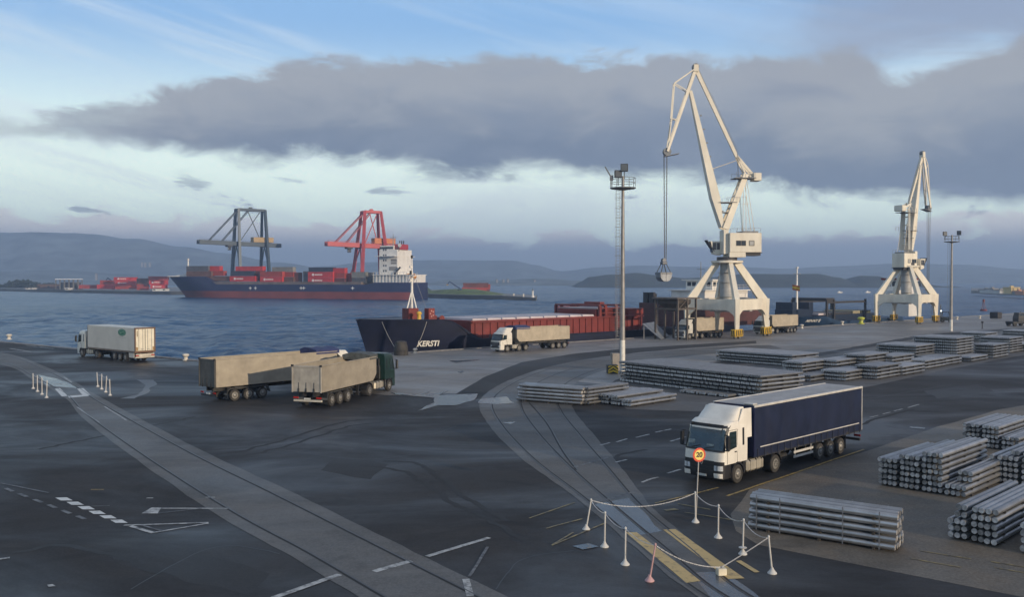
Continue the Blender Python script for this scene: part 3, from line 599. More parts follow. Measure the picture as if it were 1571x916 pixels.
def build_tractor(t, paint, style, drive=-5.2, six=False, accent=None):
    accent = accent or paint
    big = style in ('fairing', 'fairing_low')
    zr = 3.12 if big else 2.75
    secs = [(0.36, -0.02, 1.19, .16), (0.55, 0.03, 1.22, .28), (1.30, 0.02, 1.24, .32), (1.78, -0.04, 1.245, .34), (1.88, -0.07, 1.245, .36), (2.92 if big else 2.6, -0.36, 1.225, .36), (zr, -0.52, 1.20, .36), (zr + .12, -0.72, 1.16, .36), (zr + .2, -0.95, 1.08, .34)]
    if style == 'fairing': secs += [(3.26, -0.98, 1.12, .34), (3.50, -1.25, 1.08, .30), (3.80, -1.66, 1.02, .26), (3.90, -1.85, .98, .24)]; secs = [q for q in secs if q[0] != zr + .2]
    cab = Cab(secs, -2.32)
    b = MB(); zs = sorted(set([1.10, 1.3, 1.6, 2.2, 2.5] + [q[0] for q in secs if q[0] > 1.2]))
    cab.body(b, zs)
    body = b.obj('cab', paint, t, 30)
    if style == 'fairing':
        for s in (-1, 1):                                           # side wings of the roof fairing
            f = MB(); f.loft([[(-1.5, s * 1.205, 3.15), (-2.32, s * 1.235, 2.3), (-2.75, s * 1.235, 2.3), (-2.75, s * 1.20, 3.83), (-2.0, s * 1.14, 3.83)], [(-1.5, s * 1.16, 3.15), (-2.32, s * 1.20, 2.3), (-2.75, s * 1.20, 2.3), (-2.75, s * 1.15, 3.83), (-2.0, s * 1.09, 3.83)]])
            f.obj('fairing_wing', paint, body, 30)
    elif style == 'bubble':
        f = MB(); f.loft([Cab([(0, -0.75 - k * .28, 1.05 - k * .05, .3)], -2.2).ring(0) for k in ()] or [[(x - k * .22, y * (1 - .06 * k), 2.94 + .22 * k) for x, y, z in Cab([(0, -0.8, 1.06, .3)], -2.2).ring(0)] for k in range(4)]); f.obj('roof_fairing', paint, body, 30)
    lo = MB()                                                        # front bumper and corners, ahead of the wheels
    lc = Cab([q for q in secs if q[0] < 1.6], -0.78); lc.body(lo, [0.36, 0.55, 0.9, 1.095]); lo.obj('bumper', plastic_m if style == 'fairing' else paint, t, 30)
    g = MB(); cab.panel(g, *((-1.21, 1.21, 0.62, 1.26) if style == 'fairing' else (-.98, .98, .62, 1.5)), 0.018, ny=24); gr = g.obj('grille', plastic_m, t, 30)
    sl = MB()
    for z in ((0.75, 0.93, 1.11, 1.24) if style == 'fairing' else (0.85, 1.05, 1.22, 1.38)): cab.panel(sl, -0.72, 0.72, z, z + 0.035, 0.034, nz=1)
    sl.obj('grille_bar', chassis_m if style == 'fairing' else alu_m, gr)
    if style == 'fairing':
        em = MB()                                                    # small bright diamond emblem on the grille
        for a, c in (((-.075, 1.16), (0, 1.28)), ((0, 1.28), (.075, 1.16)), ((.075, 1.16), (0, 1.04)), ((0, 1.04), (-.075, 1.16))):
            em.beam((cab.front(0, a[1]) + .045, a[0], a[1]), (cab.front(0, c[1]) + .045, c[0], c[1]), .03, .03)
        em.obj('emblem', alu_m, gr)
    w = MB(); cab.panel(w, -1.17, 1.17, 1.83, zr - .12, 0.016, ny=22, nz=5, th=0.05)
    ws = w.obj('windscreen', glass_m, t, 30)
    fr = MB(); cab.panel(fr, -1.20, 1.20, 1.74, 1.84, 0.022, ny=22, nz=1); cab.panel(fr, -1.20, 1.20, zr - .17, zr - .05, 0.024, ny=22, nz=1)
    for s in (-1, 1): cab.panel(fr, *sorted((s * 1.13, s * 1.20)), 1.84, zr - .17, 0.023, ny=4, nz=4)
    fr.obj('windscreen_frame', plastic_m, ws, 30)
    wp = MB()
    for y in (-0.7, 0.1): wp.beam((cab.front(y, 1.87) + .05, y, 1.865), (cab.front(y + .55, 2.0) + .04, y + .55, 2.0), .02, .03)
    wp.obj('wiper', plastic_m, ws)
    if style == 'fairing':                                           # sunshades and things behind the glass
        for (y0, z0, y1, z1) in ((-.95, 2.05, -.55, 2.25), (0.2, 2.02, .6, 2.12)):
            c = MB(); cab.panel(c, y0, y1, z0, z1, 0.0185, 4, 2, .01); c.obj('dashboard_card', mat('pale_card', (0.20, 0.24, 0.24), 0.6, var=.4, scale=4), ws)
    for s in (-1, 1):
        hl = MB(); cab.panel(hl, min(s * .74, s * 1.17), max(s * .74, s * 1.17), 0.80, 1.06, 0.030, 8, 2); h = hl.obj('headlight', lamp_m, t, 30)
        hb = MB(); cab.panel(hb, min(s * .68, s * 1.17), max(s * .68, s * 1.17), 1.06, 1.11, 0.034, 8, 1); cab.panel(hb, *sorted((s * .90, s * .93)), .80, 1.06, .036, 2, 1); hb.obj('headlight_frame', plastic_m, h, 30)
        if style == 'fairing':
            bc = MB(); lc.panel(bc, min(s * .72, s * 1.16), max(s * .72, s * 1.16), 0.42, 0.66, 0.03, 8, 2); bc.obj('bumper_corner', paint, t, 30)
        dw = MB(); zt = 2.76 if big else 2.56
        side_panel(dw, cab, s, [(-0.47, 1.80), (-0.64, zt), (-1.28, zt), (-1.28, 1.92)]); d = dw.obj('side_window', glass_m, t)
        dl = MB()                                                    # door outline, sill and handle
        for a, c in (((-.42, 1.12), (-.42, 1.78)), ((-1.36, 1.12), (-1.36, zt + .08)), ((-.50, zt + .08), (-1.36, zt + .08))):
            dl.beam((a[0], s * (cab.at(a[1])[2] + .003), a[1]), (c[0], s * (cab.at(c[1])[2] + .003), c[1]), .018, .018)
        dl.box(-1.27, -1.08, *sorted((s * 1.24, s * 1.275)), 1.66, 1.72, .01); dl.obj('door_trim', plastic_m, t)
        if big:
            qp = MB(); side_panel(qp, cab, s, [(-1.84, 1.95), (-1.84, zt + .1), (-2.02, zt + .1), (-2.02, 1.95)], .006); qp.obj('side_vent', plastic_m, t)
        mi = MB(); mi.box(-.30, -.12, *sorted((s * 1.30, s * 1.52)), 1.85, 2.62, .05); mi.beam((-.25, s * 1.2, 2.66), (-.22, s * 1.45, 2.62), .05, .05); mi.beam((-.25, s * 1.2, 1.84), (-.22, s * 1.45, 1.86), .05, .05)
        mi.obj('mirror', plastic_m, t, 30)
        st = MB(); st.box(-2.18, -2.0, *sorted((s * .95, s * 1.22)), .42, 1.095, .03); st.box(-.82, -.74, *sorted((s * .95, s * 1.2)), .38, 1.095)
        st.box(-2.06, -.80, *sorted((s * .60, s * 1.20)), 1.055, 1.098, .01)
        st.loft([[(-1.40 + math.cos(a) * r_, s * y_, .5 + math.sin(a) * r_) for a in [R(q) for q in range(0, 181, 15)]] for r_, y_ in ((.64, .72), (.64, 1.262), (.56, 1.262), (.56, .72))] , closed=False, caps=False)
        st.obj('wheel_arch', plastic_m, t, 30)
        tk = MB(); tk.mi = 0
        tk.box(-4.10, -2.42, *sorted((s * .62, s * 1.20)), .42, 1.04, .10); tk.mi = 1
        for x in (-3.85, -3.3, -2.7): tk.box(x - .03, x + .03, *sorted((s * .60, s * 1.212)), .405, 1.055, .10)
        tk.obj('fuel_tank', [tank_m if s > 0 or style != 'fairing' else plastic_m, chassis_m], t, 30)
        mg = MB(); a0 = [R(q) for q in range(10, 171, 16)]
        mg.loft([[(drive + math.cos(a) * r_, s * y_, .5 + math.sin(a) * r_) for a in a0] for r_, y_ in ((.62, .60), (.62, 1.26), (.59, 1.26), (.59, .60))], closed=False, caps=False); mg.obj('mudguard', plastic_m, t, 40)
        wheel(t, -1.40, s); wheel(t, drive, s, dual=True, deep=True)
        if six: wheel(t, drive + 1.35 + .05, s, dual=True, deep=True)
    vz = MB()
    if style == 'fairing':                                           # sun visor bar with lamps below the roof
        vz.path([(cab.front(y, 3.06) + .10, y, 3.10) for y in (-1.0, -.5, 0, .5, 1.0)], .022); 
        for y in (-.9, .15): vz.box(cab.front(y, 3.05) + .02, cab.front(y, 3.05) + .14, y - .05, y + .05, 2.98, 3.12, .02)
        vz.obj('roof_horn_bar', plastic_m, t)
    pl = MB(); lc.panel(pl, -.28, .28, .44, .56, .05, 4, 1); pl.obj('number_plate', plate_m, t)
    ch = MB(); ch.box(-6.1, -.75, -.48, .48, .68, .95, .03); ch.box(-5.9, -4.5, -.42, .42, .95, 1.12, .05); ch.box(-2.3, -.8, -1.0, 1.0, .62, 1.05, .02); ch.tube((-1.4, -1.1, .5), (-1.4, 1.1, .5), .08); ch.tube((drive, -1.1, .5), (drive, 1.1, .5), .12)
    ch.obj('chassis', chassis_m, t, 30)
    bk = MB(); bk.box(-2.62, -2.42, -.9, .9, 1.12, 2.3, .05); bk.tube((-2.5, -.75, 1.1), (-2.5, -.75, 2.9), .09); bk.obj('air_intake', chassis_m, t, 30)
    return cab

def running_gear(t, axles, xf, xr, z_floor, rim=rim_m, guard=None, bumper=True, leg_x=None):
    ch = MB()
    for s in (-1, 1): ch.box(xr + .15, xf - .3, s * .45 - .07, s * .45 + .07, z_floor - .42, z_floor - .02)
    for x in [xf - 1 - k * 1.6 for k in range(int((xf - xr - 1) / 1.6))]: ch.box(x - .04, x + .04, -1.15, 1.15, z_floor - .16, z_floor - .02)
    for a in axles: ch.tube((a, -1.1, .5), (a, 1.1, .5), .09); ch.box(a - .1, a + .5, -.55, -.4, .5, .9); ch.box(a - .1, a + .5, .4, .55, .5, .9)
    ch.obj('trailer_chassis', chassis_m, t, 30)
    for s in (-1, 1):
        for a in axles: wheel(t, a, s, w=.34, rim=rim, deep=False)
        lg = MB(); lx = leg_x if leg_x else xf - 2.9
        lg.box(lx - .09, lx + .09, s * .82 - .09, s * .82 + .09, .28, z_floor - .1); lg.box(lx - .16, lx + .16, s * .82 - .16, s * .82 + .16, .24, .28); lg.obj('landing_leg', chassis_m, t)
        fl = MB(); fl.box(axles[-1] - .72, axles[-1] - .69, *sorted((s * .82, s * 1.22)), .25, z_floor - .1); fl.obj('mudflap', plastic_m, t)
        if guard:
            g = MB(); x0, x1, m = guard
            for z in (.52, .78): g.box(x0, x1, *sorted((s * 1.17, s * 1.20)), z, z + .13)
            for x in (x0 + .2, x1 - .2): g.box(x - .03, x + .03, *sorted((s * 1.12, s * 1.168)), .5, z_floor - .1)
            g.obj('side_guard', m, t)
    if bumper:
        bb = MB(); bb.box(xr + .02, xr + .14, -1.2, 1.2, .48, .64, .02); bb.obj('rear_bumper', bumper if bumper is not True else chassis_m, t)
        for s in (-1, 1):
            l = MB(); l.box(xr - .02, xr + .03, *sorted((s * .75, s * 1.18)), .72, .86, .01); l.obj('tail_lamp', red_lamp, t)

def curtain_trailer(t, xf, L, z0, z1, axles):
    xr = xf - L; H = 1.275
    bl = mat('navy_curtain', (0.008, 0.013, 0.038), 0.42, var=.22, scale=.8, bump=.15, bscale=3.0, grime=.12, grime_col=(.08, .075, .08))
    gr = mat('grey_roof_sheet', (0.34, 0.325, 0.31), .55, var=.14, scale=.8, grime=.35, grime_col=(.14, .12, .10)); wt = mat('pale_rail', (0.52, 0.50, 0.46), .45)
    for s in (-1, 1):                                                # curtains: hanging sheets with shallow buckles
        c = MB(); nx, nz = 56, 6; rows = []
        for j in range(nz + 1):
            z = z0 - .12 + (z1 - .14 - z0 + .12) * j / nz
            rows.append([c._v((xf - .06 - (L - .12) * i / nx, s * (H - .012 + .016 * math.sin(i * math.pi / 3.5) * math.sin(math.pi * j / nz) + .012 * mnoise.noise(Vector((i * .45, j * .6, s)))), z)) for i in range(nx + 1)])
        for j in range(nz):
            for i in range(nx): c._f([rows[j][i], rows[j][i + 1], rows[j + 1][i + 1], rows[j + 1][i]])
        cu = c.obj('curtain', bl, t, 60)
        for k in range(18):
            st = MB(); x = xf - .35 - k * (L - .7) / 17; st.box(x - .022, x + .022, *sorted((s * (H - .02), s * (H + .022))), z0 - .22, z0 + .30)
            st.obj('curtain_strap', mat('strap_webbing', (.03, .033, .05), .6), cu)
        r = MB(); r.box(xr + .5, xf - .55, *sorted((s * (H + .012), s * (H + .045))), z0 + .34, z0 + .40, .01); r.obj('curtain_rail', wt, cu)
        for x in (xr, xf - .07):
            p = MB(); p.box(x, x + .07, *sorted((s * (H - .10), s * (H + .008))), z0 - .1, z1 - .10); p.obj('corner_post', mat('navy_metal', (.016, .02, .06), .4) if x != xr else wt, t)
        tr = MB(); tr.box(xr - .02, xf + .02, *sorted((s * (H - .10), s * (H + .03))), z1 - .13, z1, .02); tr.obj('roof_rail', wt, t)
    f = MB(); f.box(xf - .02, xf + .02, -H + .02, H - .02, z0 - .1, z1 - .02); f.obj('front_wall', mat('navy_metal', (.016, .02, .06), .4), t)
    ro = MB(); nx = 26; rows = []
    for i in range(nx + 1):
        x = xf - L * i / nx; rows.append([ro._v((x, y, z1 - .035 + .022 * (i % 2) * (1 - (y / H) ** 2) + .012 * mnoise.noise(Vector((i * .7, y, 2))))) for y in [-H + .09 + (2 * H - .18) * j / 8 for j in range(9)]])
    for a, b in zip(rows, rows[1:]):
        for j in range(8): ro._f([a[j], a[j + 1], b[j + 1], b[j]])
    ro.obj('roof_sheet', gr, t, 50)
    dk = MB(); dk.box(xr, xf, -H + .015, H - .015, z0 - .18, z0 - .02); dk.obj('deck', chassis_m, t)
    for s in (-1, 1):
        d = MB(); d.box(xr - .05, xr - .005, *sorted((s * .01, s * (H - .11))), z0, z1 - .12, .01); d.obj('rear_door', mat('navy_metal', (.016, .02, .06), .4), t)
    running_gear(t, axles, xf, xr, z0, guard=(axles[0] + .75, axles[0] + 3.0, wt), leg_x=xf - 3.3)
    sp = MB(); sp.box(axles[0] + 3.3, axles[0] + 4.4, -1.0, 1.0, .45, .85, .08); sp.obj('spare_wheel_carrier', chassis_m, t, 30)

def tipper_trailer(t, xf, L, z0, z1, axles, skin, tarp=None, tail=None, door=None, bumper=None):
    xr = xf - L; H = 1.26; th = .05
    b = MB()                                                          # open tub: tapered floor, ribbed inside, flat outside
    out = [(xr, z0 + .02), (xf - .55, z0 - .02), (xf, z0 + .55), (xf, z1), (xr, z1)]
    def ring(y, ins): return [(xr + ins, y, z0 + .02 + ins), (xf - .55, y, z0 - .02 + ins), (xf - ins, y, z0 + .55 + ins * .5), (xf - ins, y, z1 - 0.0), (xr + ins, y, z1 - 0.0)]
    n = 24
    for s in (-1, 1):
        ws = []
        for yy in (H, H - th):
            rows = []
            for j in range(5):
                row = []
                for i in range(n + 1):
                    x = xr + L * i / n; zb = z0 + .02 if x < xf - .55 else z0 - .02 + .57 * (x - xf + .55) / .55; z = zb + (z1 - zb) * j / 4
                    row.append(b._v((x, s * (yy + (.014 * mnoise.noise(Vector((x * .8, z * 1.3, s + xr)))) * math.sin(math.pi * j / 4)), z)))
                rows.append(row)
            for j in range(4):
                for i in range(n): b._f([rows[j][i], rows[j][i + 1], rows[j + 1][i + 1], rows[j + 1][i]])
            ws.append(rows)
        for i in range(n): b._f([ws[0][4][i], ws[0][4][i + 1], ws[1][4][i + 1], ws[1][4][i]]); b._f([ws[0][0][i], ws[0][0][i + 1], ws[1][0][i + 1], ws[1][0][i]])
    b.box(xr + .01, xf - .5, -H + th, H - th, z0 - .02, z0 + .06); b.hexa([(xf - .58, -H + th, z0), (xf - .55, -H + th, z0), (xf - .55, H - th, z0), (xf - .58, H - th, z0), (xf - .06, -H + th, z0 + .56), (xf, -H + th, z0 + .53), (xf, H - th, z0 + .53), (xf - .06, H - th, z0 + .56)])
    b.box(xf - .06, xf, -H + th, H - th, z0 + .57, z1)
    tub = b.obj('tipper_body', skin, t, 30)
    rm = MB()
    for s in (-1, 1): rm.box(xr - .02, xf + .02, *sorted((s * (H - .06), s * (H + .035))), z1, z1 + .09, .02)
    rm.box(xf - .09, xf + .02, -H + .065, H - .065, z1, z1 + .09); rm.obj('top_rail', skin, tub, 30)
    lb = MB()
    for s in (-1, 1): lb.box(xr, xf - .6, *sorted((s * (H - .02), s * (H + .03))), z0 - .02, z0 + .12, .015)
    lb.obj('bottom_rail', skin, tub, 30)
    tg = MB(); tg.box(xr - .09, xr - .005, -H, H, z0 - .02, z1 + .06, .025)
    for y in (-H + .05, H - .05): tg.box(xr - .14, xr - .085, y - .05, y + .05, z0 - .06, z1 + .08, .01)
    tg.box(xr - .13, xr - .085, -H + .105, H - .105, z1 - .08, z1 + .02, .01); tgo = tg.obj('tailgate', tail or skin, t, 30)
    hh = MB()
    for y in (-.62, .05, .68):
        hh.box(xr - .15, xr - .085, y - .06, y + .06, z0 - .06, z0 + .26, .02); hh.box(xr - .12, xr - .09, y - .015, y + .015, z0 + .26, z0 + .7)
    hh.obj('tailgate_latch', chassis_m, tgo)
    for s in (-1, 1):
        bt = MB(); bt.box(xr - .16, xr - .06, *sorted((s * (H - .16), s * (H + .05))), z1 - .02, z1 + .14, .02); bt.obj('tailgate_hinge', chassis_m, tgo)
    if tarp:
        tp = MB(); tp.path([(xf - .35 + .05 * math.sin(k), s_, z1 + .17 + .02 * math.sin(k * 2.1)) for k, s_ in enumerate([-1.2 + .3 * q for q in range(9)])], .17, 9) if tarp[0] == 'roll' else tp.loft([[(xf + .25 - x, -H - .05, z1 - .12), (xf + .25 - x, -H, z1 + .26), (xf + .25 - x, -.5, z1 + .42 + .05 * math.sin(x * 4)), (xf + .25 - x, .5, z1 + .42 + .06 * math.cos(x * 5)), (xf + .25 - x, H, z1 + .26), (xf + .25 - x, H + .05, z1 - .12)] for x in [tarp[2] * q / 8 for q in range(9)]])
        tp.obj('tarpaulin', tarp[1], t, 50)
    la = MB(); la.box(xf + .03, xf + .07, -.9, .9, z1 - .05, z1 + .0); 
    for y in (-.8, 0.8): la.box(xf + .03, xf + .07, y - .03, y + .03, 1.3, z1)
    la.tube((xf + .10, 0, 1.2), (xf + .10, 0, z1 - .1), .10, n=10); la.obj('front_ladder', chassis_m, t)
    for s in (-1, 1):
        mg = MB(); a0 = axles[-1] - .62; a1 = axles[0] + .62
        pts = [(a1 + .18, .55), (a1, .95), (a1 - .22, 1.1), (a0 + .22, 1.1), (a0, .95), (a0 - .15, .6)]; inn = [(x, z - .035) for x, z in pts]
        mg.loft([[(x, s * y, z) for x, z in pts + inn[::-1]] for y in (.78, 1.25)]); mg.obj('mudguard', mat('grey_mudguard', (.11, .11, .105), .6, grime=.5, grime_col=(.07, .06, .05)), t, 30)
    running_gear(t, axles, xf, xr, z0, bumper=bumper or True, leg_x=xf - 2.6)
    pl = MB(); pl.box(xr - .03, xr + .015, -.27, .27, .66, .78); pl.obj('number_plate', plate_m, t)

cream = lambda nm, c, g=.25: mat(nm, c, .38, var=.07, scale=1.2, grime=g, grime_col=(.22, .19, .14))
H_ = lambda v: math.atan2(v.y, v.x)

# --- the nearest lorry: white cab, navy curtain-sided trailer
a, b = P(1132, 742), P(1290, 697); hd = (a - b).normalized(); lf = Vector((-hd.y, hd.x, 0))
t = thing('curtain_lorry', 'large lorry with white high-roof cab and long navy curtain trailer beside the billet stacks', 'lorry', a + hd * 1.40 - lf * 1.25, H_(hd), 1.0)
build_tractor(t, cream('white_cab_paint', (.72, .68, .60), .10), 'fairing')
curtain_trailer(t, -2.95, 12.75, 1.28, 3.93, (-10.3, -11.6, -12.9))
mb = MB(); mb.box(-3.0, -2.96, .75, 1.15, 3.6, 3.95, .03); mb.box(-3.35, -2.9, 0.62, 1.24, 3.93, 4.02, .04); mb.obj('roof_corner_cap', MATS['pale_rail'], t)

# --- refrigerated lorry on the far left, seen from behind
K = P(207, 556.5); fr = P(117, 546.5); hd = (fr - K).normalized(); lf = Vector((-hd.y, hd.x, 0)); scl = 1.1; LEN = (fr - K).length / scl
t = thing('refrigerated_lorry', 'white refrigerated box lorry with a green oval on its side by the water', 'lorry', fr - lf * 1.28 * scl, H_(hd), scl)
build_tractor(t, cream('fridge_cab_paint', (.66, .66, .60)), 'fairing_low')
bw = mat('white_box_panel', (.60, .57, .50), .45, var=.05, scale=.6, grime=.25, grime_col=(.30, .27, .22)); xf = -3.05; xr = -LEN; z0, z1 = 1.22, 4.05; H = 1.28
q = MB(); q.box(xr + .08, xf, -H, H, z0, z1, .03); bx = q.obj('box_body', bw, t, 30)
q = MB(); q.box(xr + .1, xf - .0, -H - .012, H + .012, z0 - .10, z0 + .10, .01); q.obj('bottom_rail', mat('rail_brown', (.17, .13, .10), .5), bx)
q = MB(); q.box(xf - .03, xf + .02, -H - .01, H + .01, z0, z1 + .01); q.obj('front_frame', mat('dark_frame', (.06, .05, .045), .5), bx)
q = MB(); q.box(xf + .02, xf + .42, -1.0, 1.0, 2.5, 3.85, .08); q.obj('cooling_unit', cream('unit_white', (.6, .6, .57)), t, 30)
brn = mat('brown_door_frame', (.15, .085, .05), .5, grime=.3)
q = MB()
for s in (-1, 1): q.box(xr - .03, xr + .075, *sorted((s * (H - .13), s * (H + .015))), z0 - .12, z1 + .02, .01)
q.box(xr - .03, xr + .075, -H + .135, H - .135, z1 - .14, z1 + .02, .01); q.box(xr - .03, xr + .075, -H + .135, H - .135, z0 - .12, z0 + .10, .01); q.obj('door_frame', brn, t)
for s in (-1, 1):
    q = MB(); q.box(xr - .02, xr + .06, *sorted((s * .02, s * (H - .14))), z0 + .11, z1 - .15, .02); d = q.obj('rear_door', mat('cream_door', (.70, .65, .52), .45, var=.06), t, 30)
    q = MB(); q.tube((xr - .05, s * .30, z0 + .1), (xr - .05, s * .30, z1 - .16), .022, n=6); q.tube((xr - .05, s * .80, z0 + .1), (xr - .05, s * .80, z1 - .16), .022, n=6); q.box(xr - .07, xr - .03, *sorted((s * .22, s * .55)), z0 + .28, z0 + .34); q.obj('lock_bar', alu_m, d)
    q = MB(); q.box(xr - .05, xr - .02, *sorted((s * .92, s * 1.12)), z0 + .15, z0 + .55); q.obj('door_buffer', mat('tan_rubber', (.36, .22, .09), .6), d)
q = MB(); q.box(xr - .04, xr + .0, -.02, .02, z0 + .11, z1 - .15); q.obj('door_seal', plastic_m, t)
for k in range(5):
    q = MB(); q.box(xr - .032, xr - .018, .90, 1.04, z1 - .45 - k * .14, z1 - .36 - k * .14); q.obj('printed_mark', mat('brown_print', (.20, .14, .07), .6), t)
# oval badge on the left side: green ring, pale band, green swirl
def oval(nm, cx, cz, rx, rz, y, m, par, n=28):
    o = MB(); o.loft([[(cx + math.cos(2 * math.pi * i / n) * rx, y + dy, cz + math.sin(2 * math.pi * i / n) * rz) for i in range(n)] for dy in (-.02, .004)]); return o.obj(nm, m, par)
gm = mat('green_print', (.03, .16, .09), .5, var=.1); cx, cz = xr + 2.95, 3.42
bd = oval('oval_badge', cx, cz, .92, .42, H + .004, gm, bx); oval('badge_ring', cx, cz, .78, .33, H + .007, mat('pale_green_print', (.20, .36, .28), .5), bd); oval('badge_field', cx, cz, .70, .27, H + .010, gm, bd)
q = MB(); q.path([(cx - .45, H + .014, cz - .02), (cx - .2, H + .014, cz + .12), (cx + .05, H + .014, cz + .02), (cx + .2, H + .014, cz - .12), (cx + .48, H + .014, cz + .05)], .035, 4); q.obj('badge_swirl', MATS['pale_green_print'], bd)
q = MB(); [q.box(cx - .85 + k * .13, cx - .77 + k * .13, H + .001, H + .006, cz - .62, cz - .55) for k in range(13)]; q.obj('badge_lettering', mat('grey_print', (.36, .36, .33), .6), bd)
ax = (xr + 4.9, xr + 3.6, xr + 2.3); running_gear(t, ax, xf, xr, z0, bumper=mat('pale_bumper', (.52, .48, .40), .5, grime=.4))
for s in (-1, 1):
    q = MB(); q.box(xr + .3, xr + 1.5, *sorted((s * 1.16, s * 1.22)), .50, 1.1, .02); q.obj('side_locker', bw, t); q = MB(); q.box(xr + 2.0, xr + 5.4, *sorted((s * 1.255, s * 1.27)), .95, 1.10); q.obj('side_skirt', plastic_m, t)
q = MB(); q.box(xr + .0, xr + .06, -1.15, 1.15, .66, .98); q.obj('rear_light_panel', MATS['pale_bumper'], t)

dusty = mat('dusty_tipper_skin', (.36, .315, .245), .55, .15, var=.10, scale=.9, grime=.4, grime_col=(.16, .14, .11), stretch=(1, 1, 1.5))
tan_skin = mat('tan_tipper_skin', (.42, .36, .27), .55, .1, var=.10, scale=.9, grime=.35, grime_col=(.18, .15, .11))
dark_tail = mat('dirty_tailgate', (.095, .088, .075), .6, var=.2, scale=1.2, grime=.4)
tarp_blue = mat('blue_tarpaulin', (.018, .026, .10), .6, var=.25, scale=3, bump=.3)
tarp_grey = mat('grey_tarpaulin', (.07, .075, .07), .7, var=.25, scale=3, bump=.3)
# --- tipper with a dark tailgate, driving away on the left
K = P(331, 619); hd = Vector((.66, .751, 0)).normalized(); rt = Vector((hd.y, -hd.x, 0)); LEN = 15.4; scl = 1.04
t = thing('tipper_lorry', 'tipper lorry with dark dirty tailgate, beige body and folded blue tarpaulin, seen from behind', 'lorry', K + hd * LEN * scl - rt * 1.26 * scl, H_(hd), scl)
build_tractor(t, cream('white_tipper_cab', (.70, .68, .62)), 'bubble'); tipper_trailer(t, -2.9, LEN - 2.95, 1.30, 3.55, (-LEN + 4.5, -LEN + 3.15, -LEN + 1.8), dusty, ('sheet', tarp_blue, 2.6), dark_tail)
# --- tipper with a dark green cab
K = P(494, 628); hd = Vector((.30, .954, 0)).normalized(); rt = Vector((hd.y, -hd.x, 0)); LEN = 13.2; scl = 1.1
t = thing('tipper_lorry', 'tipper lorry with dark green cab and pale tailgate left of the bright puddle', 'lorry', K + hd * LEN * scl - rt * 1.26 * scl, H_(hd), scl)
build_tractor(t, mat('dark_green_cab', (.010, .032, .026), .32, var=.15, grime=.2, grime_col=(.05, .06, .05)), 'fairing_low'); tipper_trailer(t, -4.0, LEN - 4.05, 1.25, 3.15, (-LEN + 4.2, -LEN + 2.9, -LEN + 1.6), dusty, ('sheet', tarp_grey, 1.5), mat('pale_tailgate', (.36, .33, .28), .55, var=.12, grime=.35), bumper=mat('pale_bumper', (.52, .48, .40), .5, grime=.4))
# --- tipper by the bow of the moored ship
hq = -QD; lq = Vector((-hq.y, hq.x, 0))
K = P(768, 541); scl = .98
t = thing('tipper_lorry', 'tipper lorry with cream cab, tan body and blue tarpaulin in front of the red-sided ship', 'lorry', K - lq * 1.25 * scl, H_(hq), scl)
build_tractor(t, cream('cream_tipper_cab', (.66, .62, .54)), 'bubble', six=True); tipper_trailer(t, -3.3, 11.3, 1.45, 3.45, (-11.0, -12.3, -13.6), tan_skin, ('sheet', tarp_blue, 3.0))
# --- tipper under the loading hopper
K = P(1051, 521.5); scl = .98
t = thing('tipper_lorry', 'dusty white tipper lorry standing under the loading hopper at the foot of the taller crane', 'lorry', K - lq * 1.25 * scl, H_(hq), scl)
build_tractor(t, cream('dusty_white_cab', (.58, .56, .50), .5), 'bubble'); tipper_trailer(t, -3.2, 8.6, 1.45, 3.7, (-8.2, -9.5, -10.8), tan_skin)
# --- tipper half hidden behind the crane leg
K = P(1171, 513.5)
t = thing('tipper_lorry', 'white-cabbed tipper lorry half hidden behind the right leg of the taller crane', 'lorry', K - lq * 1.25 * scl, H_(hq), scl)
build_tractor(t, cream('greyish_white_cab', (.56, .57, .55), .4), 'bubble'); tipper_trailer(t, -3.2, 9.6, 1.45, 3.6, (-9.2, -10.5, -11.8), tan_skin)
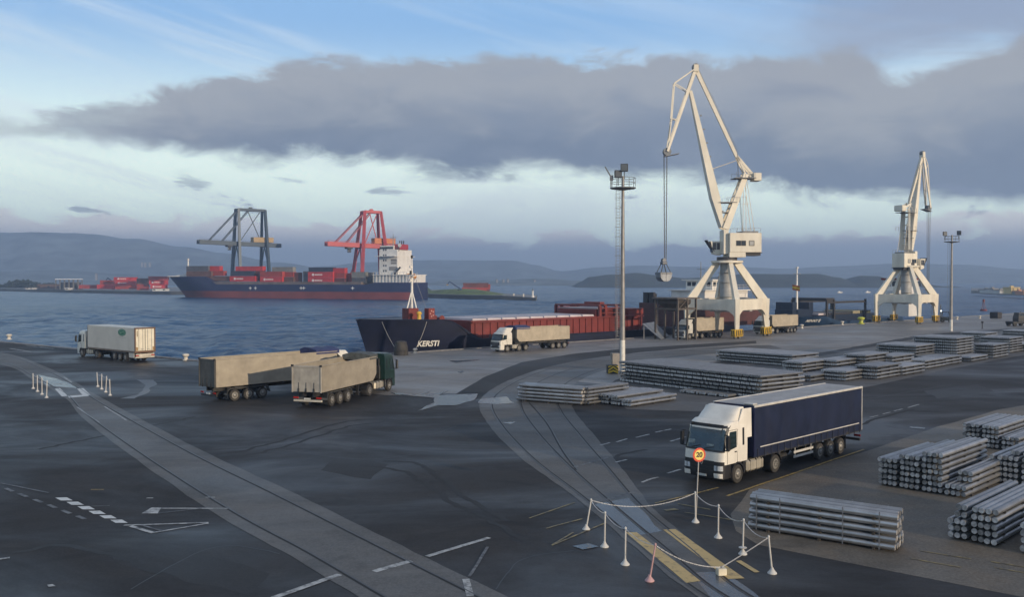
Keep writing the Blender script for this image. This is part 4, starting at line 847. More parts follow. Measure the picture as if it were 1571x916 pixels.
# ------------------------------------------------------------------ ships (local axes: x towards the bow, y to port, z above the quay level)
class Hull:
    def __init__(self, L, B, bow_wl, zdeck, entry=24.0, ent_wl=30.0, stern=8.0):
        self.L, self.B, self.bow_wl, self.zd, self.en, self.ewl, self.st = L, B, bow_wl, zdeck, entry, ent_wl, stern
    def hb(self, x, z):                       # half breadth; x = 0 at the tip of the bow
        zt = self.zd(0.0); t = max(0.0, min(1.0, (z - SEA_Z) / (zt - SEA_Z)))
        xb = self.bow_wl * (1 - t) ** 1.0; en = self.ewl + (self.en - self.ewl) * t
        u = max(0.0, min(1.0, (xb - x) / en)) if x <= xb else 0.0
        y = self.B / 2 * math.sin(u * math.pi / 2) ** (0.95 - .25 * t)
        r = (x + self.L) / self.st
        if r < 1: y *= .80 + .20 * math.sqrt(max(0, r))
        return y
    def xb(self, z):
        t = max(0.0, min(1.0, (z - SEA_Z) / (self.zd(0) - SEA_Z))); return self.bow_wl * (1 - t)
    def build(self, mats, parent, band=None, name='hull', nx=64, nz=9, zb=-3.0):
        b = MB(); self.pts = []
        for s in (-1, 1):
            rows = []
            for i in range(nx + 1):
                f = (i / nx) ** 1.35; row = []
                for j in range(nz + 1):
                    top = self.zd(-f * self.L); z = zb + (top - zb) * j / nz if band is None else (zb + (band - zb) * j / 3 if j <= 3 else band + (top - band) * (j - 3) / (nz - 3))
                    x = self.xb(z) * 1.0 + f * (-self.L - self.xb(z))
                    row.append(b._v((x, s * self.hb(x, max(z, SEA_Z)), z)))
                rows.append(row)
            for a, c in zip(rows, rows[1:]):
                for j in range(nz): b.mi = 1 if band is not None and j < 3 else 0; b._f([a[j], a[j + 1], c[j + 1], c[j]])
            self.pts.append(rows)
        b.mi = 0; l, r = self.pts
        for i in range(nx): b._f([l[i][nz], r[i][nz], r[i + 1][nz], l[i + 1][nz]])
        for j in range(nz): b._f([l[nx][j], l[nx][j + 1], r[nx][j + 1], r[nx][j]])
        bmesh.ops.remove_doubles(b.bm, verts=b.bm.verts, dist=1e-4)
        return b.obj(name, mats, parent, 35)
    def letters(self, s, size, x0, x1, z0, z1, side, m, parent, name='ship_name'):
        me = text_mesh(s, size, 0.0, .03); xs = [v.co.x for v in me.vertices]; ys = [v.co.y for v in me.vertices]
        for v in me.vertices:                   # reading left to right seen from port, the bow being on the left
            a = (v.co.x - min(xs)) / (max(xs) - min(xs)); c = (v.co.y - min(ys)) / (max(ys) - min(ys))
            x = x0 + (x1 - x0) * a; z = z0 + (z1 - z0) * c; v.co = (x, side * (self.hb(x, z) + .03), z)
        me.materials.append(m); return link(name, me, parent)

navy = mat('navy_hull', (.006, .009, .028), .45, var=.25, scale=.25, grime=.25, grime_col=(.03, .03, .035), bump=.10, bscale=.6, stretch=(1, 1, 2))
ship_red = mat('oxide_red', (.165, .026, .022), .5, var=.18, scale=.5, grime=.35, grime_col=(.10, .025, .02))
ship_maroon = mat('dull_maroon', (.075, .025, .024), .6, var=.2, scale=.5, grime=.3, grime_col=(.04, .02, .02))
hatch_m = mat('pale_hatch_cover', (.50, .44, .45), .5, var=.1, scale=.5, grime=.3, grime_col=(.30, .22, .22))
ship_white = mat('ship_white', (.68, .66, .62), .45, var=.06, scale=.4, grime=.25, grime_col=(.40, .34, .28))
window_m = mat('dark_window', (.02, .025, .03), .1, var=.2, spec=.8)
deck_m = mat('deck_paint', (.10, .06, .05), .7)
steel_m = mat('grey_steel', (.17, .18, .19), .5, .3, var=.15, grime=.3)
letter_m = mat('white_lettering', (.74, .72, .66), .5)

# --- the moored ship with the navy bow and red hatch coamings
BEAM = 12.6; AX = QN * (1.5 + BEAM / 2); SO = QO + AX
tb = on_line(546, SO, QD); bow = SO + QD * tb; BZ = z_at(bow, 490.5)
ship = thing('cargo_ship', 'coaster with navy blue bow, red hatch sides and a white foremast, moored along the quay', 'ship', (bow.x, bow.y, 0), H_(hq))
def sx(px, off=BEAM / 2): return -(on_line(px, SO - QN * off, QD) - tb)       # local x of a column, measured on the near side
def sz(x, py, off=BEAM / 2):
    p = bow - QD * x - QN * off; return z_at(p, py)
xf_end = sx(688); xm = sx(738)
ZM = 1.25
def zdeck(x):
    if x > xf_end: return BZ - .35 * min(1, -x / 20)
    if x > xm: k = (xf_end - x) / (xf_end - xm); return (BZ - .35) + (ZM - BZ + .35) * (k * k * (3 - 2 * k))
    return ZM
HU = Hull(92.0, BEAM, sx(603, BEAM / 2) * .9, zdeck, 17.0, 24.0)
HU.build([navy, ship_red], ship, band=-.75)
def side_x(px, z, H, f):
    x = f(px)
    for _ in range(8): x = f(px, H.hb(x, z))
    return x
lx0, lx1 = side_x(640.5, .7, HU, sx), side_x(673, .7, HU, sx); lxm = (lx0 + lx1) / 2; lo_ = HU.hb(lxm, .7)
HU.letters('KERSTI', 1.0, lx0, lx1, sz(lxm, 531.8, lo_), sz(lxm, 522.6, lo_), 1, letter_m, ship)
rub = MB()
rub.path([(x, HU.hb(x, zdeck(x) - .05) + .02, zdeck(x) + .03) for x in [-.2 - k * .8 for k in range(int(90 / .8))]], .07, 4)
rub.path([(x, -HU.hb(x, zdeck(x) - .05) - .02, zdeck(x) + .03) for x in [-.2 - k * .8 for k in range(int(90 / .8))]], .07, 4); rub.obj('bulwark_rail', navy, ship)
bxc = sx(629.5, 0); bx0, bx1 = bxc + .95, bxc - .95
q = MB(); q.box(bx1, bx0, -.95, .95, BZ - .6, sz(bx0, 473, 0), .08); q.obj('mast_house', ship_red, ship, 30)
bxc = sx(659, 2.4); bx2, bx3 = bxc + .6, bxc - .6
q = MB(); q.box(bx3, bx2, 1.8, 3.0, BZ - .6, sz(bx2, 473, 2.5), .06); lk = q.obj('deck_locker', ship_red, ship, 30)
q = MB()
for k in range(5):
    a = k * 1.256; q.tube((bx3 + .6 + .3 * math.cos(a), 3.0, BZ + .7 + .45 * math.sin(a)), (bx3 + .6 + .3 * math.cos(a), 3.05, BZ + .7 + .45 * math.sin(a)), .13, n=8)
q.obj('locker_marking', mat('pale_pink_print', (.42, .22, .20), .6), lk)
mx = sx(632, 0); mz = sz(bx0, 473, 0); mt = sz(mx, 396, 0)
q = MB(); q.tube((mx, 0, mz), (mx, 0, mz + (mt - mz) * .62), .22, .18, 10); q.tube((mx, 0, mz + (mt - mz) * .62), (mx, 0, mt), .16, .10, 8)
for y in (-.9, .9): q.tube((mx - .2, y, mz), (mx, 0, mz + 2.9), .11, .09, 8)
q.tube((mx + .9, 0, mz), (mx, 0, mz + 2.9), .11, .09, 8)
q.tube((mx, -1.0, mz + 5.2), (mx, 1.0, mz + 5.2), .07, n=6); q.box(mx - .5, mx + .5, -.9, .9, mz + 5.0, mz + 5.08)
for z in (mz + 4.2, mz + 6.3): q.box(mx - .1, mx + .4, -.12, .12, z, z + .35)
ms = q.obj('foremast', ship_white, ship, 40)
q = MB(); q.box(mx - .12, mx + .12, -.12, .12, mt - .05, mt + .45); q.box(mx + .1, mx + .35, -.14, .14, mt - 2.6, mt - 2.0); q.obj('mast_lamp', plastic_m, ms)
q = MB(); [q.path([(mx - .3, y, mz + (mt - mz) * .6), (mx - .1 - 1.5 * 1, y * 3, mz)], .025, 4) for y in (-.5, .5)]; q.obj('stay_wire', steel_m, ms)
wx = sx(643, 3.0); wz = BZ - .4
q = MB(); q.tube((wx, 3.0, wz), (wx, 3.0, wz + 1.0), .34, .28, 12); q.lathe([(.28, 1.0), (.42, 1.08), (.42, 1.3), (.2, 1.5)], (wx, 3.0, wz), n=12); q.obj('yellow_ventilator', mat('ventilator_yellow', (.60, .36, .04), .5), ship, 40)
q = MB()
for k in range(2): q.lathe([(.25, -1.0), (.55, -1.0), (.55, -.9), (.28, -.88), (.28, .88), (.55, .9), (.55, 1.0), (.25, 1.0)], (bx3 - 2.5 - k * 1.6, -1.5, BZ - .35), axis='y', n=12)
q.obj('windlass', ship_red, ship, 40)
hx0, hx1, hx2 = sx(722, 5), sx(912, 5), sx(985, 5); CT = 4.15
q = MB(); q.box(hx2, hx0, -5.1, 5.1, ZM - .3, CT, .05)
for k in range(int((hx0 - hx2) / 1.6)): q.box(hx0 - .8 - k * 1.6 - .06, hx0 - .8 - k * 1.6 + .06, 5.1, 5.28, ZM, CT - .35)
q.box(hx2, hx0, 5.1, 5.5, CT - .35, CT - .22); co = q.obj('hatch_coaming', ship_red, ship)
q = MB(); n = 9; wdt = (hx0 - .3 - hx1) / n
for k in range(n):
    c = MB(); x1 = hx0 - .3 - k * wdt
    c.hexa([(x1 - wdt + .10, -5.0, CT), (x1 - .10, -5.0, CT), (x1 - .10, 5.0, CT), (x1 - wdt + .10, 5.0, CT), (x1 - wdt + .18, -4.9, CT + .28), (x1 - .18, -4.9, CT + .32), (x1 - .18, 4.9, CT + .32), (x1 - wdt + .18, 4.9, CT + .28)])
    c.obj('hatch_cover', hatch_m, ship)
q.bm.free()
sx0, sx1 = sx(908, 4), sx(946, 4)                                                # hatch covers piled up under the travelling gantry
for k in range(3):
    c = MB(); c.box(sx1 + random.uniform(-.1, .1), sx0, -5.0, 5.0, CT + .02 + k * .40, CT + .38 + k * .40, .06); c.obj('stacked_hatch_cover', ship_red, ship)
q = MB()
for x in (sx0 - .4, sx0 - 1.9, sx1 + 1.9, sx1 + .4):
    for y in (-5.6, 5.6): q.box(x - .28, x + .28, y - .2, y + .2, CT, CT + 1.8)
    q.box(x - .3, x + .3, -5.6, 5.6, CT + 1.7, CT + 2.0)
for y in (-5.6, 5.6): q.box(sx1 + .8, sx0 - .8, y - .12, y + .12, CT + 1.3, CT + 1.5); q.box(sx1 + .8, sx0 - .8, y - .12, y + .12, CT + .4, CT + .6)
q.box(sx1 + 1.2, sx1 + 2.4, -2, 2, CT + 2.0, CT + 2.4); q.obj('hatch_gantry', ship_red, ship)
q = MB(); q.box(sx1 + .5, sx0 - .5, -4.8, 4.8, CT + 1.22, CT + 1.38); q.obj('hatch_cover', hatch_m, ship)
q = MB(); q.box(sx(981, 4), sx(958, 4), -5.0, 5.0, CT + .02, CT + 1.15, .05); rb = q.obj('red_end_hatch', ship_red, ship)
q = MB()
for x in (sx(946), sx(951)):
    q.tube((x, HU.B / 2 + .12, ZM - .9), (x, HU.B / 2 + .12, CT + 1.6), .05, n=5)
for k in range(12): q.tube((sx(946), HU.B / 2 + .12, ZM - .8 + k * .42), (sx(951), HU.B / 2 + .12, ZM - .8 + k * .42), .03, n=4)
q.obj('boarding_ladder', alu_m, ship)
ax0, ax1 = sx(1054), sx(1170); AZ = sz(ax0, 466)
q = MB(); q.box(ax1, ax0, -HU.B / 2 + .3, HU.B / 2 - .15, ZM - .2, AZ, .05)
q.box(ax1, ax0 - 1, -HU.B / 2 + .2, HU.B / 2 - .05, ZM + 2.2, ZM + 2.4); q.obj('aft_house', ship_maroon, ship)
q = MB()
for yy, w_ in ((-4.6, .8), (-3.0, 1.1), (-1.0, 1.8)):
    q.box(ax0 - w_ - .3, ax0 - .3, yy - .6, yy + .6, AZ, AZ + (1.9 if w_ < 1.5 else 1.2), .06)
q.box(ax0 - .9, ax0 - .3, -5.2, -2.4, AZ + 1.9, AZ + 2.15); q.obj('deck_gear', mat('dark_gear', (.035, .033, .036), .6), ship)
d0, d1 = sx(1074, 3), sx(1140, 3); dz = sz(d0, 443, 3)
q = MB(); q.box(d1, d0, -4.5, 4.2, AZ, dz - .5, .05); q.box(d1 - .3, d0 + .5, -4.9, 4.7, dz - .48, dz - .25); dh = q.obj('deckhouse', ship_white, ship)
w0, w1 = sx(1084, 2), sx(1108, 2); wz0, wz1 = dz - .25, sz(w0, 430.5, 2)
q = MB(); q.box(w1, w0, -3.4, 3.4, wz0, wz1, .05); q.box(w1 - .4, w0 + .7, -4.0, 4.0, wz1 + .002, wz1 + .25); wh = q.obj('wheelhouse', ship_white, ship)
for k in range(5):
    q = MB(); x = w0 - .35 - k * 1.25; q.box(x - .95, x, 3.38, 3.43, wz1 - 1.15, wz1 - .3); q.obj('window', window_m, wh)
for k in range(5):
    q = MB(); q.box(w0 - .02, w0 + .03, -3.0 + k * 1.25, -2.0 + k * 1.25, wz1 - 1.15, wz1 - .3); q.obj('window', window_m, wh)
q = MB(); x = sx(1081, 1); q.tube((x, 0, wz1), (x, 0, sz(x, 401, 0)), .12, .05, 8); q.tube((x, -1, wz1 + 2.4), (x, 1, wz1 + 2.4), .05, n=5); q.tube((w0 - 1.2, 1.5, wz1), (w0 - 1.2, 1.5, wz1 + 1.8), .12, .08); q.box(w0 - 1.6, w0 - .8, 1.2, 1.8, wz1 + 1.8, wz1 + 2.0); q.obj('radar_mast', steel_m, wh)
q = MB(); q.box(d1 + .5, d1 + 3.0, -1.5, 1.5, dz - .3, dz + 2.6, .1); q.obj('funnel', ship_red, ship, 30)
q = MB()
for a in [d0 - k * 1.5 for k in range(int((d0 - d1) / 1.5))]: q.tube((a, 4.5, dz - .25), (a, 4.5, dz + .75), .03, n=4)
for z in (.25, .75): q.tube((d0, 4.5, dz + z), (d1, 4.5, dz + z), .03, n=4)
q.obj('handrail', ship_white, dh)

# --- the smaller blue ship farther along
B2 = 11.0; SO2 = QO + QN * (1.6 + B2 / 2)
t2 = on_line(1196, SO2, QD); bow2 = SO2 + QD * t2
s2 = thing('cargo_ship', 'dark blue coaster with white foremast and yellow flag moored beyond the taller crane', 'ship', (bow2.x, bow2.y, 0), H_(hq))
def tx(px, off=B2 / 2): return -(on_line(px, SO2 - QN * off, QD) - t2)
def tz(x, py, off=B2 / 2): return z_at(bow2 - QD * x - QN * off, py)
blue_h = mat('blue_hull', (.016, .040, .085), .42, var=.2, scale=.3, grime=.2, grime_col=(.02, .03, .05)); blue_b = mat('dark_blue_works', (.008, .018, .042), .5, var=.2)
dk_grey = mat('dark_grey_hull', (.045, .045, .046), .6, var=.2, scale=.4)
Z2 = tz(tx(1240), 487); ZM2 = Z2 - 1.3; e2 = tx(1268)
def zd2(x): return Z2 if x > e2 else max(ZM2, Z2 - (e2 - x) * .25)
LEN2 = -tx(1392)
H2 = Hull(LEN2, B2, -4.0, zd2, 12, 16); H2.build([blue_h, dk_grey], s2, band=-.4)
lx0, lx1 = side_x(1239.5, .5, H2, tx), side_x(1256.5, .5, H2, tx); lxm = (lx0 + lx1) / 2; lo_ = H2.hb(lxm, .5)
H2.letters('MINNY E', 1.0, lx0, lx1, tz(lxm, 494.3, lo_), tz(lxm, 490, lo_), 1, letter_m, s2)
q = MB(); q.box(tx(1246, 2), tx(1214, 2), -2.4, 2.4, Z2 - .2, tz(tx(1222, 2), 475, 2), .1)
for px in (1218, 1243): x = tx(px, 2); q.box(x - .9, x + .9, -2.3, 2.3, Z2, tz(x, 464, 3), .1)
q.obj('forecastle_house', blue_b, s2, 30)
m2 = tx(1222.5, 0); q = MB(); q.tube((m2, 0, Z2), (m2, 0, tz(m2, 412, 0)), .32, .16, 10); q.tube((m2, -.9, tz(m2, 420, 0)), (m2, .9, tz(m2, 420, 0)), .10, n=6); q.box(m2 - .25, m2 + .25, -.25, .25, tz(m2, 412, 0), tz(m2, 409.5, 0)); q.obj('foremast', ship_white, s2, 40)
q = MB(); q.path([(m2 + .1, 0, tz(m2, 419, 0)), (m2 + 3.2, 0, Z2 + 1)], .02, 4); q.obj('flag_halyard', steel_m, s2)
fx, fz = m2 + 2.05, tz(m2, 441, 0); q = MB(); rows = []
for i in range(7):
    rows.append([q._v((fx - .15 * i / 6 + .0, .10 * math.sin(i * 1.3) + .0, fz + .55 - .1 * i / 6 * (1 - j) * 2 - j * .28)) if False else q._v((fx + .12 * math.sin(i * 1.1), 2.0 * i / 6, fz + .7 - .42 * j - .06 * i)) for j in range(4)])
for a_, b_ in zip(rows, rows[1:]):
    for j in range(3): q.mi = 1 if j != 1 else 0; q._f([a_[j], a_[j + 1], b_[j + 1], b_[j]])
q.obj('flag', [mat('flag_yellow', (.70, .48, .05), .7), mat('flag_red', (.42, .12, .03), .7)], s2)
q = MB(); q.box(tx(1345, 4), tx(1262, 4), -4.2, 4.2, ZM2 - .3, ZM2 + 1.5, .05); q.obj('hatch_coaming', blue_b, s2)
for k, (p0, p1, m_) in enumerate(((1250, 1262, hatch_m), (1266, 1300, MATS['dark_gear']), (1303, 1314, mat('sandy_cover', (.26, .23, .15), .7)), (1316, 1330, mat('green_grey_cover', (.07, .075, .05), .7)))):
    q = MB(); q.box(tx(p1, 3), tx(p0, 3), -4.0, 4.0, ZM2 + 1.51, ZM2 + 2.0 + .25 * (k > 1), .05); q.obj('hatch_cover', m_, s2)
q = MB(); g0, g1 = tx(1265, 4), tx(1324, 4)
for x in (g0, g0 - 3.4, g1): 
    for y in (-4.6, 4.6): q.box(x - .3, x + .3, y - .2, y + .2, ZM2, ZM2 + 5.2)
q.box(g1, g0, 4.45, 4.75, ZM2 + 4.3, ZM2 + 4.8); q.box(g1, g0, -4.75, -4.45, ZM2 + 4.3, ZM2 + 4.8); q.box(g0 - 3.6, g0 + .3, -4.6, 4.6, ZM2 + 4.9, ZM2 + 5.6); q.obj('hatch_gantry', MATS['dark_gear'], s2)
w0 = tx(1354, -3.4); w1 = w0 - 7.0; zt0 = tz(w0, 428, 2)
q = MB(); q.box(w1, w0, -4.0, 4.0, ZM2, zt0 - 3.0, .05); q.box(w1, w0 - .2, -3.4, 3.4, zt0 - 3.0, zt0 - .3); q.box(w0 - .3, w0 + 1.6, -3.0, 2.0, zt0 - 4.6, zt0 - 3.1); h2 = q.obj('deckhouse', ship_white, s2)
q = MB(); q.box(w1 - .3, w0 + .25, -3.8, 3.8, zt0 - .3, zt0 + .25); q.obj('red_roof_band', ship_red, h2)
for k in range(5):
    q = MB(); q.box(w0 - 2.2 - k * 1.6, w0 - .9 - k * 1.6, 3.38, 3.44, zt0 - 2.0, zt0 - .6); q.obj('window', window_m, h2)
for k in range(3):
    q = MB(); q.box(w0 - .22, w0 - .14, -2.6 + k * 1.8, -1.2 + k * 1.8, zt0 - 2.0, zt0 - .6); q.obj('window', window_m, h2)
q = MB()
for k in range(5): q.tube((w0 - .4 - k * 1.6, 2.8, zt0 + .25), (w0 - .4 - k * 1.6, 2.8, zt0 + 1.5), .06, n=5)
q.tube((w0 - .4, 2.8, zt0 + 1.5), (w1, 2.8, zt0 + 1.5), .05, n=5); q.tube((w0 - 3, 0, zt0 + .2), (w0 - 3, 0, zt0 + 4.2), .14, .08); q.box(w0 - 3.8, w0 - 2.2, -1, 1, zt0 + 2.6, zt0 + 2.8); q.obj('bridge_rail_and_mast', steel_m, h2)

# --- the container ship on the far side of the basin
WB, WS = P(270, 456.3, SEA_Z), P(640, 460.3, SEA_Z)
hd3 = (WB - WS).normalized(); lf3 = Vector((-hd3.y, hd3.x, 0)); B3 = 24.0
nb = at_depth(252, 425, WB.y)
bow3 = WB + hd3 * 18.0 - lf3 * B3 / 2
c3 = thing('container_ship', 'container ship with dark blue hull and white bridge lying at the far terminal', 'ship', (bow3.x, bow3.y, 0), H_(hd3))
o3 = bow3 + lf3 * B3 / 2
def cx_(px, off=0.0): return -on_line(px, o3 - lf3 * off, -hd3)                # off: metres inboard of the near side
def cz_(x, py): return z_at(o3 + hd3 * x, py)
zb3, zm3, zs3 = cz_(0, 424.5), cz_(cx_(450), 436.5), cz_(cx_(600), 433.5)
L3 = -cx_(628); xfe, xps = cx_(314), cx_(562)
def zd3(x):
    if x > xfe: return zb3
    if x > xfe - 6: return zb3 + (zm3 - zb3) * (xfe - x) / 6
    if x > xps: return zm3
    return min(zs3, zm3 + (xps - x) * .25)
H3 = Hull(L3, B3, -15.0, zd3, 34, 46, 14); H3.build([mat('dark_blue_hull', (.016, .022, .075), .45, var=.15, scale=.08, grime=.15), mat('red_boot_top', (.20, .045, .04), .55, var=.15, scale=.1, grime=.2)], c3, band=cz_(cx_(400), 447), nx=80)
q = MB()
for px in (384, 392, 462, 466, 541):
    x = cx_(px); z = cz_(x, 442); q.box(x - .25, x + .25, B3 / 2 + .02, B3 / 2 + .08, z - 1.0, z + 1.0); q.box(x - 1.2, x + 1.2, B3 / 2 + .02, B3 / 2 + .085, z - .2, z + .2)
q.obj('hull_marking', letter_m, c3)
q = MB(); q.box(cx_(553), cx_(322), -B3 / 2 + .6, B3 / 2 - .5, zm3 - .2, zm3 + 1.7); q.obj('hatch_deck', mat('brown_grey_deck', (.15, .12, .11), .7, var=.2, scale=.2), c3)
q = MB()
for k in range(12):                                                            # white breakwater curving up at the bow
    a = k / 11; q.box(-4 - a * 16 - 1.6, -4 - a * 16, -6 + a, 6 - a, zb3, zb3 + .6 + 3.2 * max(0, a - .35) ** 1.2)
q.obj('bow_breakwater', ship_white, c3)
q = MB(); x = cx_(289, 12); q.tube((x, 0, zb3), (x, 0, cz_(x, 396)), .7, .4, 8); q.box(x - .5, x + .5, -.5, .5, cz_(x, 399), cz_(x, 396)); q.obj('foremast', ship_white, c3)
s0, s1 = cx_(582, 4), cx_(610, 4)
q = MB(); zt = cz_(s0, 383); q.box(s1, s0, -8.5, 8.0, zs3, zt, .1); q.box(s1 - .2, s0 + .9, -B3 / 2, B3 / 2 - .5, zt - 4.2, zt - 3.9); q.box(s1 + 3, s0 - .5, -7.5, 7.5, zt, zt + 2.6)
sp = q.obj('superstructure', ship_white, c3)
q = MB(); q.box(s1 - 9, s0 + 2.6, -B3 / 2 + .5, B3 / 2 - .3, zs3 + 4.5, zs3 + 4.9); q.box(s1 - 9, s0 + 2.6, -B3 / 2 + 2, B3 / 2 - 2.2, zs3, zs3 + 4.5)
for k in range(14): x = s0 + 2 - k * 2.4; q.box(x - .12, x + .12, B3 / 2 - .55, B3 / 2 - .3, zs3, zs3 + 6.2)
q.box(s1 - 9, s0 + 2.6, B3 / 2 - .5, B3 / 2 - .35, zs3 + 6.1, zs3 + 6.3); q.obj('boat_deck', ship_white, sp)
q = MB(); q.box(s0 - 9.5, s0 - .8, 7.98, 8.08, zt + .35, zt + 1.7) if False else q.box(s1 + 3.5, s0 + .02, 7.52, 7.62, zt + .5, zt + 1.8); q.obj('bridge_window', window_m, sp)
for k in range(5):
    for c in range(2):
        q = MB(); x = s0 - 3.2 - c * 1.6; z = zs3 + 6.6 + k * 3.2; q.box(x - .5, x + .4, 7.98, 8.06, z, z + 1.1); q.obj('window', window_m, sp)
for (a0_, a1_, y0, y1) in ((600, 609, 397, 401), (600, 609, 402, 405), (597, 609, 409, 415)):
    q = MB(); x1_, x0_ = cx_(a1_, 4), cx_(a0_, 4); q.box(x1_, x0_, 7.98, 8.12, cz_(x0_, y1), cz_(x0_, y0), .05); q.obj('louvre', mat('grey_louvre', (.25, .24, .23), .6), sp)
q = MB(); q.beam((cx_(606, 3), 8.6, cz_(s0, 419)), (cx_(614, 3), 8.8, cz_(s0, 410)), .8, .8); q.box(cx_(609, 3), cx_(604, 3), 8.2, 9.0, cz_(s0, 421), cz_(s0, 417)); q.obj('stores_crane', MATS['dark_gear'], sp)
q = MB(); fx0, fx1 = cx_(605, 6), cx_(615, 6); z1_ = cz_(fx0, 374); q.box(fx1, fx0, -3, 6.5, zt, z1_, .3); fn = q.obj('funnel', mat('funnel_red', (.34, .035, .045), .5, var=.1), c3, 30)
q = MB(); q.tube((fx0 - 4.2, 6.5, (zt + z1_) / 2 + 1), (fx0 - 4.2, 6.56, (zt + z1_) / 2 + 1), 1.3, n=16); q.obj('funnel_mark', letter_m, fn)
q = MB()
q.bm.free()
for k in range(3): q = MB(); q.tube((fx1 + 1.2 + k * 1.4, 1, z1_), (fx1 + 1.0 + k * 1.4, 1, z1_ + 2.2), .35, n=8); q.obj('exhaust_pipe', MATS['dark_gear'], fn)
for k in range(3): q = MB(); q.tube((fx1 + 1.0 + k * 1.8, 6.7, zt - 1), (fx1 + 1.0 + k * 1.8, 6.7, zt + 1.8), .3, n=6); q.obj('drain_pipe', MATS['dark_gear'], fn)
q = MB(); q.tube((s0 - 5, 0, zt + 2.6), (s0 - 5, 0, zt + 10), .3, .15, 6); q.tube((s0 - 5, -3, zt + 6.5), (s0 - 5, 3, zt + 6.5), .15, n=5); q.box(s0 - 7, s0 - 3, -.3, .3, zt + 7.6, zt + 7.9); q.obj('radar_mast', steel_m, sp)
q = MB(); x = cx_(629, 3); q.lathe([(.3, -4.2), (1.6, -3), (1.9, 0), (1.6, 3), (.3, 4.2)], (x + 1, 6.5, cz_(s1, 424)), axis='x', n=12); q.obj('lifeboat', mat('lifeboat_orange', (.62, .24, .02), .5), c3, 40)
q = MB()
for dx in (-1, 2.5): q.beam((x + dx, 6, zs3), (x + dx - 1.5, 6.5, cz_(s1, 420)), .4, .4)
q.obj('boat_davit', ship_white, c3)

# freight containers: one each, doors, corner posts and ribbed sides
_cm = {}
def container_mesh(L, Wd, Hh, m):
    k = (round(L, 1), m.name)
    if k not in _cm:
        b = MB(); n = int(L / .9); o = [(-L / 2, -Wd / 2)]
        fr = []
        for i in range(n + 1):
            x = -L / 2 + .3 + (L - .6) * i / n; fr.append((x, .06 if i % 2 else 0))
        ring = [(-L / 2, -Wd / 2)] + [(x, -Wd / 2 + d) for x, d in fr] + [(L / 2, -Wd / 2), (L / 2, Wd / 2)] + [(x, Wd / 2 - d) for x, d in fr[::-1]] + [(-L / 2, Wd / 2)]
        b.loft([[(x, y, .16) for x, y in ring], [(x, y, Hh - .16) for x, y in ring]])
        for x in (-L / 2, L / 2):
            for y in (-Wd / 2, Wd / 2): b.box(x - .12, x + .12, y - .1, y + .1, 0, Hh)
        b.box(-L / 2, L / 2, -Wd / 2 - .03, Wd / 2 + .03, 0, .2); b.box(-L / 2, L / 2, -Wd / 2 - .03, Wd / 2 + .03, Hh - .2, Hh - .02)
        _cm[k] = b.mesh('freight_container', m)
    return _cm[k]
CCOL = {'red': mat('container_red', (.46, .035, .032), .5, var=.15, scale=.3, grime=.2), 'brick': mat('container_brick_red', (.32, .045, .032), .55, var=.15, scale=.3, grime=.25), 'maroon': mat('container_maroon', (.12, .035, .03), .55, var=.2, scale=.3, grime=.25),
        'brown': mat('container_brown', (.13, .065, .05), .6, var=.2, scale=.3, grime=.2), 'grey': mat('container_grey', (.20, .195, .18), .6, var=.15, scale=.3, grime=.25), 'dark': mat('container_dark_blue', (.03, .035, .055), .55, var=.2, scale=.3), 'slate': mat('container_slate', (.085, .085, .095), .6, var=.2, scale=.3)}
CNAME = {'red': 'bright red', 'brick': 'brick red', 'maroon': 'maroon', 'brown': 'brown', 'grey': 'grey', 'dark': 'dark blue', 'slate': 'slate grey'}
CW = 3.1
def container(pos, rot, L, Hh, col, label, group, logo=0, lz=1):
    o = link('freight_container', container_mesh(L, CW, Hh, CCOL[col])); o.location = pos; o.rotation_euler = (0, 0, rot); o.scale = (1, 1, 1)
    o['label'] = label; o['category'] = 'container'; o['group'] = group
    if logo:                                                                     # white disc and a line of lettering, too small to read
        q = MB(); y = CW / 2 * lz; x0 = L * .30 * lz; dy = .06 * lz
        q.loft([[(x0 + .95 * math.cos(a * .5236), y + d, Hh / 2 + .85 * math.sin(a * .5236)) for a in range(12)] for d in (0, dy)])
        for k in range(7): xx = x0 - lz * (1.7 + k * .85); q.box(xx - .3, xx + .3, *sorted((y, y + dy)), Hh / 2 - .45, Hh / 2 + .45)
        q.obj('logo', mat('container_logo_white', (.72, .62, .60), .6), o)
    return o
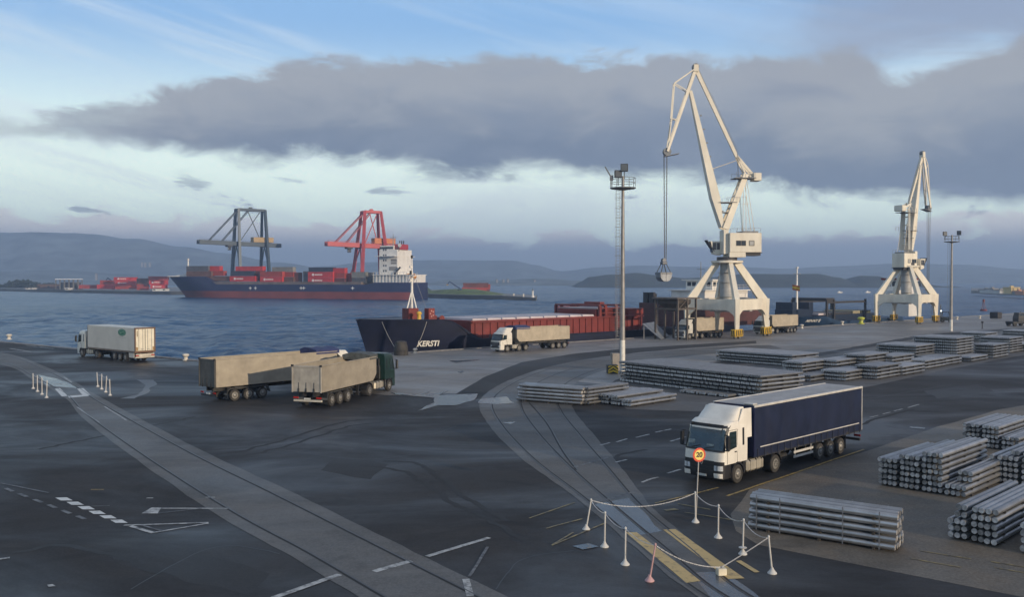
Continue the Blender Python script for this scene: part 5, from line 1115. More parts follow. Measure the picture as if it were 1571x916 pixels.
# x0, x1, top y, bottom y (pixels), colour, logo, inboard offset, description
SHIPC = [(286.5, 319, 408, 416, 'slate', 0, 6, 'topmost on the foredeck by the white foremast'), (286.5, 324, 416, 424, 'brown', 0, 3, 'in the middle of the foremost stack on the ship'), (288, 322, 424, 431.5, 'maroon', 0, 3, 'at the bottom of the foremost stack on the ship'),
         (320, 337, 408, 416, 'red', 0, 8, 'short, on top right of the foremost stack on the ship'), (325.5, 343, 415.5, 423, 'brick', 0, 5, 'short, second tier behind the foremost stack on the ship'), (323, 352, 423.5, 431, 'brown', 0, 3, 'low, between the foremost stack and the two-tone stack on the ship'),
         (362, 403, 408.5, 416, 'red', 0, 9, 'topping the second stack in front of the grey gantry crane'), (355, 390, 415.5, 423.5, 'dark', 0, 4, 'with a red one directly below it on the ship'), (353, 391, 423.5, 431.8, 'red', 1, 1.5, 'with white lettering under the dark blue one on the ship'), (393, 402, 415.5, 431.5, 'maroon', 0, 6, 'seen end-on between the two lettered ones on the ship'),
         (399.5, 433, 416.5, 424.3, 'brick', 0, 1.5, 'plain, on top of the lettered one amidships'), (399.5, 433, 424.3, 433, 'red', 1, 1.5, 'with white lettering amidships below a brick red one'), (418, 449, 409.5, 417, 'grey', 0, 7, 'at the top of the stack amidships'), (433.5, 450, 417, 425, 'brick', 0, 4, 'short, below the grey one amidships'), (434, 450, 425, 434, 'brown', 0, 3, 'short, at the deck right of the lettered one amidships'), (450, 459, 418, 434, 'maroon', 0, 5, 'narrow and tall, closing the stack amidships'),
         (465.5, 473, 416, 434, 'slate', 0, 3, 'narrow, left end of the aft stack'), (474, 511, 410, 417, 'dark', 0, 3, 'on top of two lettered red ones aft'), (473, 510.5, 417, 425.8, 'red', 1, 1.5, 'with white lettering, upper of the lettered pair aft'), (473, 510.5, 425.8, 434.6, 'red', 1, 1.5, 'with white lettering, lower of the lettered pair aft'), (511, 528.5, 411, 419, 'red', 0, 3, 'short, top tier right of the lettered pair aft'), (511, 528.5, 419, 427, 'brick', 0, 3, 'short, middle tier right of the lettered pair aft'), (511, 528.5, 427, 435, 'maroon', 0, 3, 'short, bottom tier right of the lettered pair aft'), (528.5, 534.5, 419, 435, 'brick', 0, 6, 'narrow, right end of the aft stack'),
         (540, 560.5, 417, 426, 'grey', 0, 3, 'upper of two beside the white bridge'), (540, 560.5, 426, 435, 'slate', 0, 3, 'lower of two beside the white bridge'), (561, 570, 418, 433, 'slate', 0, 6, 'narrow, hard against the white bridge')]
for x0, x1, y0, y1, col, logo, off, desc in SHIPC:
    a, c = cx_(x0, off), cx_(x1, off); xm_ = (a + c) / 2; ctr = o3 + hd3 * xm_ - lf3 * (off + CW / 2)
    zA, zB = z_at(o3 + hd3 * xm_ - lf3 * off, y1), z_at(o3 + hd3 * xm_ - lf3 * off, y0)
    container((ctr.x, ctr.y, zA), H_(hd3), a - c, zB - zA - .05, col, f'{CNAME[col]} container {desc}', 'containers on the container ship', logo, 1)
# ------------------------------------------------------------------ slewing quay cranes
cr_m = mat('crane_cream', (.70, .65, .54), .5, var=.07, scale=.5, grime=.45, grime_col=(.40, .31, .21), stretch=(1, 1, .4))
cr_grey = mat('crane_column_grey', (.36, .36, .35), .5, var=.08, grime=.3, grime_col=(.22, .20, .17)); bog_y = mat('bogie_yellow', (.55, .34, .02), .5, var=.15, grime=.35)
bog_k = mat('bogie_stripe_black', (.03, .028, .02), .6); rope_m = mat('wire_rope', (.09, .09, .095), .5, .3); grate = mat('walkway_steel', (.22, .22, .22), .6, .2)
def quay_crane(label, centre, port_rot, slew, prof, scale=1.0, ladder=True):
    t = thing('quay_crane', label, 'crane', centre, port_rot, scale, 'slewing portal cranes on the quay')
    hx, hy = 5.6, 5.0
    knee = 7.1; low = 5.1
    leg_tops = {}
    for ix in (-1, 1):
        for iy in (-1, 1):
            b = MB(); K_ = Vector((ix * hx, iy * hy, 6.4)); T_ = Vector((ix * 1.35, iy * 1.3, 14.0)); rad = Vector((ix * hx, iy * hy, 0)).normalized()
            b.beam(T_, K_, .75, 1.25, .9, 1.6, up=rad)
            ft = Vector((ix * (hx + .25), iy * (hy + .2), 1.68)); b.beam(K_ + Vector((0, 0, .7)), ft, .9, 1.6, .7, .7, up=rad)
            b.obj('leg', cr_m, t)
            g = MB(); g.box(ft.x - 1.55, ft.x + 1.55, ft.y - .48, ft.y + .48, .35, 1.7, .10); bo = g.obj('bogie', bog_y, t, 30)
            for k in range(4):
                s_ = MB(); x = ft.x - 1.4 + k * .72
                for yy in (-.51, .485): s_.hexa([(x, ft.y + yy, .5), (x + .33, ft.y + yy, .5), (x + .33, ft.y + yy + .025, .5), (x, ft.y + yy + .025, .5), (x + .25, ft.y + yy, 1.55), (x + .58, ft.y + yy, 1.55), (x + .58, ft.y + yy + .025, 1.55), (x + .25, ft.y + yy + .025, 1.55)])
                s_.obj('stripe', bog_k, bo)
            for xe in (ft.x - 1.575, ft.x + 1.552):
                for k in range(2):
                    s_ = MB(); y = ft.y - .40 + k * .42; s_.hexa([(xe, y, .5), (xe + .023, y, .5), (xe + .023, y + .2, .5), (xe, y + .2, .5), (xe, y + .18, 1.55), (xe + .023, y + .18, 1.55), (xe + .023, y + .38, 1.55), (xe, y + .38, 1.55)]); s_.obj('stripe', bog_k, bo)
            for k in (-1, 1): w_ = MB(); w_.tube((ft.x + k * .8, ft.y - .2, .38), (ft.x + k * .8, ft.y + .2, .38), .38, n=14); w_.obj('bogie_wheel', steel_m, bo, 40)
    def side_beam(a, c, nrm):                                            # portal beam with curved haunches
        a, c = Vector(a), Vector(c); d = (c - a).normalized(); L = (c - a).length; b = MB(); pts = []
        n = 16
        for i in range(n + 1):
            s_ = i / n * L; e = min(s_, L - s_); zl = low - 1.5 * max(0, 1 - e / 2.2) ** 2; pts.append((s_, zl))
        rows = []
        for off in (-.35, .35):
            rows.append([b._v(a + d * s_ + nrm * off + Vector((0, 0, z - 0))) for s_, z in pts]); rows.append([b._v(a + d * s_ + nrm * off + Vector((0, 0, knee))) for s_, z in pts])
        A, B_, C_, D_ = rows
        for i in range(n):
            b._f([A[i], A[i + 1], B_[i + 1], B_[i]]); b._f([C_[i], C_[i + 1], D_[i + 1], D_[i]]); b._f([B_[i], B_[i + 1], D_[i + 1], D_[i]]); b._f([A[i], A[i + 1], C_[i + 1], C_[i]])
        b.obj('portal_beam', cr_m, t)
    for iy in (-1, 1): side_beam((-hx, iy * hy, 0), (hx, iy * hy, 0), Vector((0, 1, 0)))
    for ix in (-1, 1): side_beam((ix * hx, -hy, 0), (ix * hx, hy, 0), Vector((1, 0, 0)))
    b = MB(); b.tube((0, 0, 4.6), (0, 0, 14), 1.25, n=20); b.box(-hx, hx, -.5, .5, 4.8, 6.6); b.box(-.5, .5, -hy, hy, 4.81, 6.59)
    for z in (7.5, 10.2, 12.0): b.lathe([(1.25, 0), (1.75, 0), (1.75, .08), (1.25, .08)], (0, 0, z), n=20)
    b.obj('centre_column', cr_grey, t, 35)
    b = MB(); 
    for a, c in (((-3.8, -3.4, 7.2), (-3.8, -3.4, 8.3)), ((3.8, -3.4, 7.2), (3.8, -3.4, 8.3)), ((0, -3.8, 7.2), (0, -3.8, 8.3))): b.tube(a, c, .04, n=5)
    b.tube((-3.8, -3.6, 8.3), (3.8, -3.6, 8.3), .04, n=5); b.box(1.6, 3.0, -3.2, -1.8, 7.2, 7.35); b.obj('portal_walkway', grate, t)
    b = MB(); b.lathe([(2.6, 13.85), (3.0, 13.9), (3.0, 14.3), (2.4, 14.34)], n=28); rg = b.obj('slew_ring', cr_m, t, 35)
    b = MB(); b.lathe([(1.9, 14.34), (1.9, 15.0)], n=24); b.obj('slew_bearing', MATS['dark_gear'], rg, 35)
    # ladder down one leg
    b = MB()
    for q_ in (-.25, .25): b.tube((hx + 1.2, -hy + q_ + .8, .3), (hx + .9, -hy + q_ + .8, 5.2), .035, n=5)
    for k in range(14): b.tube((hx + 1.2 - .02 * k, -hy + .55, .5 + .34 * k), (hx + 1.2 - .02 * k, -hy + 1.05, .5 + .34 * k), .025, n=4)
    b.obj('leg_ladder', grate, t)
    # upper works: S along the jib, y across
    M = Matrix.Rotation(slew, 4, 'Z')
    def B(): return MB(M)
    hs0, hs1, hw, hz0, hz1 = prof['house']
    b = B(); b.box(hs0, hs1, -hw, hw, hz0 + .9, hz1, .08); b.box(hs0 + 3.0, hs1, -hw + .06, hw - .06, hz0, hz0 + .9); house = b.obj('machinery_house', cr_m, t, 30)
    b = B(); b.box(hs0 + .1, hs0 + 2.9, -hw + .3, hw - .3, hz0 + .3, hz0 + .9); b.box(hs0 - .1, hs0 + 2.95, -hw - .05, hw + .05, hz0 + .78, hz0 + .9); b.obj('counterweight_tray', MATS['dark_gear'], house)
    for s_ in (-1, 1):
        for x0_, x1_, mm in ((hs0 + 4.0, hs0 + 4.75, window_m), (hs0 + 3.1, hs0 + 3.8, window_m), (hs0 + 1.5, hs0 + 2.3, cr_grey)):
            b = B(); b.box(x0_, x1_, *sorted((s_ * (hw - .02), s_ * (hw + .04))), hz1 - 2.35, hz1 - 1.55); w_ = b.obj('house_window', mm, house)
            b = B()
            for xx in (x0_ - .06, x1_ + .06): b.box(xx - .05, xx + .05, *sorted((s_ * (hw - .02), s_ * (hw + .06))), hz1 - 2.42, hz1 - 1.48)
            for zz in (hz1 - 2.4, hz1 - 1.5): b.box(x0_ - .01, x1_ + .01, *sorted((s_ * (hw - .02), s_ * (hw + .06))), zz - .05, zz + .05)
            b.obj('window_frame', mat('dark_window_frame', (.08, .075, .06), .6), w_)
    b = B()
    for xx in [hs0 + .2 + k * 1.1 for k in range(int((hs1 - hs0) / 1.1))]:
        for yy in (-hw + .1, hw - .1): b.tube((xx, yy, hz1), (xx, yy, hz1 + .9), .03, n=4)
    for yy in (-hw + .1, hw - .1): b.tube((hs0 + .2, yy, hz1 + .9), (hs1 - .3, yy, hz1 + .9), .03, n=4)
    b.box(hs0 + .5, hs1 - 2.5, -hw + .35, hw - .35, hz1 + .01, hz1 + .35, .05); b.obj('roof_handrail', grate, house)
    b = B(); b.box(hs1, hs1 + .95, -1.3, 1.5, hz0 + .6, hz1 + .6, .05); b.obj('front_frame', cr_m, house)
    b = B(); b.hexa([(hs1 + .96, -2.2, hz0 + .4), (hs1 + 2.3, -2.2, hz0 + .7), (hs1 + 2.3, -.4, hz0 + .7), (hs1 + .96, -.4, hz0 + .4), (hs1 + .96, -2.2, hz0 + 3.1), (hs1 + 2.9, -2.2, hz0 + 3.1), (hs1 + 2.9, -.4, hz0 + 3.1), (hs1 + .96, -.4, hz0 + 3.1)])
    cb = b.obj('operator_cabin', cr_m, t)
    for (a0_, a1_) in ((hs1 + 1.15, hs1 + 1.75), (hs1 + 1.85, hs1 + 2.5)):
        for yy in (-2.23, -.39):
            b = B(); b.box(a0_, a1_, yy, yy + .03, hz0 + 1.5, hz0 + 2.8); b.obj('window', window_m, cb)
    b = B(); b.hexa([(hs1 + 2.42, -2.05, hz0 + 1.0), (hs1 + 2.46, -2.05, hz0 + 1.0), (hs1 + 2.46, -.55, hz0 + 1.0), (hs1 + 2.42, -.55, hz0 + 1.0), (hs1 + 2.90, -2.05, hz0 + 2.9), (hs1 + 2.95, -2.05, hz0 + 2.9), (hs1 + 2.95, -.55, hz0 + 2.9), (hs1 + 2.90, -.55, hz0 + 2.9)]); b.obj('windscreen', window_m, cb)
    b = B(); b.beam((hs1 + 2.2, -1.3, hz0 + 1.2), (hs1 + 3.6, -1.3, hz0 + 3.3), 1.9, .12); b.obj('sun_visor', MATS['dark_gear'], cb)
    p = prof; V = lambda q_, y=0.0: Vector((q_[0], y, q_[1]))
    # jib: tapered box, wide in the middle
    b = B(); j0, j1 = V(p['jib0']), V(p['jib1']); jm = j0.lerp(j1, .22); side = (j1 - j0).cross(Vector((0, 1, 0))).normalized()
    b.beam(j0, jm, 2.2, .5, 2.0, 1.6, up=side); b.beam(jm, j1, 2.0, 1.6, .9, .55, up=side); jb = b.obj('jib', cr_m, t)
    b = B()
    for k in range(8): c = j0.lerp(j1, .12 + .1 * k); b.box(c.x - 1.1, c.x - .8, -.15, .15, c.z - .1, c.z + .12)
    b.obj('jib_rung', grate, jb)
    # fly jib
    ap, tip, k1, k2 = p['apex'], p['tip'], p['kink1'], p['kink2']
    b = B()
    for y in (-.7, .7): b.beam(V(ap, y * .5), V(tip, y), .22, .62, .20, .42)
    b.box(*sorted((ap[0] - .5, ap[0] + .5)), -.6, .6, ap[1] - .7, ap[1] + .7, .1); fj = b.obj('fly_jib', cr_m, t)
    b = B()
    for y in (-.5, .5):
        for a_, c_ in ((ap, k1), (k1, k2), (k2, tip)): b.beam(V(a_, y), V(c_, y), .16, .20)
        for a_, f_ in ((k1, .28), (k2, .62)): b.beam(V(a_, y), V(ap, y).lerp(V(tip, y), f_), .12, .16)
    for q_ in (k1, k2): b.beam(V(q_, -.5), V(q_, .5), .14, .14)
    b.obj('fly_jib_brace', cr_m, fj)
    b = B(); b.lathe([(.2, -.5), (.75, -.5), (.75, -.3), (.55, -.25), (.55, .25), (.75, .3), (.75, .5), (.2, .5)], (tip[0], 0, tip[1]), axis='y', n=16); b.lathe([(.2, -.4), (.65, -.4), (.65, .4), (.2, .4)], (ap[0], 0, ap[1] + .3), axis='y', n=14); b.obj('rope_sheave', steel_m, fj, 35)
    b = B(); b.beam((tip[0] + .5, 0, tip[1] - .9), (tip[0] - 2.2, 0, tip[1] - .35), 1.6, .12); b.obj('tip_platform', grate, fj)
    # tie bar back to the lever on the tower
    lv, tt, cw, tb_ = p['lever'], p['tower1'], p['cweight'], p['tower0']
    b = B(); b.beam(V(ap), V(lv), .5, .75, .45, .6); ti = b.obj('tie_bar', cr_m, t)
    b = B()
    for k in range(14): c = V(ap).lerp(V(lv), .3 + .05 * k); b.tube(c, c + Vector((-.5, 0, .55)), .03, n=4)
    a_, c_ = V(ap).lerp(V(lv), .3), V(ap).lerp(V(lv), .95); b.tube(a_ + Vector((-.5, 0, .55)), c_ + Vector((-.5, 0, .55)), .025, n=4); b.obj('tie_bar_handrail', grate, ti)
    b = B()
    for y in (-1.1, 1.1): b.beam(V(tb_, y), V(tt, y * .75), .5, 1.25, .45, .95)
    for f_ in (.15, .4, .62, .82): b.beam(V(tb_, -1.1).lerp(V(tt, -.8), f_), V(tb_, 1.1).lerp(V(tt, .8), f_), .25, .3)
    tw = b.obj('tower', cr_m, t)
    b = B(); c = V(tb_).lerp(V(tt), .93); b.box(c.x - 2.0, c.x + 2.0, -1.7, 1.7, c.z - .1, c.z + .02); c2 = V(tb_).lerp(V(tt), .48); b.box(c2.x - .2, c2.x + 3.0, -1.4, 1.4, c2.z, c2.z + .12); c3_ = V(tb_).lerp(V(tt), .30); b.box(c3_.x, c3_.x + 1.8, -1.2, 1.2, c3_.z, c3_.z + .1)
    for c in (c, c2):
        for dx in (-1.8, -.6, .6, 1.8):
            for y in (-1.6, 1.6): b.tube((c.x + dx, y, c.z), (c.x + dx, y, c.z + 1.0), .03, n=4)
        for y in (-1.6, 1.6): b.tube((c.x - 1.8, y, c.z + 1), (c.x + 1.8, y, c.z + 1), .03, n=4)
    b.obj('tower_platform', grate, tw)
    b = B()
    for y in (-.6, .6):
        b.beam(V(lv, y), V(cw, y), .18, .45); b.beam(V(lv, y), V(tt, y), .18, .3); b.beam(V(cw, y), V(tt, y), .18, .3)
    b.obj('lever_frame', cr_m, tw)
    b = B(); b.box(cw[0] - .9, cw[0] + .6, -1.2, 1.2, cw[1] - .5, cw[1] + 1.0, .1); b.obj('counterweight', cr_m, tw, 30)
    b = B()
    for y in (-1.0, 1.0):
        b.tube(V(tt, y * .7), (hs0 + 1.0, y, hz1 + .3), .06, n=5); b.tube(V(tt, y * .7), (hs0 + 2.6, y, hz1 + .3), .06, n=5)
        m_ = V(tt, y * .7).lerp(Vector((hs0 + 1.8, y, hz1)), .5); b.tube(m_ + Vector((-.6, 0, 0)), m_ + Vector((.8, 0, 0)), .04, n=4)
    b.obj('stay_rod', cr_m, tw)
    b = B()
    for y in (-.45, .45): b.tube((lv[0] + .2, y, lv[1] - .6), V(p['jib0'], y).lerp(V(p['jib1'], y), .42), .06, n=5)
    b.obj('luffing_rod', cr_m, tw)
    b = B(); rz = p['rope_z']
    for y in (-.3, .3):
        for dx in (.55, .0): b.tube((tip[0] + dx, y, tip[1] - .2), (tip[0] + dx * .5 + .1, y * .7, rz), .045, n=5)
    b.obj('hoist_rope', rope_m, t)
    b = B()
    for y in (-.25, .25): b.tube(V(ap, y) + Vector((0, 0, .9)), (lv[0], y, lv[1] + .9), .035, n=4); b.tube((lv[0], y, lv[1] + .8), (hs0 + 3, y, hz1), .035, n=4)
    b.obj('boom_rope', rope_m, t)
    return t, M
d1 = Vector((.66, .75, 0)); near = P(1130, 519.5); c1 = near + d1 * 5.6 + Vector((-.75, .66, 0)) * 5.0; u1 = (c1.x / c1.y * F_PX + W_PX / 2)
sc1 = F_PX / c1.y; S1 = lambda px, py: ((1114 - px) / sc1, CAM_H + (HORIZON - py) / sc1)
p1 = dict(house=(S1(1162, 0)[0], S1(1113, 0)[0], 2.25, S1(0, 395)[1], S1(0, 358)[1]), jib0=S1(1105, 349), jib1=S1(1056, 141), apex=S1(1064, 107), tip=S1(1020.5, 234), kink1=S1(1031, 130), kink2=S1(1027, 184), lever=S1(1129, 242), tower0=S1(1109, 352), tower1=S1(1141, 268), cweight=S1(1157, 274), rope_z=S1(0, 404)[1])
rot1 = math.atan2(d1.y, d1.x)
crane1, M1 = quay_crane('taller cream portal crane, jib out to the left with a hanging grab', c1, rot1, R(183) - rot1, p1)
# the grab hanging from its ropes
g0 = Matrix.Translation(c1) @ Matrix.Rotation(rot1, 4, 'Z') @ M1 @ Vector((p1['tip'][0] + .55, 0, 0)); gz = S1(0, 432)[1]
t = thing('grab_bucket', 'closed steel clamshell grab hanging on ropes from the taller crane', 'grab', (g0.x, g0.y, gz), R(200))
gm_ = mat('grab_steel', (.22, .235, .26), .55, .35, var=.15, grime=.3); gd = mat('grab_dark', (.10, .11, .13), .5, .3, var=.2)
for s in (-1, 1):
    b = MB(); pr = [(0.03 * s, .0), (s * .7, .15), (s * 1.15, .75), (s * 1.2, 1.35), (.03 * s, 1.35)]; b.prism(pr, -1.0, 1.0); b.obj('bucket_shell', gm_, t, 30)
    b = MB(); b.prism([(0.04 * s, 1.36), (s * 1.3, 1.36), (s * 1.22, 1.75), (.04 * s, 1.75)], -1.05, 1.05); b.obj('bucket_rim', gd, t)
    for y in (-.85, .85): b = MB(); b.beam((s * 1.0, y, 1.7), (s * .35, y * .5, 3.3), .14, .16); b.obj('grab_arm', gd, t)
b = MB(); b.box(-.55, .55, -.5, .5, 3.2, 3.8, .12); b.lathe([(.2, -.35), (.42, -.35), (.42, .35), (.2, .35)], (0, 0, 4.0), axis='y', n=14); b.obj('grab_head', gd, t, 35)

c2 = P(1390, 494.6); sc2 = F_PX / c2.y; lat = .62
S2 = lambda px, py: ((px - 1390) / sc2 / lat, CAM_H + (HORIZON - py) / sc2)
p2 = dict(house=(-3.4, 1.6, 1.75, S2(0, 416)[1], S2(0, 389)[1]), jib0=S2(1393, 385), jib1=S2(1409, 252), apex=S2(1413, 235), tip=S2(1423, 317), kink1=S2(1419, 250), kink2=S2(1422, 290), lever=S2(1393, 312), tower0=(-.6, S2(0, 384)[1]), tower1=S2(1389, 322), cweight=S2(1380, 322), rope_z=S2(0, 440)[1])
rot2 = math.atan2(d1.y, d1.x) - .03
crane2, M2 = quay_crane('smaller-looking cream portal crane farther along the quay on the right', c2, rot2, math.atan2(.53, .85) - rot2, p2, 1.0)

# ------------------------------------------------------------------ floodlight masts
def light_mast(px, py, top_py, plat_py, label, heads, cage, white):
    o = P(px, py); s_ = F_PX / o.y; Z = lambda y: CAM_H + (HORIZON - y) / s_
    zp, zt = Z(plat_py), Z(top_py)
    t = thing('floodlight_mast', label, 'light mast', o, math.atan2(o.y, o.x) - math.pi / 2, 1.0, 'floodlight masts on the quay')
    pm = mat('mast_grey', (.27, .26, .25), .5, .3, var=.15, scale=1.2, grime=.5, grime_col=(.16, .12, .09))
    b = MB(); b.lathe([(.5, 0), (.5, .06), (.30, .1), (.28, zp * .25), (.22, zp * .6), (.16, zp + 1.4)], n=14); b.obj('pole', pm, t, 40)
    b = MB(); b.lathe([(.305, .11), (.295, white)], n=14); b.obj('painted_sleeve', mat('mast_white_paint', (.66, .64, .58), .5, grime=.35, grime_col=(.35, .28, .2)), t, 40)
    b = MB(); b.lathe([(.2, zp - .25), (1.45, zp - .06), (1.5, zp), (1.5, zp + .05), (.2, zp + .05)], n=12); b.obj('platform', steel_m, t)
    b = MB()
    for k in range(12): a = k * math.pi / 6; b.tube((1.42 * math.cos(a), 1.42 * math.sin(a), zp + .05), (1.42 * math.cos(a), 1.42 * math.sin(a), zp + 1.15), .03, n=4)
    for z in (.6, 1.15): b.path([(1.42 * math.cos(k * math.pi / 12), 1.42 * math.sin(k * math.pi / 12), zp + z) for k in range(25)], .03, 4)
    b.obj('platform_rail', steel_m, t)
    for (x, y, z, tilt) in heads:
        h = MB(Matrix.Translation((x, y, zp + z)) @ Matrix.Rotation(tilt, 4, 'Z')); h.box(-.42, .42, -.12, .18, -.05, .85, .05); h.tube((0, 0, -.9), (0, 0, -.05), .05, n=6); hd_ = h.obj('floodlight', plastic_m, t, 30)
        h = MB(Matrix.Translation((x, y, zp + z)) @ Matrix.Rotation(tilt, 4, 'Z')); h.box(-.34, .34, -.145, -.121, .02, .78); h.obj('floodlight_glass', mat('floodlight_glass', (.10, .11, .12), .25), hd_)
    b = MB()
    if cage:
        b.beam((-1.35, 0, zp + .1), (-1.35, 0, zp + 1.2), .08, .08); b.beam((-1.3, 0, zp + 1.2), (-2.05, 0, zp + 2.5), .14, .14); b.box(-1.5, -1.1, -.2, .2, zp + .9, zp + 1.5); b.obj('davit_arm', steel_m, t); b = MB()
    for x in (-.75, -.35): b.tube((x, 0, 2.6), (x, 0, zp), .03, n=4)
    for k in range(int((zp - 2.6) / .35)): b.tube((-.75, 0, 2.7 + k * .35), (-.35, 0, 2.7 + k * .35), .018, n=4)
    for k in range(int(zp / 3.2)): b.tube((-.35, 0, 3.0 + 3.2 * k), (-.15, 0, 3.0 + 3.2 * k), .03, n=4)
    if cage:
        for k in range(int((zp - 4.5) / 1.1)): z = 4.6 + k * 1.1; b.path([(-.55 + .38 * math.cos(a * .45), -.38 * math.sin(a * .45), z) for a in range(8)], .018, 4)
        for a in (.6, 1.57, 2.5): b.tube((-.55 + .38 * math.cos(a), -.38 * math.sin(a), 4.6), (-.55 + .38 * math.cos(a), -.38 * math.sin(a), zp), .014, n=4)
    b.obj('caged_ladder' if cage else 'ladder', grate, t)
    return t, o
lm, lo_ = light_mast(955, 571, 262, 289, 'tall floodlight mast with round platform and caged ladder, left of the taller crane', [(-.55, -.3, 1.2, .2), (.15, -.5, 1.9, -.1), ], True, 3.7)
lm2, _ = light_mast(1459, 508.5, 356, 371, 'slimmer floodlight mast with two angled lamps, right of the farther crane', [(-1.3, 0, 1.3, .5), (1.3, 0, 1.4, -.5)], False, 2.4)
b0 = P(941, 573.5); t = thing('concrete_barrier_block', 'block with yellow and black chevrons at the foot of the nearer floodlight mast', 'barrier block', b0, R(4))
b = MB(); b.box(-.62, .55, -.1, 1.1, 0, .98, .06); b.obj('block', mat('block_black', (.02, .02, .018), .6), t, 30)
for k in range(3):
    for s in (-1, 1):
        b = MB(); z = .04 + k * .42; x0_, x1_ = (-.035, -.60 if s < 0 else .53) if s < 0 else (-.035, .53)
        zz = lambda x: min(.96, max(.02, z + .42 * (1 - abs(x + .035) / .56) - .2))
        b.hexa([(x0_, -.125, zz(x0_)), (x1_, -.125, zz(x1_)), (x1_, -.101, zz(x1_)), (x0_, -.101, zz(x0_)), (x0_, -.125, min(.96, zz(x0_) + .2)), (x1_, -.125, min(.96, zz(x1_) + .2)), (x1_, -.101, min(.96, zz(x1_) + .2)), (x0_, -.101, min(.96, zz(x0_) + .2))]); b.obj('chevron', mat('chevron_yellow', (.62, .42, .04), .6), t)
b1 = P(945.5, 570.5); t = thing('electrical_cabinet', 'plain grey cabinet standing behind the chevron block', 'cabinet', b1 + Vector((0, 1.4, 0)), R(4))
b = MB(); b.box(-.5, .5, -.3, .3, 0, 2.05, .04); b.obj('cabinet_body', mat('cabinet_grey', (.28, .25, .22), .6, grime=.4), t, 30); b = MB(); b.box(-.42, .42, -.325, -.301, .2, 1.9, .01); b.box(.3, .34, -.36, -.325, 1.0, 1.2); b.obj('cabinet_door', mat('cabinet_door', (.30, .27, .24), .6, grime=.3), t)
# ------------------------------------------------------------------ loading hopper on the berth
A_ = P(1039, 522.5); hr = H_(QD); zr = z_at(A_, 457.5)
t = thing('loading_hopper', 'dark flat-roofed hopper frame on posts over the truck by the taller crane', 'hopper', A_, hr)
Lh = 5.2; Wh = 4.9; hp = mat('hopper_brown_steel', (.12, .10, .085), .6, .2, var=.2, scale=.8, grime=.4, grime_col=(.06, .045, .035)); dk = mat('hopper_dark', (.05, .042, .036), .7, var=.2)
b = MB(); b.box(-.6, Lh + .6, -.5, Wh + .4, zr - .18, zr + .06, .02); b.obj('roof', hp, t)
for x in (0, Lh * .52, Lh):
    for y in (-.1, Wh): b = MB(); b.box(x - .14, x + .14, y - .14, y + .14, 0, zr - .18); b.obj('post', hp, t)
b = MB(); cx0, cx1 = .3, Lh * .82
b.loft([[(cx0, .3, zr - .3), (cx1, .3, zr - .3), (cx1, Wh - .3, zr - .3), (cx0, Wh - .3, zr - .3)], [(cx0, .3, zr - 1.0), (cx1, .3, zr - 1.0), (cx1, Wh - .3, zr - 1.0), (cx0, Wh - .3, zr - 1.0)], [(cx0 + 1.2, 1.7, zr - 2.4), (cx1 - 1.2, 1.7, zr - 2.4), (cx1 - 1.2, Wh - 1.7, zr - 2.4), (cx0 + 1.2, Wh - 1.7, zr - 2.4)]]); b.obj('funnel', dk, t)
b = MB()
for y in (-.1, Wh):
    b.box(.15, Lh - .15, y - .08, y + .08, zr - 2.1, zr - 1.8); b.beam((.15, y, zr - 2.0), (Lh * .5, y, zr - .3), .1, .12)
for x in (0, Lh): b.box(x - .08, x + .08, .05, Wh - .15, zr - 2.1, zr - 1.8)
b.obj('cross_brace', hp, t)
b = MB(); [b.box(x - .02, x + .02, Wh + .15, Wh + .2, .3, zr) for x in (.4, .9)]; [b.box(.4, .9, Wh + .15, Wh + .2, .4 + k * .4, .44 + k * .4) for k in range(15)]; b.obj('hopper_ladder', grate, t)
# steel ramp plate leaning by the ship
pa, pb_, = P(1014, 521.5), P(1027, 516.8); pz = z_at(P(985, 521), 497.5)
t = thing('steel_ramp', 'grey steel ramp plate propped up at an angle beside the red ship', 'ramp', pa, 0)
ta = P(985, 520.5) - pa; tb2 = P(1003, 517.0) - pa; e = pb_ - pa
b = MB(); up = Vector((0, 0, 1)); q0, q1, q2, q3 = Vector((0, 0, .05)), e + up * .05, tb2 + up * pz, ta + up * pz; nrm = (q1 - q0).cross(q3 - q0).normalized() * .09
b.hexa([q0, q1, q2, q3, q0 + nrm, q1 + nrm, q2 + nrm, q3 + nrm]); b.obj('plate', mat('ramp_grey', (.20, .22, .25), .5, .2, var=.15, grime=.3), t)
b = MB(); b.beam(ta * .9, ta * .9 + up * (pz * .88), .12, .12); b.beam(ta * .9, Vector((0, 0, .06)), .1, .1); b.beam(tb2 * .9, tb2 * .9 + up * (pz * .88), .12, .12); b.obj('prop_frame', grate, t)
# ------------------------------------------------------------------ stacks of aluminium billets
billet_m = mat('cast_aluminium', (.38, .385, .39), .40, .8, var=.12, scale=1.3, bump=.05, grime=.25, grime_col=(.16, .15, .15)); billet_end = mat('sawn_billet_end', (.44, .43, .42), .5, .35, var=.25, scale=5)
batten_m = mat('timber_batten', (.05, .04, .03), .8, var=.2); strap_m = mat('steel_strap', (.26, .26, .27), .45, .5)
def vary(m, lo, hi):                          # each bar its own tone
    N, L = m.node_tree.nodes, m.node_tree.links; b = N["Principled BSDF"]; src = b.inputs['Base Color'].links[0].from_socket; oi = N.new("ShaderNodeObjectInfo"); mr = N.new("ShaderNodeMapRange"); L.new(oi.outputs['Random'], mr.inputs[0]); mr.inputs[3].default_value = lo; mr.inputs[4].default_value = hi
    mx = N.new("ShaderNodeMix"); mx.data_type = 'RGBA'; mx.blend_type = 'MULTIPLY'; mx.inputs[0].default_value = 1; L.new(src, mx.inputs[6]); L.new(mr.outputs[0], mx.inputs[7]); L.new(mx.outputs[2], b.inputs['Base Color'])
vary(billet_m, .72, 1.2); vary(billet_end, .45, 1.3)
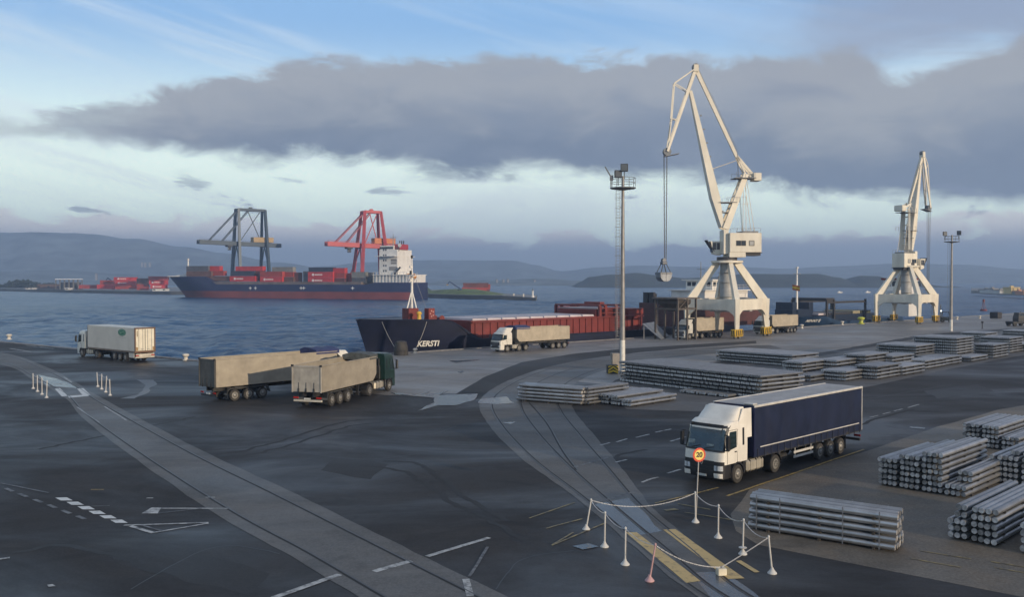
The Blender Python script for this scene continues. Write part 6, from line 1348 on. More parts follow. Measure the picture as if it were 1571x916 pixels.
_bm = {}
def billet_mesh(L, d):
    k = (L, d)
    if k not in _bm:
        b = MB(); n = 14; r = d / 2; b.mi = 0
        prof = [(r * .93, 0), (r, .03), (r, L - .03), (r * .93, L)]; rs = []
        for rr, x in prof: rs.append([b._v((x, rr * math.cos(2 * math.pi * i / n), rr * math.sin(2 * math.pi * i / n))) for i in range(n)])
        for a, c in zip(rs, rs[1:]):
            for i in range(n): b._f([a[i], a[(i + 1) % n], c[(i + 1) % n], c[i]])
        b.mi = 1; b._f(rs[0][::-1]); b._f(rs[-1]); _bm[k] = b.mesh('billet', [billet_m, billet_end], 40)
    return _bm[k]
SU = Vector((.715, .699, 0)); SV = Vector((-.699, .715, 0))                     # along the bars, and away to the left across the ends
def stack(origin, u, cols, rows, L, label, d=.27, single=True, extra=(), gap=.13, gap_every=4, pitch=None, straps=(), vdir=None, jag=.0, yard=None):
    """rows: number of layers, or a list with (first column, last column, push along the bars) for each layer"""
    u = u.normalized(); v = (vdir or Vector((-u.y, u.x, 0))).normalized(); pitch = pitch or d + .050
    t = thing('billet_stack', label, 'metal stack', origin, H_(u), 1.0, 'stacks of aluminium bars in the yard')
    sg = 1 if Vector((-u.y, u.x, 0)).dot(v) > 0 else -1
    layers = rows if isinstance(rows, list) else [(0, cols, random.uniform(-.12, .12)) for _ in range(rows)]
    for k, c0, c1, push in [(k, *q) for k, q in enumerate(layers)] + list(extra):
        z = .08 + d / 2 + k * pitch
        if single:
            for c in range(c0, c1):
                y = sg * (d / 2 + c * (d + .014) + gap * (c // gap_every)); o = link('billet', billet_mesh(L, d), t)
                o.location = (push + random.uniform(-.06, .06) + jag * random.uniform(-1, 1), y, z); o.rotation_euler = (random.uniform(0, 6), 0, random.uniform(-.003, .003))
        else:                                                                     # too small to pick apart: one mesh per layer
            b = MB(); n = 8
            for c in range(c0, c1):
                y = sg * (d / 2 + c * (d + .014) + gap * (c // gap_every)); x0 = push + random.uniform(-.07, .07); r = d / 2
                a_ = [b._v((x0, y + r * math.cos(2 * math.pi * (i + .5) / n), z + r * math.sin(2 * math.pi * (i + .5) / n))) for i in range(n)]; c_ = [b._v((x0 + L, y + r * math.cos(2 * math.pi * (i + .5) / n), z + r * math.sin(2 * math.pi * (i + .5) / n))) for i in range(n)]
                b.mi = 0
                for i in range(n): b._f([a_[i], a_[(i + 1) % n], c_[(i + 1) % n], c_[i]])
                b.mi = 1; b._f(a_[::-1]); b._f(c_)
            b.obj('bar_layer', [billet_m, billet_end], t, 50)
        y0, y1 = sg * (c0 * (d + .014) + gap * (c0 // gap_every)), sg * ((c1) * (d + .014) + gap * ((c1 - 1) // gap_every))
        for f_ in (.14, .5, .86): b = MB(); b.box(push + L * f_ - .05, push + L * f_ + .05, *sorted((y0, y1)), z - d / 2 - (pitch - d) - (.045 if k == 0 else 0), z - d / 2 + .01); b.obj('timber_spacer', batten_m, t)
    W_ = cols * (d + .014) + gap * ((cols - 1) // gap_every); Hh = .08 + len(layers) * pitch
    for s_ in straps:
        y0, y1 = sorted((sg * -.012, sg * (W_ + .012)))
        for yy in (y0, y1): b = MB(); b.box(s_ - .02, s_ + .02, yy - .004, yy + .004, .05, Hh - .02); b.obj('steel_strap', strap_m, t)
    return t
# the nearest stack, long side to the camera
a, c = P(1148, 813), P(1374, 850); u = (c - a).normalized()
stack(a, u, 5, [(0, 5, .0), (0, 5, .03), (0, 5, -.02), (0, 5, .02), (0, 5, 0)], round((c - a).length, 1), 'nearest stack of long silver billets, long side to the camera, beside the chained posts', .245, straps=(.35, 1.35, 3.9, 5.3), vdir=Vector((-u.y, u.x, 0)))
def near_corner(px, py, *a, **k): return stack(P(px, py), SU, *a, vdir=SV, **k)
near_corner(1530, 841.5, 7, [(0, 7, 0), (0, 7, .02), (0, 7, -.04), (0, 6, .05), (0, 6, .1)], 6.4, 'stack of seven-wide layers, round billet ends facing the camera, right of the nearest stack', .240, gap_every=4)
stack(P(1556, 848) - SV * 2.1, SU, 7, 4, 6.2, 'stack of billets cut by the lower right edge of the photo', .245, gap_every=5, vdir=SV)
near_corner(1482, 766.5, 17, [(0, 17, .0), (0, 17, .05), (4, 17, .0), (4, 17, .1), (4, 17, 0), (4, 9, .0), (9, 13, .1)] if False else [(0, 16, .0), (0, 16, .05), (4, 16, .05), (4, 16, .1), (4, 16, 0), (4, 12, .0), (4, 8, .05)], 6.3, 'wide stack of billets with stepped layers, behind the nearest stack', .240, gap_every=4, extra=[(2, 0, 3, .9), (3, 0, 3, .95)], gap=.10)
near_corner(1500, 757, 4, 2, 6.2, 'low separate bundle of billets at the right foot of the wide stepped stack', .262, gap_every=4) if False else None
near_corner(1563, 694.5, 12, [(0, 12, 0), (0, 12, .05), (0, 12, 0), (4, 12, .05), (4, 12, 0)], 6.2, 'stack of billets beyond the wide stepped stack near the right edge', .240, gap_every=4, single=True)
near_corner(1600, 752, 9, [(0, 9, 0), (0, 9, 0), (0, 9, .05), (0, 9, 0), (0, 9, 0), (0, 6, .3)], 6.2, 'stack of billets at the right edge level with the wide stepped stack', .240, gap_every=4)
# stacks in the middle of the yard
a = P(794, 615.5); c = P(893, 623); u = (c - a).normalized()
stack(a, u, 5, 5, round((c - a).length, 1), 'stack of long bars lying across the curved rail track', .25, straps=(.5, .75, 4.6, 4.85), vdir=Vector((-u.y, u.x, 0)), single=True)
near_corner(903, 622.5, 4, 5, 5.4, 'narrow bundle of long bars pointing away, right of the bars across the track', .25, single=False)
near_corner(920, 619.5, 4, 3, 5.6, 'low bundle of bars between the narrow bundle and the two-layer bars', .25, single=False)
near_corner(968, 625.5, 12, [(0, 12, 0), (0, 12, .05), (4, 12, -.3)], 6.4, 'low two-step stack of bars on the dark asphalt in front of the chevron block', .25, single=False)
a = P(951, 585.5); c = P(1168, 613.5); dv = (a - c).normalized(); W_ = (a - c).length
stack(c, Vector((dv.y, -dv.x, 0)), int(W_ / .262), 6, 6.2, 'very long six-layer stack of bars with ends facing the camera, behind the navy trailer', .25, single=False, gap_every=3, pitch=.365, vdir=dv, gap=.0)
near_corner(1118, 611, 18, 1, 6.6, 'single layer of bars in front of the very long stack', .25, single=False)
near_corner(1176, 604, 9, 2, 5.8, 'two-layer pile of bars near the roof of the navy trailer', .25, single=False)
a = P(1096, 553.5); c = P(1216, 563.0); dv = (a - c).normalized(); W_ = (a - c).length
stack(c, Vector((dv.y, -dv.x, 0)), int(W_ / .262), 4, 6.2, 'long dark-jointed stack of bars nearer the berth than the very long one', .25, single=False, pitch=.38, vdir=dv, gap=0)
for px, py, cols, rows, lab in ((1231, 582, 9, 5, 'five-layer bundle of bars, leftmost of the row behind the navy trailer'), (1284, 578.5, 9, 5, 'five-layer bundle of bars, second of the row behind the navy trailer'), (1328, 575, 10, 6, 'tallest bundle of bars in the row behind the navy trailer'), (1369, 571, 9, 5, 'bundle of bars right of the tallest one behind the navy trailer'),
                               (1243, 586.5, 8, 2, 'two-layer pile of bars low behind the navy trailer roof, under the leftmost bundle'), (1298, 585.5, 11, 3, 'three-layer bundle of bars in front of the row behind the navy trailer'), (1346, 583, 10, 4, 'four-layer bundle of bars beside the rear of the navy trailer'), (1385, 577, 9, 3, 'low bundle of bars at the right end of the row behind the navy trailer'),
                               (1420, 567, 9, 3, 'small three-layer stack between the trailer-side bundles and the pale far stacks'), (1405, 557, 20, 6, 'pale flat-topped stack of bars at the near left of the far yard'), (1447, 562, 12, 3, 'pale three-layer stack of bars in front of the long tall one'), (1490, 556, 8, 2, 'low two-layer stack at the right foot of the long tall far stack'), (1468, 553, 22, 8, 'long tall stack of bars topping the others in the far yard'), (1524, 550, 10, 5, 'five-layer stack of bars right of the long far stack'), (1549, 542, 16, 6, 'pale stack of bars near the right edge of the far yard'), (1512, 524, 16, 4, 'farthest stack of bars in front of the slimmer floodlight mast'), (1590, 521, 22, 4, 'dark-edged stack of bars at the right edge near the black vehicle'), (1598, 540, 16, 3, 'flat low stack of bars cut by the right edge')):
    near_corner(px, py, cols, rows, 6.2, lab, .25, single=False, pitch=.38, gap=0)

# ------------------------------------------------------------------ posts, chains, sign
post_w = mat('post_white', (.52, .51, .48), .5, var=.1, scale=3, grime=.35, grime_col=(.34, .28, .24)); post_p = mat('post_pink', (.50, .30, .30), .5, var=.15, scale=3, grime=.3)
chain_m = mat('white_plastic_chain', (.62, .61, .60), .5, var=.1, scale=8)
def chain_post(px, py, tx_, ty, label, group, m=post_w, r=.035, foot=True):
    o = P(px, py); top = at_depth(tx_, ty, o.y); v = top - o
    t = thing('chain_post', label, 'post', o, 0, 1.0, group)
    b = MB(); b.tube((0, 0, .05), (v.x, v.y, v.z), r, r * .9, 10); b.obj('post', m, t, 40)
    b = MB(); b.lathe([(.17, 0), (.17, .03), (.13, .07), (.06, .16), (.045, .22)], n=16); b.obj('post_base', m, t, 40)
    b = MB(); b.lathe([(r * .6, -.02), (r * 1.3, 0), (r * 1.2, .05), (r * .4, .08)], v, n=10); b.obj('post_cap', m, t, 40)
    return o + v
G1, G2 = 'white chain posts round the yellow bars', 'white chain posts at the track crossing'
NP = [((996.6, 892), (1005.5, 837), 'leaning pink-stained chain post, nearest to the camera', post_p), ((959, 867), (959.7, 812), 'white chain post beside the top of the left yellow bar, next to the pink one', post_w), ((927.5, 839.7), (928.3, 788), 'white chain post between the pool of water and the track', post_w), ((899.4, 813), (906.8, 768), 'leftmost white chain post of the near group, leaning right', post_w),
      ((1067, 802), (1066.5, 757), 'white chain post carrying the round speed sign', post_w), ((1101.7, 825.7), (1102.3, 777), 'white chain post left of the end of the nearest billet stack', post_w), ((1139.5, 851), (1140.8, 799), 'white chain post with a doubled base in front of the nearest billet stack', post_w), ((1184.6, 880.5), (1179.2, 825), 'rightmost chain post of the near group, leaning left, in front of the billets', post_w)]
tops = [chain_post(*a, *c, lab, G1, m) for a, c, lab, m in NP]
o = P(1139.5, 851); b = MB(); b.lathe([(.06, .22), (.14, .24), (.16, .27), (.06, .30)], (0, 0, 0), n=14); ob = b.obj('spare_post_base', post_w, None, 40); ob.location = o; ob['label'] = 'extra white base ring slid over the chain post nearest the billets'; ob['category'] = 'post base'
blk = P(1106.5, 883); t = thing('small_block', 'small cream cube-like block lying on the right yellow bar with the chain tied to it', 'block', blk, R(12))
b = MB(); b.box(-.165, .165, -.13, .13, 0, .26, .02); b.obj('block_body', mat('cream_block', (.66, .60, .46), .6, grime=.2), t, 30); b = MB(); b.lathe([(.03, .26), (.03, .29), (.05, .30), (.03, .31)], n=10); b.obj('chain_eye', strap_m, t, 40)
def chain_pts(a, c, sag, n=16):
    return [a.lerp(c, i / n) - Vector((0, 0, sag * 4 * (i / n) * (1 - i / n))) for i in range(n + 1)]
def chain(name, label, path, group=None):                                       # links of a chain, joined in one object
    b = MB(); dist = 0
    for a, c in zip(path, path[1:]):
        L = (c - a).length; n = max(1, int(L / .075)); d_ = (c - a).normalized()
        for k in range(n):
            p, q_ = a.lerp(c, k / n), a.lerp(c, (k + 1) / n); sd_ = d_.cross(Vector((0, 0, 1))); sd_ = sd_.normalized() if sd_.length > .01 else Vector((1, 0, 0)); up_ = sd_.cross(d_); w_ = sd_ if k % 2 else up_
            b.beam(p - d_ * .012 + w_ * .011, q_ + d_ * .012 + w_ * .011, .009, .009); b.beam(p - d_ * .012 - w_ * .011, q_ + d_ * .012 - w_ * .011, .009, .009)
    ob = b.obj(name, chain_m); ob['label'] = label; ob['category'] = 'chain'
    if group: ob['group'] = group
    return ob
be = Vector((blk.x, blk.y, .29)); seg = []
order = [be, tops[0], tops[1], tops[2], tops[3], tops[4], tops[5], tops[6], tops[7], be + Vector((.02, 0, 0))]
sags = [.22, .12, .14, .12, .42, .16, .22, .20, .02]
full = []
for (a, c), s_ in zip(zip(order, order[1:]), sags): full += chain_pts(a, c, s_)[:-1]
chain('plastic_chain', 'white plastic chain strung round the near group of posts and down to the cream block', full + [order[-1]])
L1 = [((51, 596.5), (50.6, 574)), ((57.5, 601), (57.2, 577)), ((64.5, 605.5), (64.3, 580)), ((71.5, 610.5), (72.2, 585))]; L2 = [((150, 593.5), (148.7, 572.5)), ((156, 597.5), (156, 575)), ((162.3, 602), (163.5, 578.5)), ((169, 607), (168.2, 583))]
place = ['farthest', 'second farthest', 'second nearest', 'nearest']
ta_ = [chain_post(*a, *c, f'{place[k]} white post of the row left of the track crossing', G2, post_w, .045) for k, (a, c) in enumerate(L1)]
tb_ = [chain_post(*a, *c, f'{place[k]} white post of the row right of the track crossing', G2, post_w, .045) for k, (a, c) in enumerate(L2)]
for pts, lab in ((ta_, 'white chain joining the posts left of the track crossing'), (tb_, 'white chain joining the posts right of the track crossing')):
    full = []
    for a, c in zip(pts, pts[1:]): full += chain_pts(a, c, .15, 8)[:-1]
    chain('plastic_chain', lab, full + [pts[-1]])
# round speed sign on a leaning pole
so = P(1066, 801) + Vector((.06, .10, 0)); st = at_depth(1072, 698, so.y); v = st - so
t = thing('speed_sign', 'round red-rimmed speed sign reading 20 on a thin pole before the white cab', 'road sign', so, 0)
b = MB(); b.tube((0, 0, 0), v + Vector((.01, 0, .20)), .028, n=10); b.obj('sign_pole', mat('galvanised_pole', (.42, .41, .40), .45, .4, var=.1), t, 40)
b = MB(); b.box(-.12, .12, -.12, .12, 0, .05, .01); b.obj('pole_foot', steel_m, t)
tilt = Matrix.Translation(v) @ Matrix.Rotation(R(3), 4, 'Y') @ Matrix.Rotation(R(17), 4, 'Z')
def disc(r0, y0, y1, n=36): q_ = MB(tilt); q_.lathe([(r0, -y0), (r0, -y1)], axis='y', n=n); return q_
pl = disc(.31, .032, .050).obj('sign_plate', mat('sign_red', (.62, .07, .03), .35), t, 40)
disc(.225, .0505, .054).obj('sign_field', mat('sign_yellow', (.80, .62, .16), .35), pl, 40)
me = text_mesh('20', .30, .003, .012)
for vv in me.vertices: vv.co = tilt @ Vector((vv.co.x, -.058 - vv.co.z, vv.co.y))
me.materials.append(mat('sign_black', (.01, .01, .01), .5)); link('sign_numerals', me, pl)

# ------------------------------------------------------------------ things along the quay edge
def bollard(px, py, label, m, s=1.0):
    t = thing('mooring_bollard', label, 'bollard', P(px, py), random.uniform(0, 3), s, 'mooring bollards along the quay edge')
    b = MB(); b.lathe([(.42, 0), (.42, .06), (.26, .12), (.24, .42), (.36, .56), (.46, .68), (.40, .82), (.2, .90)], n=18); b.obj('bollard_body', m, t, 40)
    b = MB(); b.lathe([(.30, .43), (.30, .50)], n=18); b.obj('bollard_collar', steel_m, t, 40)
bw_ = mat('bollard_white', (.64, .60, .52), .6, grime=.4, grime_col=(.3, .22, .15)); by_ = mat('bollard_yellow_green', (.50, .52, .05), .5, grime=.2)
for px, py, lab, m, s in ((14, 521, 'white bollard at the quay edge on the far left', bw_, 1.1), (285, 553, 'white bollard between the refrigerated lorry and the tipper', bw_, 1.0), (610, 545, 'white bollard under the bow of the navy ship', bw_, 1.0), (637, 542, 'low white bollard right of the rubber fender', bw_, .8), (1230, 504, 'white bollard by the bow of the blue ship', bw_, 1.0), (1292, 498.5, 'white bollard alongside the blue ship', bw_, 1.0), (1321, 497, 'bright yellow-green bollard alongside the blue ship', by_, 1.9), (1468, 490.5, 'pale bollard right of the slimmer floodlight mast', bw_, 1.0), (1503, 489, 'small bollard on the far right of the quay', bw_, 1.0)):
    bollard(px, py, lab, m, s)
# big rubber fender hanging at the bow
fo = P(621, 545.5) + QN * .9; t = thing('quay_fender', 'large dark rubber fender between the navy bow and the quay', 'fender', fo, H_(QD))
b = MB(); b.lathe([(.9, -1.2), (1.12, -1.0), (1.0, .6), (.95, 1.2), (.75, 1.9), (.5, 2.0)], n=18); b.obj('fender_body', mat('old_rubber', (.035, .032, .03), .8, var=.25, grime=.4, grime_col=(.09, .08, .06)), t, 40)
b = MB(); [b.lathe([(1.05 - .1 * k, -.5 + k), (1.13 - .1 * k, -.45 + k), (1.13 - .1 * k, -.35 + k), (1.05 - .1 * k, -.3 + k)], n=18) for k in range(2)]; b.obj('fender_band', rubber, t, 40)
# mooring lines
for (px, py), (xl, yl, zl), lab in (((610, 545), (-2.5, 3.2, BZ - .3), 'mooring rope from the navy bow to the quay'), ((637, 542), (-9, 5.6, BZ - .4), 'short mooring rope beside the rubber fender')):
    a = P(px, py) + Vector((0, 0, .55)); c = ship.matrix_basis @ Vector((xl, yl, zl)); b = MB(); b.path(chain_pts(a, c, .35), .035, 5); ob = b.obj('mooring_rope', mat('rope_pale', (.36, .33, .27), .8)); ob['label'] = lab; ob['category'] = 'rope'
# forklift by the far crane
fo = P(1450, 494.5); t = thing('forklift', 'dark forklift, mast raised and lamp lit, between the far crane and slimmer mast', 'forklift', fo, R(150))
b = MB(); b.box(-1.6, .9, -.75, .75, .45, 1.35, .12); b.obj('body', mat('forklift_dark', (.03, .035, .035), .5), t, 30)
b = MB(); [b.beam((x, y, 1.3), (x * .85, y * .9, 2.6), .09, .09) for x in (-1.0, .75) for y in (-.65, .65)]; b.box(-1.0, .75, -.7, .7, 2.55, 2.68, .03); b.obj('overhead_guard', plastic_m, t)
b = MB(); [b.box(1.0, 1.2, y - .09, y + .09, .15, 4.4) for y in (-.5, .5)]; [b.box(1.02, 1.18, -.45, .45, z, z + .12) for z in (.3, 1.8, 3.2, 4.2)]; b.obj('mast', steel_m, t)
for y in (-.35, .35): b = MB(); b.box(1.2, 2.3, y - .08, y + .08, .2, .27); b.obj('fork', steel_m, t)
b = MB(); b.box(1.2, 1.9, -.9, .9, .28, 1.3, .04); b.obj('carried_crate', mat('tan_crate', (.36, .27, .17), .7, grime=.2), t)
for s in (-1, 1):
    for x, r_ in ((.55, .42), (-1.1, .34)): b = MB(); b.lathe([(r_ * .5, -.15), (r_, -.15), (r_, .15), (r_ * .5, .15)], (x, s * .72, r_), axis='y', n=16); w_ = b.obj('wheel', rubber, t, 40); b = MB(); b.lathe([(r_ * .5, -.13), (r_ * .2, -.17), (r_ * .2, .17), (r_ * .5, .13)], (x, s * .72, r_), axis='y', n=12); b.obj('rim', steel_m, w_, 40)
b = MB(); b.lathe([(.05, -.05), (.16, -.05), (.16, .06), (.08, .1)], (.9, .5, 2.85), axis='x', n=12); b.obj('work_lamp', mat('lit_lamp', (.8, .8, .75), .3, emit=((1, .96, .85), 6.0)), t)
# black tractor unit at the right edge
fo = P(1553, 500.5); t = thing('terminal_tractor', 'black yard tractor cut off by the right edge of the photo', 'tractor', fo, R(20))
blk_m = mat('tractor_black', (.02, .02, .022), .45, var=.2)
b = MB(); b.box(-1.0, 4.6, -.55, .55, .6, .95, .05); b.box(-1.0, .4, -1.1, 1.1, .55, 1.15, .12); b.obj('frame', blk_m, t, 30)
b = MB(); b.loft([[(1.0, -.8, 1.0), (3.0, -.8, 1.0), (3.0, .8, 1.0), (1.0, .8, 1.0)], [(1.0, -.8, 1.9), (3.0, -.8, 1.9), (3.0, .8, 1.9), (1.0, .8, 1.9)], [(1.3, -.68, 3.1), (2.9, -.68, 3.1), (2.9, .68, 3.1), (1.3, .68, 3.1)]]); cb_ = b.obj('cab', blk_m, t)
for y in (-.79, .77): b = MB(); b.hexa([(1.25, y * .99, 2.0), (2.8, y * .99, 2.0), (2.8, y * .99 + .02, 2.0), (1.25, y * .99 + .02, 2.0), (1.4, y * .9, 2.9), (2.75, y * .9, 2.9), (2.75, y * .9 + .02, 2.9), (1.4, y * .9 + .02, 2.9)]); b.obj('window', window_m, cb_)
b = MB(); b.tube((3.2, .6, 1.0), (3.2, .6, 3.4), .08); b.obj('exhaust', blk_m, t)
for s in (-1, 1):
    for x in (-.2, 3.6): b = MB(); b.lathe([(.28, -.2), (.55, -.2), (.55, .2), (.28, .2)], (x, s * .85, .55), axis='y', n=18); w_ = b.obj('wheel', rubber, t, 40); b = MB(); b.lathe([(.28, -.15), (.1, -.2), (.1, .2), (.28, .15)], (x, s * .85, .55), axis='y', n=14); b.obj('rim', rim_m, w_, 40)
# squat dark crate and a thin post on the far quay
t = thing('dark_crate', 'low dark crate near the water on the far right of the quay', 'crate', P(1528, 488.5), H_(QD)); b = MB(); b.box(-1.6, 1.6, -1.0, 1.0, .12, 1.7, .04); b.obj('crate_body', mat('crate_dark', (.06, .055, .05), .7, var=.2), t); b = MB(); [b.box(-1.6 + .5 * k, -1.5 + .5 * k, -1.04, 1.04, .1, 1.72) for k in range(7)]; b.box(-1.6, 1.6, -.9, -.7, 0, .11); b.box(-1.6, 1.6, .7, .9, 0, .11); b.obj('crate_frame', MATS['dark_gear'], t)
t = thing('steel_standpipe', 'short dark standpipe alone on the wet concrete right of the slimmer mast', 'standpipe', P(1507, 504.5)); b = MB(); b.lathe([(.25, 0), (.25, .05), (.10, .1), (.10, 1.2), (.22, 1.3), (.28, 1.5), (.15, 1.65)], n=12); b.obj('pipe', MATS['dark_gear'], t, 40); b = MB(); b.tube((-.35, 0, 1.35), (.35, 0, 1.35), .07); b.obj('valve_handle', steel_m, t)
# red channel mark out on the water
o = P(1509, 477, SEA_Z); t = thing('channel_mark', 'faint red channel mark standing in the water on the right', 'navigation mark', (o.x, o.y, SEA_Z)); b = MB(); b.lathe([(1.2, -.3), (1.3, .5), (.9, .7)], n=14); b.obj('float', ship_red, t, 40); b = MB(); [b.beam((math.cos(a) * .8, math.sin(a) * .8, .6), (0, 0, 4.5), .12, .12) for a in (0, 2.1, 4.2)]; b.lathe([(.4, 3.4), (.4, 4.4)], n=10); b.obj('lattice', ship_red, t)
# ------------------------------------------------------------------ the far terminal, town, hills, haze
TZ = 1.4
front = [P(-420, 440.5, SEA_Z), P(0, 446.6, SEA_Z), P(120, 449.2, SEA_Z), P(262, 452.2, SEA_Z), P(450, 453.6, SEA_Z), P(640, 455.8, SEA_Z), P(700, 458.6, SEA_Z), P(770, 460.2, SEA_Z), P(822, 461.2, SEA_Z)]
backs = [P(824, 459.4, SEA_Z), P(780, 456.6, SEA_Z), P(735, 450, SEA_Z), P(600, 446.5, SEA_Z), P(300, 443.5, SEA_Z), P(0, 441.6, SEA_Z), P(-420, 439.2, SEA_Z)]
b = MB(); ring = front + backs; top = [b._v((p.x, p.y, TZ - (1.0 if p.y < 560 and p.x > 0 else 0))) for p in ring]; bot = [b._v((p.x, p.y, -4)) for p in ring]; b._f(top); b.mi = 1
for i in range(len(ring)): j = (i + 1) % len(ring); b._f([top[i], top[j], bot[j], bot[i]])
bmesh.ops.triangulate(b.bm, faces=[f for f in b.bm.faces if len(f.verts) > 4])
b.obj('terminal_ground', [far_conc, mat('terminal_wall', (.10, .10, .095), .8, var=.2, scale=.05)], kind='structure')
# grassy bank behind the stern
def mound(name, pts, h, m, lab=None):
    b = MB(); n = len(pts); c = sum(pts, Vector()) / n; rows = []
    for k, f_ in enumerate((1.0, .8, .55, .3, .08)):
        rows.append([b._v((c.x + (p.x - c.x) * f_, c.y + (p.y - c.y) * f_, TZ + h * (1 - f_ ** 1.6) + (.35 * mnoise.noise(p * .07 + Vector((k, 0, 0))) * h * .4 if k else 0))) for p in pts])
    for a, c_ in zip(rows, rows[1:]):
        for i in range(n): b._f([a[i], a[(i + 1) % n], c_[(i + 1) % n], c_[i]])
    b._f(rows[-1]); return b.obj(name, m, kind='structure')
grass_m = mat('bank_grass', (.11, .15, .035), .9, var=.3, scale=.12, grime=.3, grime_col=(.13, .11, .07))
mound('grassy_bank', [P(x, y, SEA_Z) for x, y in ((640, 455.0), (680, 457.2), (720, 458.6), (760, 459.3), (778, 458.6), (770, 456.8), (740, 455.6), (700, 454.2), (650, 453.0))], 3.4, grass_m)
mound('grassy_bank', [P(x, y, SEA_Z) for x, y in ((610, 452.5), (650, 454), (665, 452.8), (660, 450.5), (630, 449.2), (605, 449.5))], 8.0, mat('bank_dark_grass', (.05, .075, .03), .9, var=.3, scale=.12))
def tz_at(px, py, base): p = P(px, base, TZ); return p
def yard_container(px0, px1, y0, y1, dep_y, col, lab, logo=0, rot=None):
    p = P((px0 + px1) / 2, dep_y, SEA_Z); s_ = F_PX / p.y; L = (px1 - px0) / s_; zA, zB = CAM_H + (HORIZON - y1) / s_, CAM_H + (HORIZON - y0) / s_
    return container((p.x, p.y, max(TZ, zA)), 0.0 if rot is None else rot, L, zB - max(TZ, zA) - .04, col, f'{CNAME[col]} freight container {lab}', 'containers stacked on the terminal', logo, -1)
for a in ((176, 210, 424.5, 431, 449.0, 'red', 'at the top of the tall block left of the ship', 1), (177, 209, 431, 437.5, 449.1, 'red', 'in the middle of the tall block left of the ship', 1), (178, 212, 437.5, 443.5, 449.2, 'brick', 'at the bottom of the tall block left of the ship', 0), (155, 174, 430, 436.5, 448.6, 'brick', 'on top of the pair under the blue boom', 0), (150, 176, 436.5, 443.5, 448.7, 'red', 'at the bottom of the pair under the blue boom', 0), (122, 149, 437, 443, 448.2, 'brick', 'low, left end of the red row by the water', 0),
          (211, 229, 427, 436, 449.4, 'brown', 'upper, beside the tall block, weathered', 0), (211, 228, 436, 445, 449.5, 'brick', 'lower, beside the tall block, weathered', 0), (229, 258, 424, 430, 449.5, 'brick', 'top of the block hidden by the bow', 0), (230, 257, 430, 436.5, 449.7, 'red', 'upper middle of the block hidden by the bow', 1), (232, 256, 436.5, 443, 449.9, 'red', 'bottom of the block hidden by the bow', 1),
          (711, 749, 434, 441, 454.8, 'maroon', 'top tier of the block on the grassy bank', 0), (709, 747, 441, 448, 454.9, 'brick', 'middle tier of the block on the grassy bank', 0), (708, 745, 448, 455.3, 455.0, 'red', 'bottom tier of the block on the grassy bank', 0), (742, 752, 436, 444, 454.6, 'brick', 'upper end of the block on the grassy bank', 0), (741, 751, 444, 454, 454.7, 'maroon', 'lower end of the block on the grassy bank', 0)):
    yard_container(*a)
# reach stackers with slanting blue booms
def reach_stacker(px, py, label, flip, s=1.0):
    t = thing('reach_stacker', label, 'reach stacker', P(px, py, SEA_Z) + Vector((0, 0, TZ - SEA_Z)), 0 if not flip else math.pi, s, 'reach stackers on the terminal')
    bm_ = mat('stacker_blue', (.03, .05, .11), .5)
    b = MB(); b.box(-4.5, 4.0, -2, 2, 1.0, 2.6, .2); b.box(-4.6, -2.6, -2, 2, 1.0, 4.0, .2); b.obj('body', mat('stacker_red', (.30, .05, .04), .5), t)
    b = MB(); b.loft([[(-1.5, -1, 2.6), (1.0, -1, 2.6), (1.0, 1, 2.6), (-1.5, 1, 2.6)], [(-1.2, -.9, 5), (.6, -.9, 5), (.6, .9, 5), (-1.2, .9, 5)]]); b.obj('cab', plastic_m, t)
    b = MB(); b.beam((-4, 0, 4.2), (9.5, 0, 13.5), 1.1, 1.5, .9, 1.1); b.beam((9.3, 0, 13.6), (11.5, 0, 10.6), .9, 1.0); b.obj('boom', bm_, t)
    b = MB(); b.beam((1.5, 0, 2.4), (4.5, 0, 9.6), .5, .5); b.obj('boom_ram', steel_m, t)
    b = MB(); b.box(11.0, 12.4, -4.5, 4.5, 9.4, 10.3, .1); b.obj('spreader', mat('spreader_yellow', (.50, .32, .03), .5), t)
    for x in (-3.2, 3.0):
        for y in (-1.9, 1.9): b = MB(); b.lathe([(.4, -.5), (1.1, -.5), (1.1, .5), (.4, .5)], (x, y, 1.1), axis='y', n=14); b.obj('wheel', rubber, t, 40)
reach_stacker(178, 448.3, 'reach stacker with dark blue boom raised among red containers left of the ship', True, .85); reach_stacker(703, 456.9, 'reach stacker with blue boom raised beside the containers on the grassy bank', True, .62)
# sheds and small buildings
def shed(px0, px1, y0, y1, dep, wall, roof, label, roof_t=.8, open_=False):
    p = P((px0 + px1) / 2, dep, SEA_Z); s_ = F_PX / p.y; w = (px1 - px0) / s_; zA, zB = TZ, CAM_H + (HORIZON - y0) / s_
    t = thing('quay_shed', label, 'shed', (p.x, p.y, TZ), 0, 1.0); b = MB()
    if open_:
        for k in range(6):
            for y in (-4, 4): q = MB(); x = -w / 2 + .5 + k * (w - 1) / 5; q.box(x - .3, x + .3, y - .3, y + .3, 0, zB - zA - roof_t); q.obj('post', wall, t)
        b.bm.free()
    else:
        b.box(-w / 2 + .5, w / 2 - .5, -4, 4, 0, zB - zA - roof_t); wl = b.obj('wall', wall, t)
        for k in range(max(2, int(w / 6))): q = MB(); x = -w / 2 + 2 + k * (w - 4) / max(1, int(w / 6) - 1); q.box(x - 1, x + 1, -4.06, -3.98, (zB - zA) * .3, (zB - zA) * .65); q.obj('window', window_m, wl)
    b = MB(); b.loft([[(-w / 2, y, zB - zA - roof_t), (w / 2, y, zB - zA - roof_t), (w / 2, y, zB - zA - roof_t * .2 * abs(y) / 4.5), (-w / 2, y, zB - zA - roof_t * .2 * abs(y) / 4.5)] for y in (-4.6, 0, 4.6)]); b.obj('roof', roof, t)
    return t
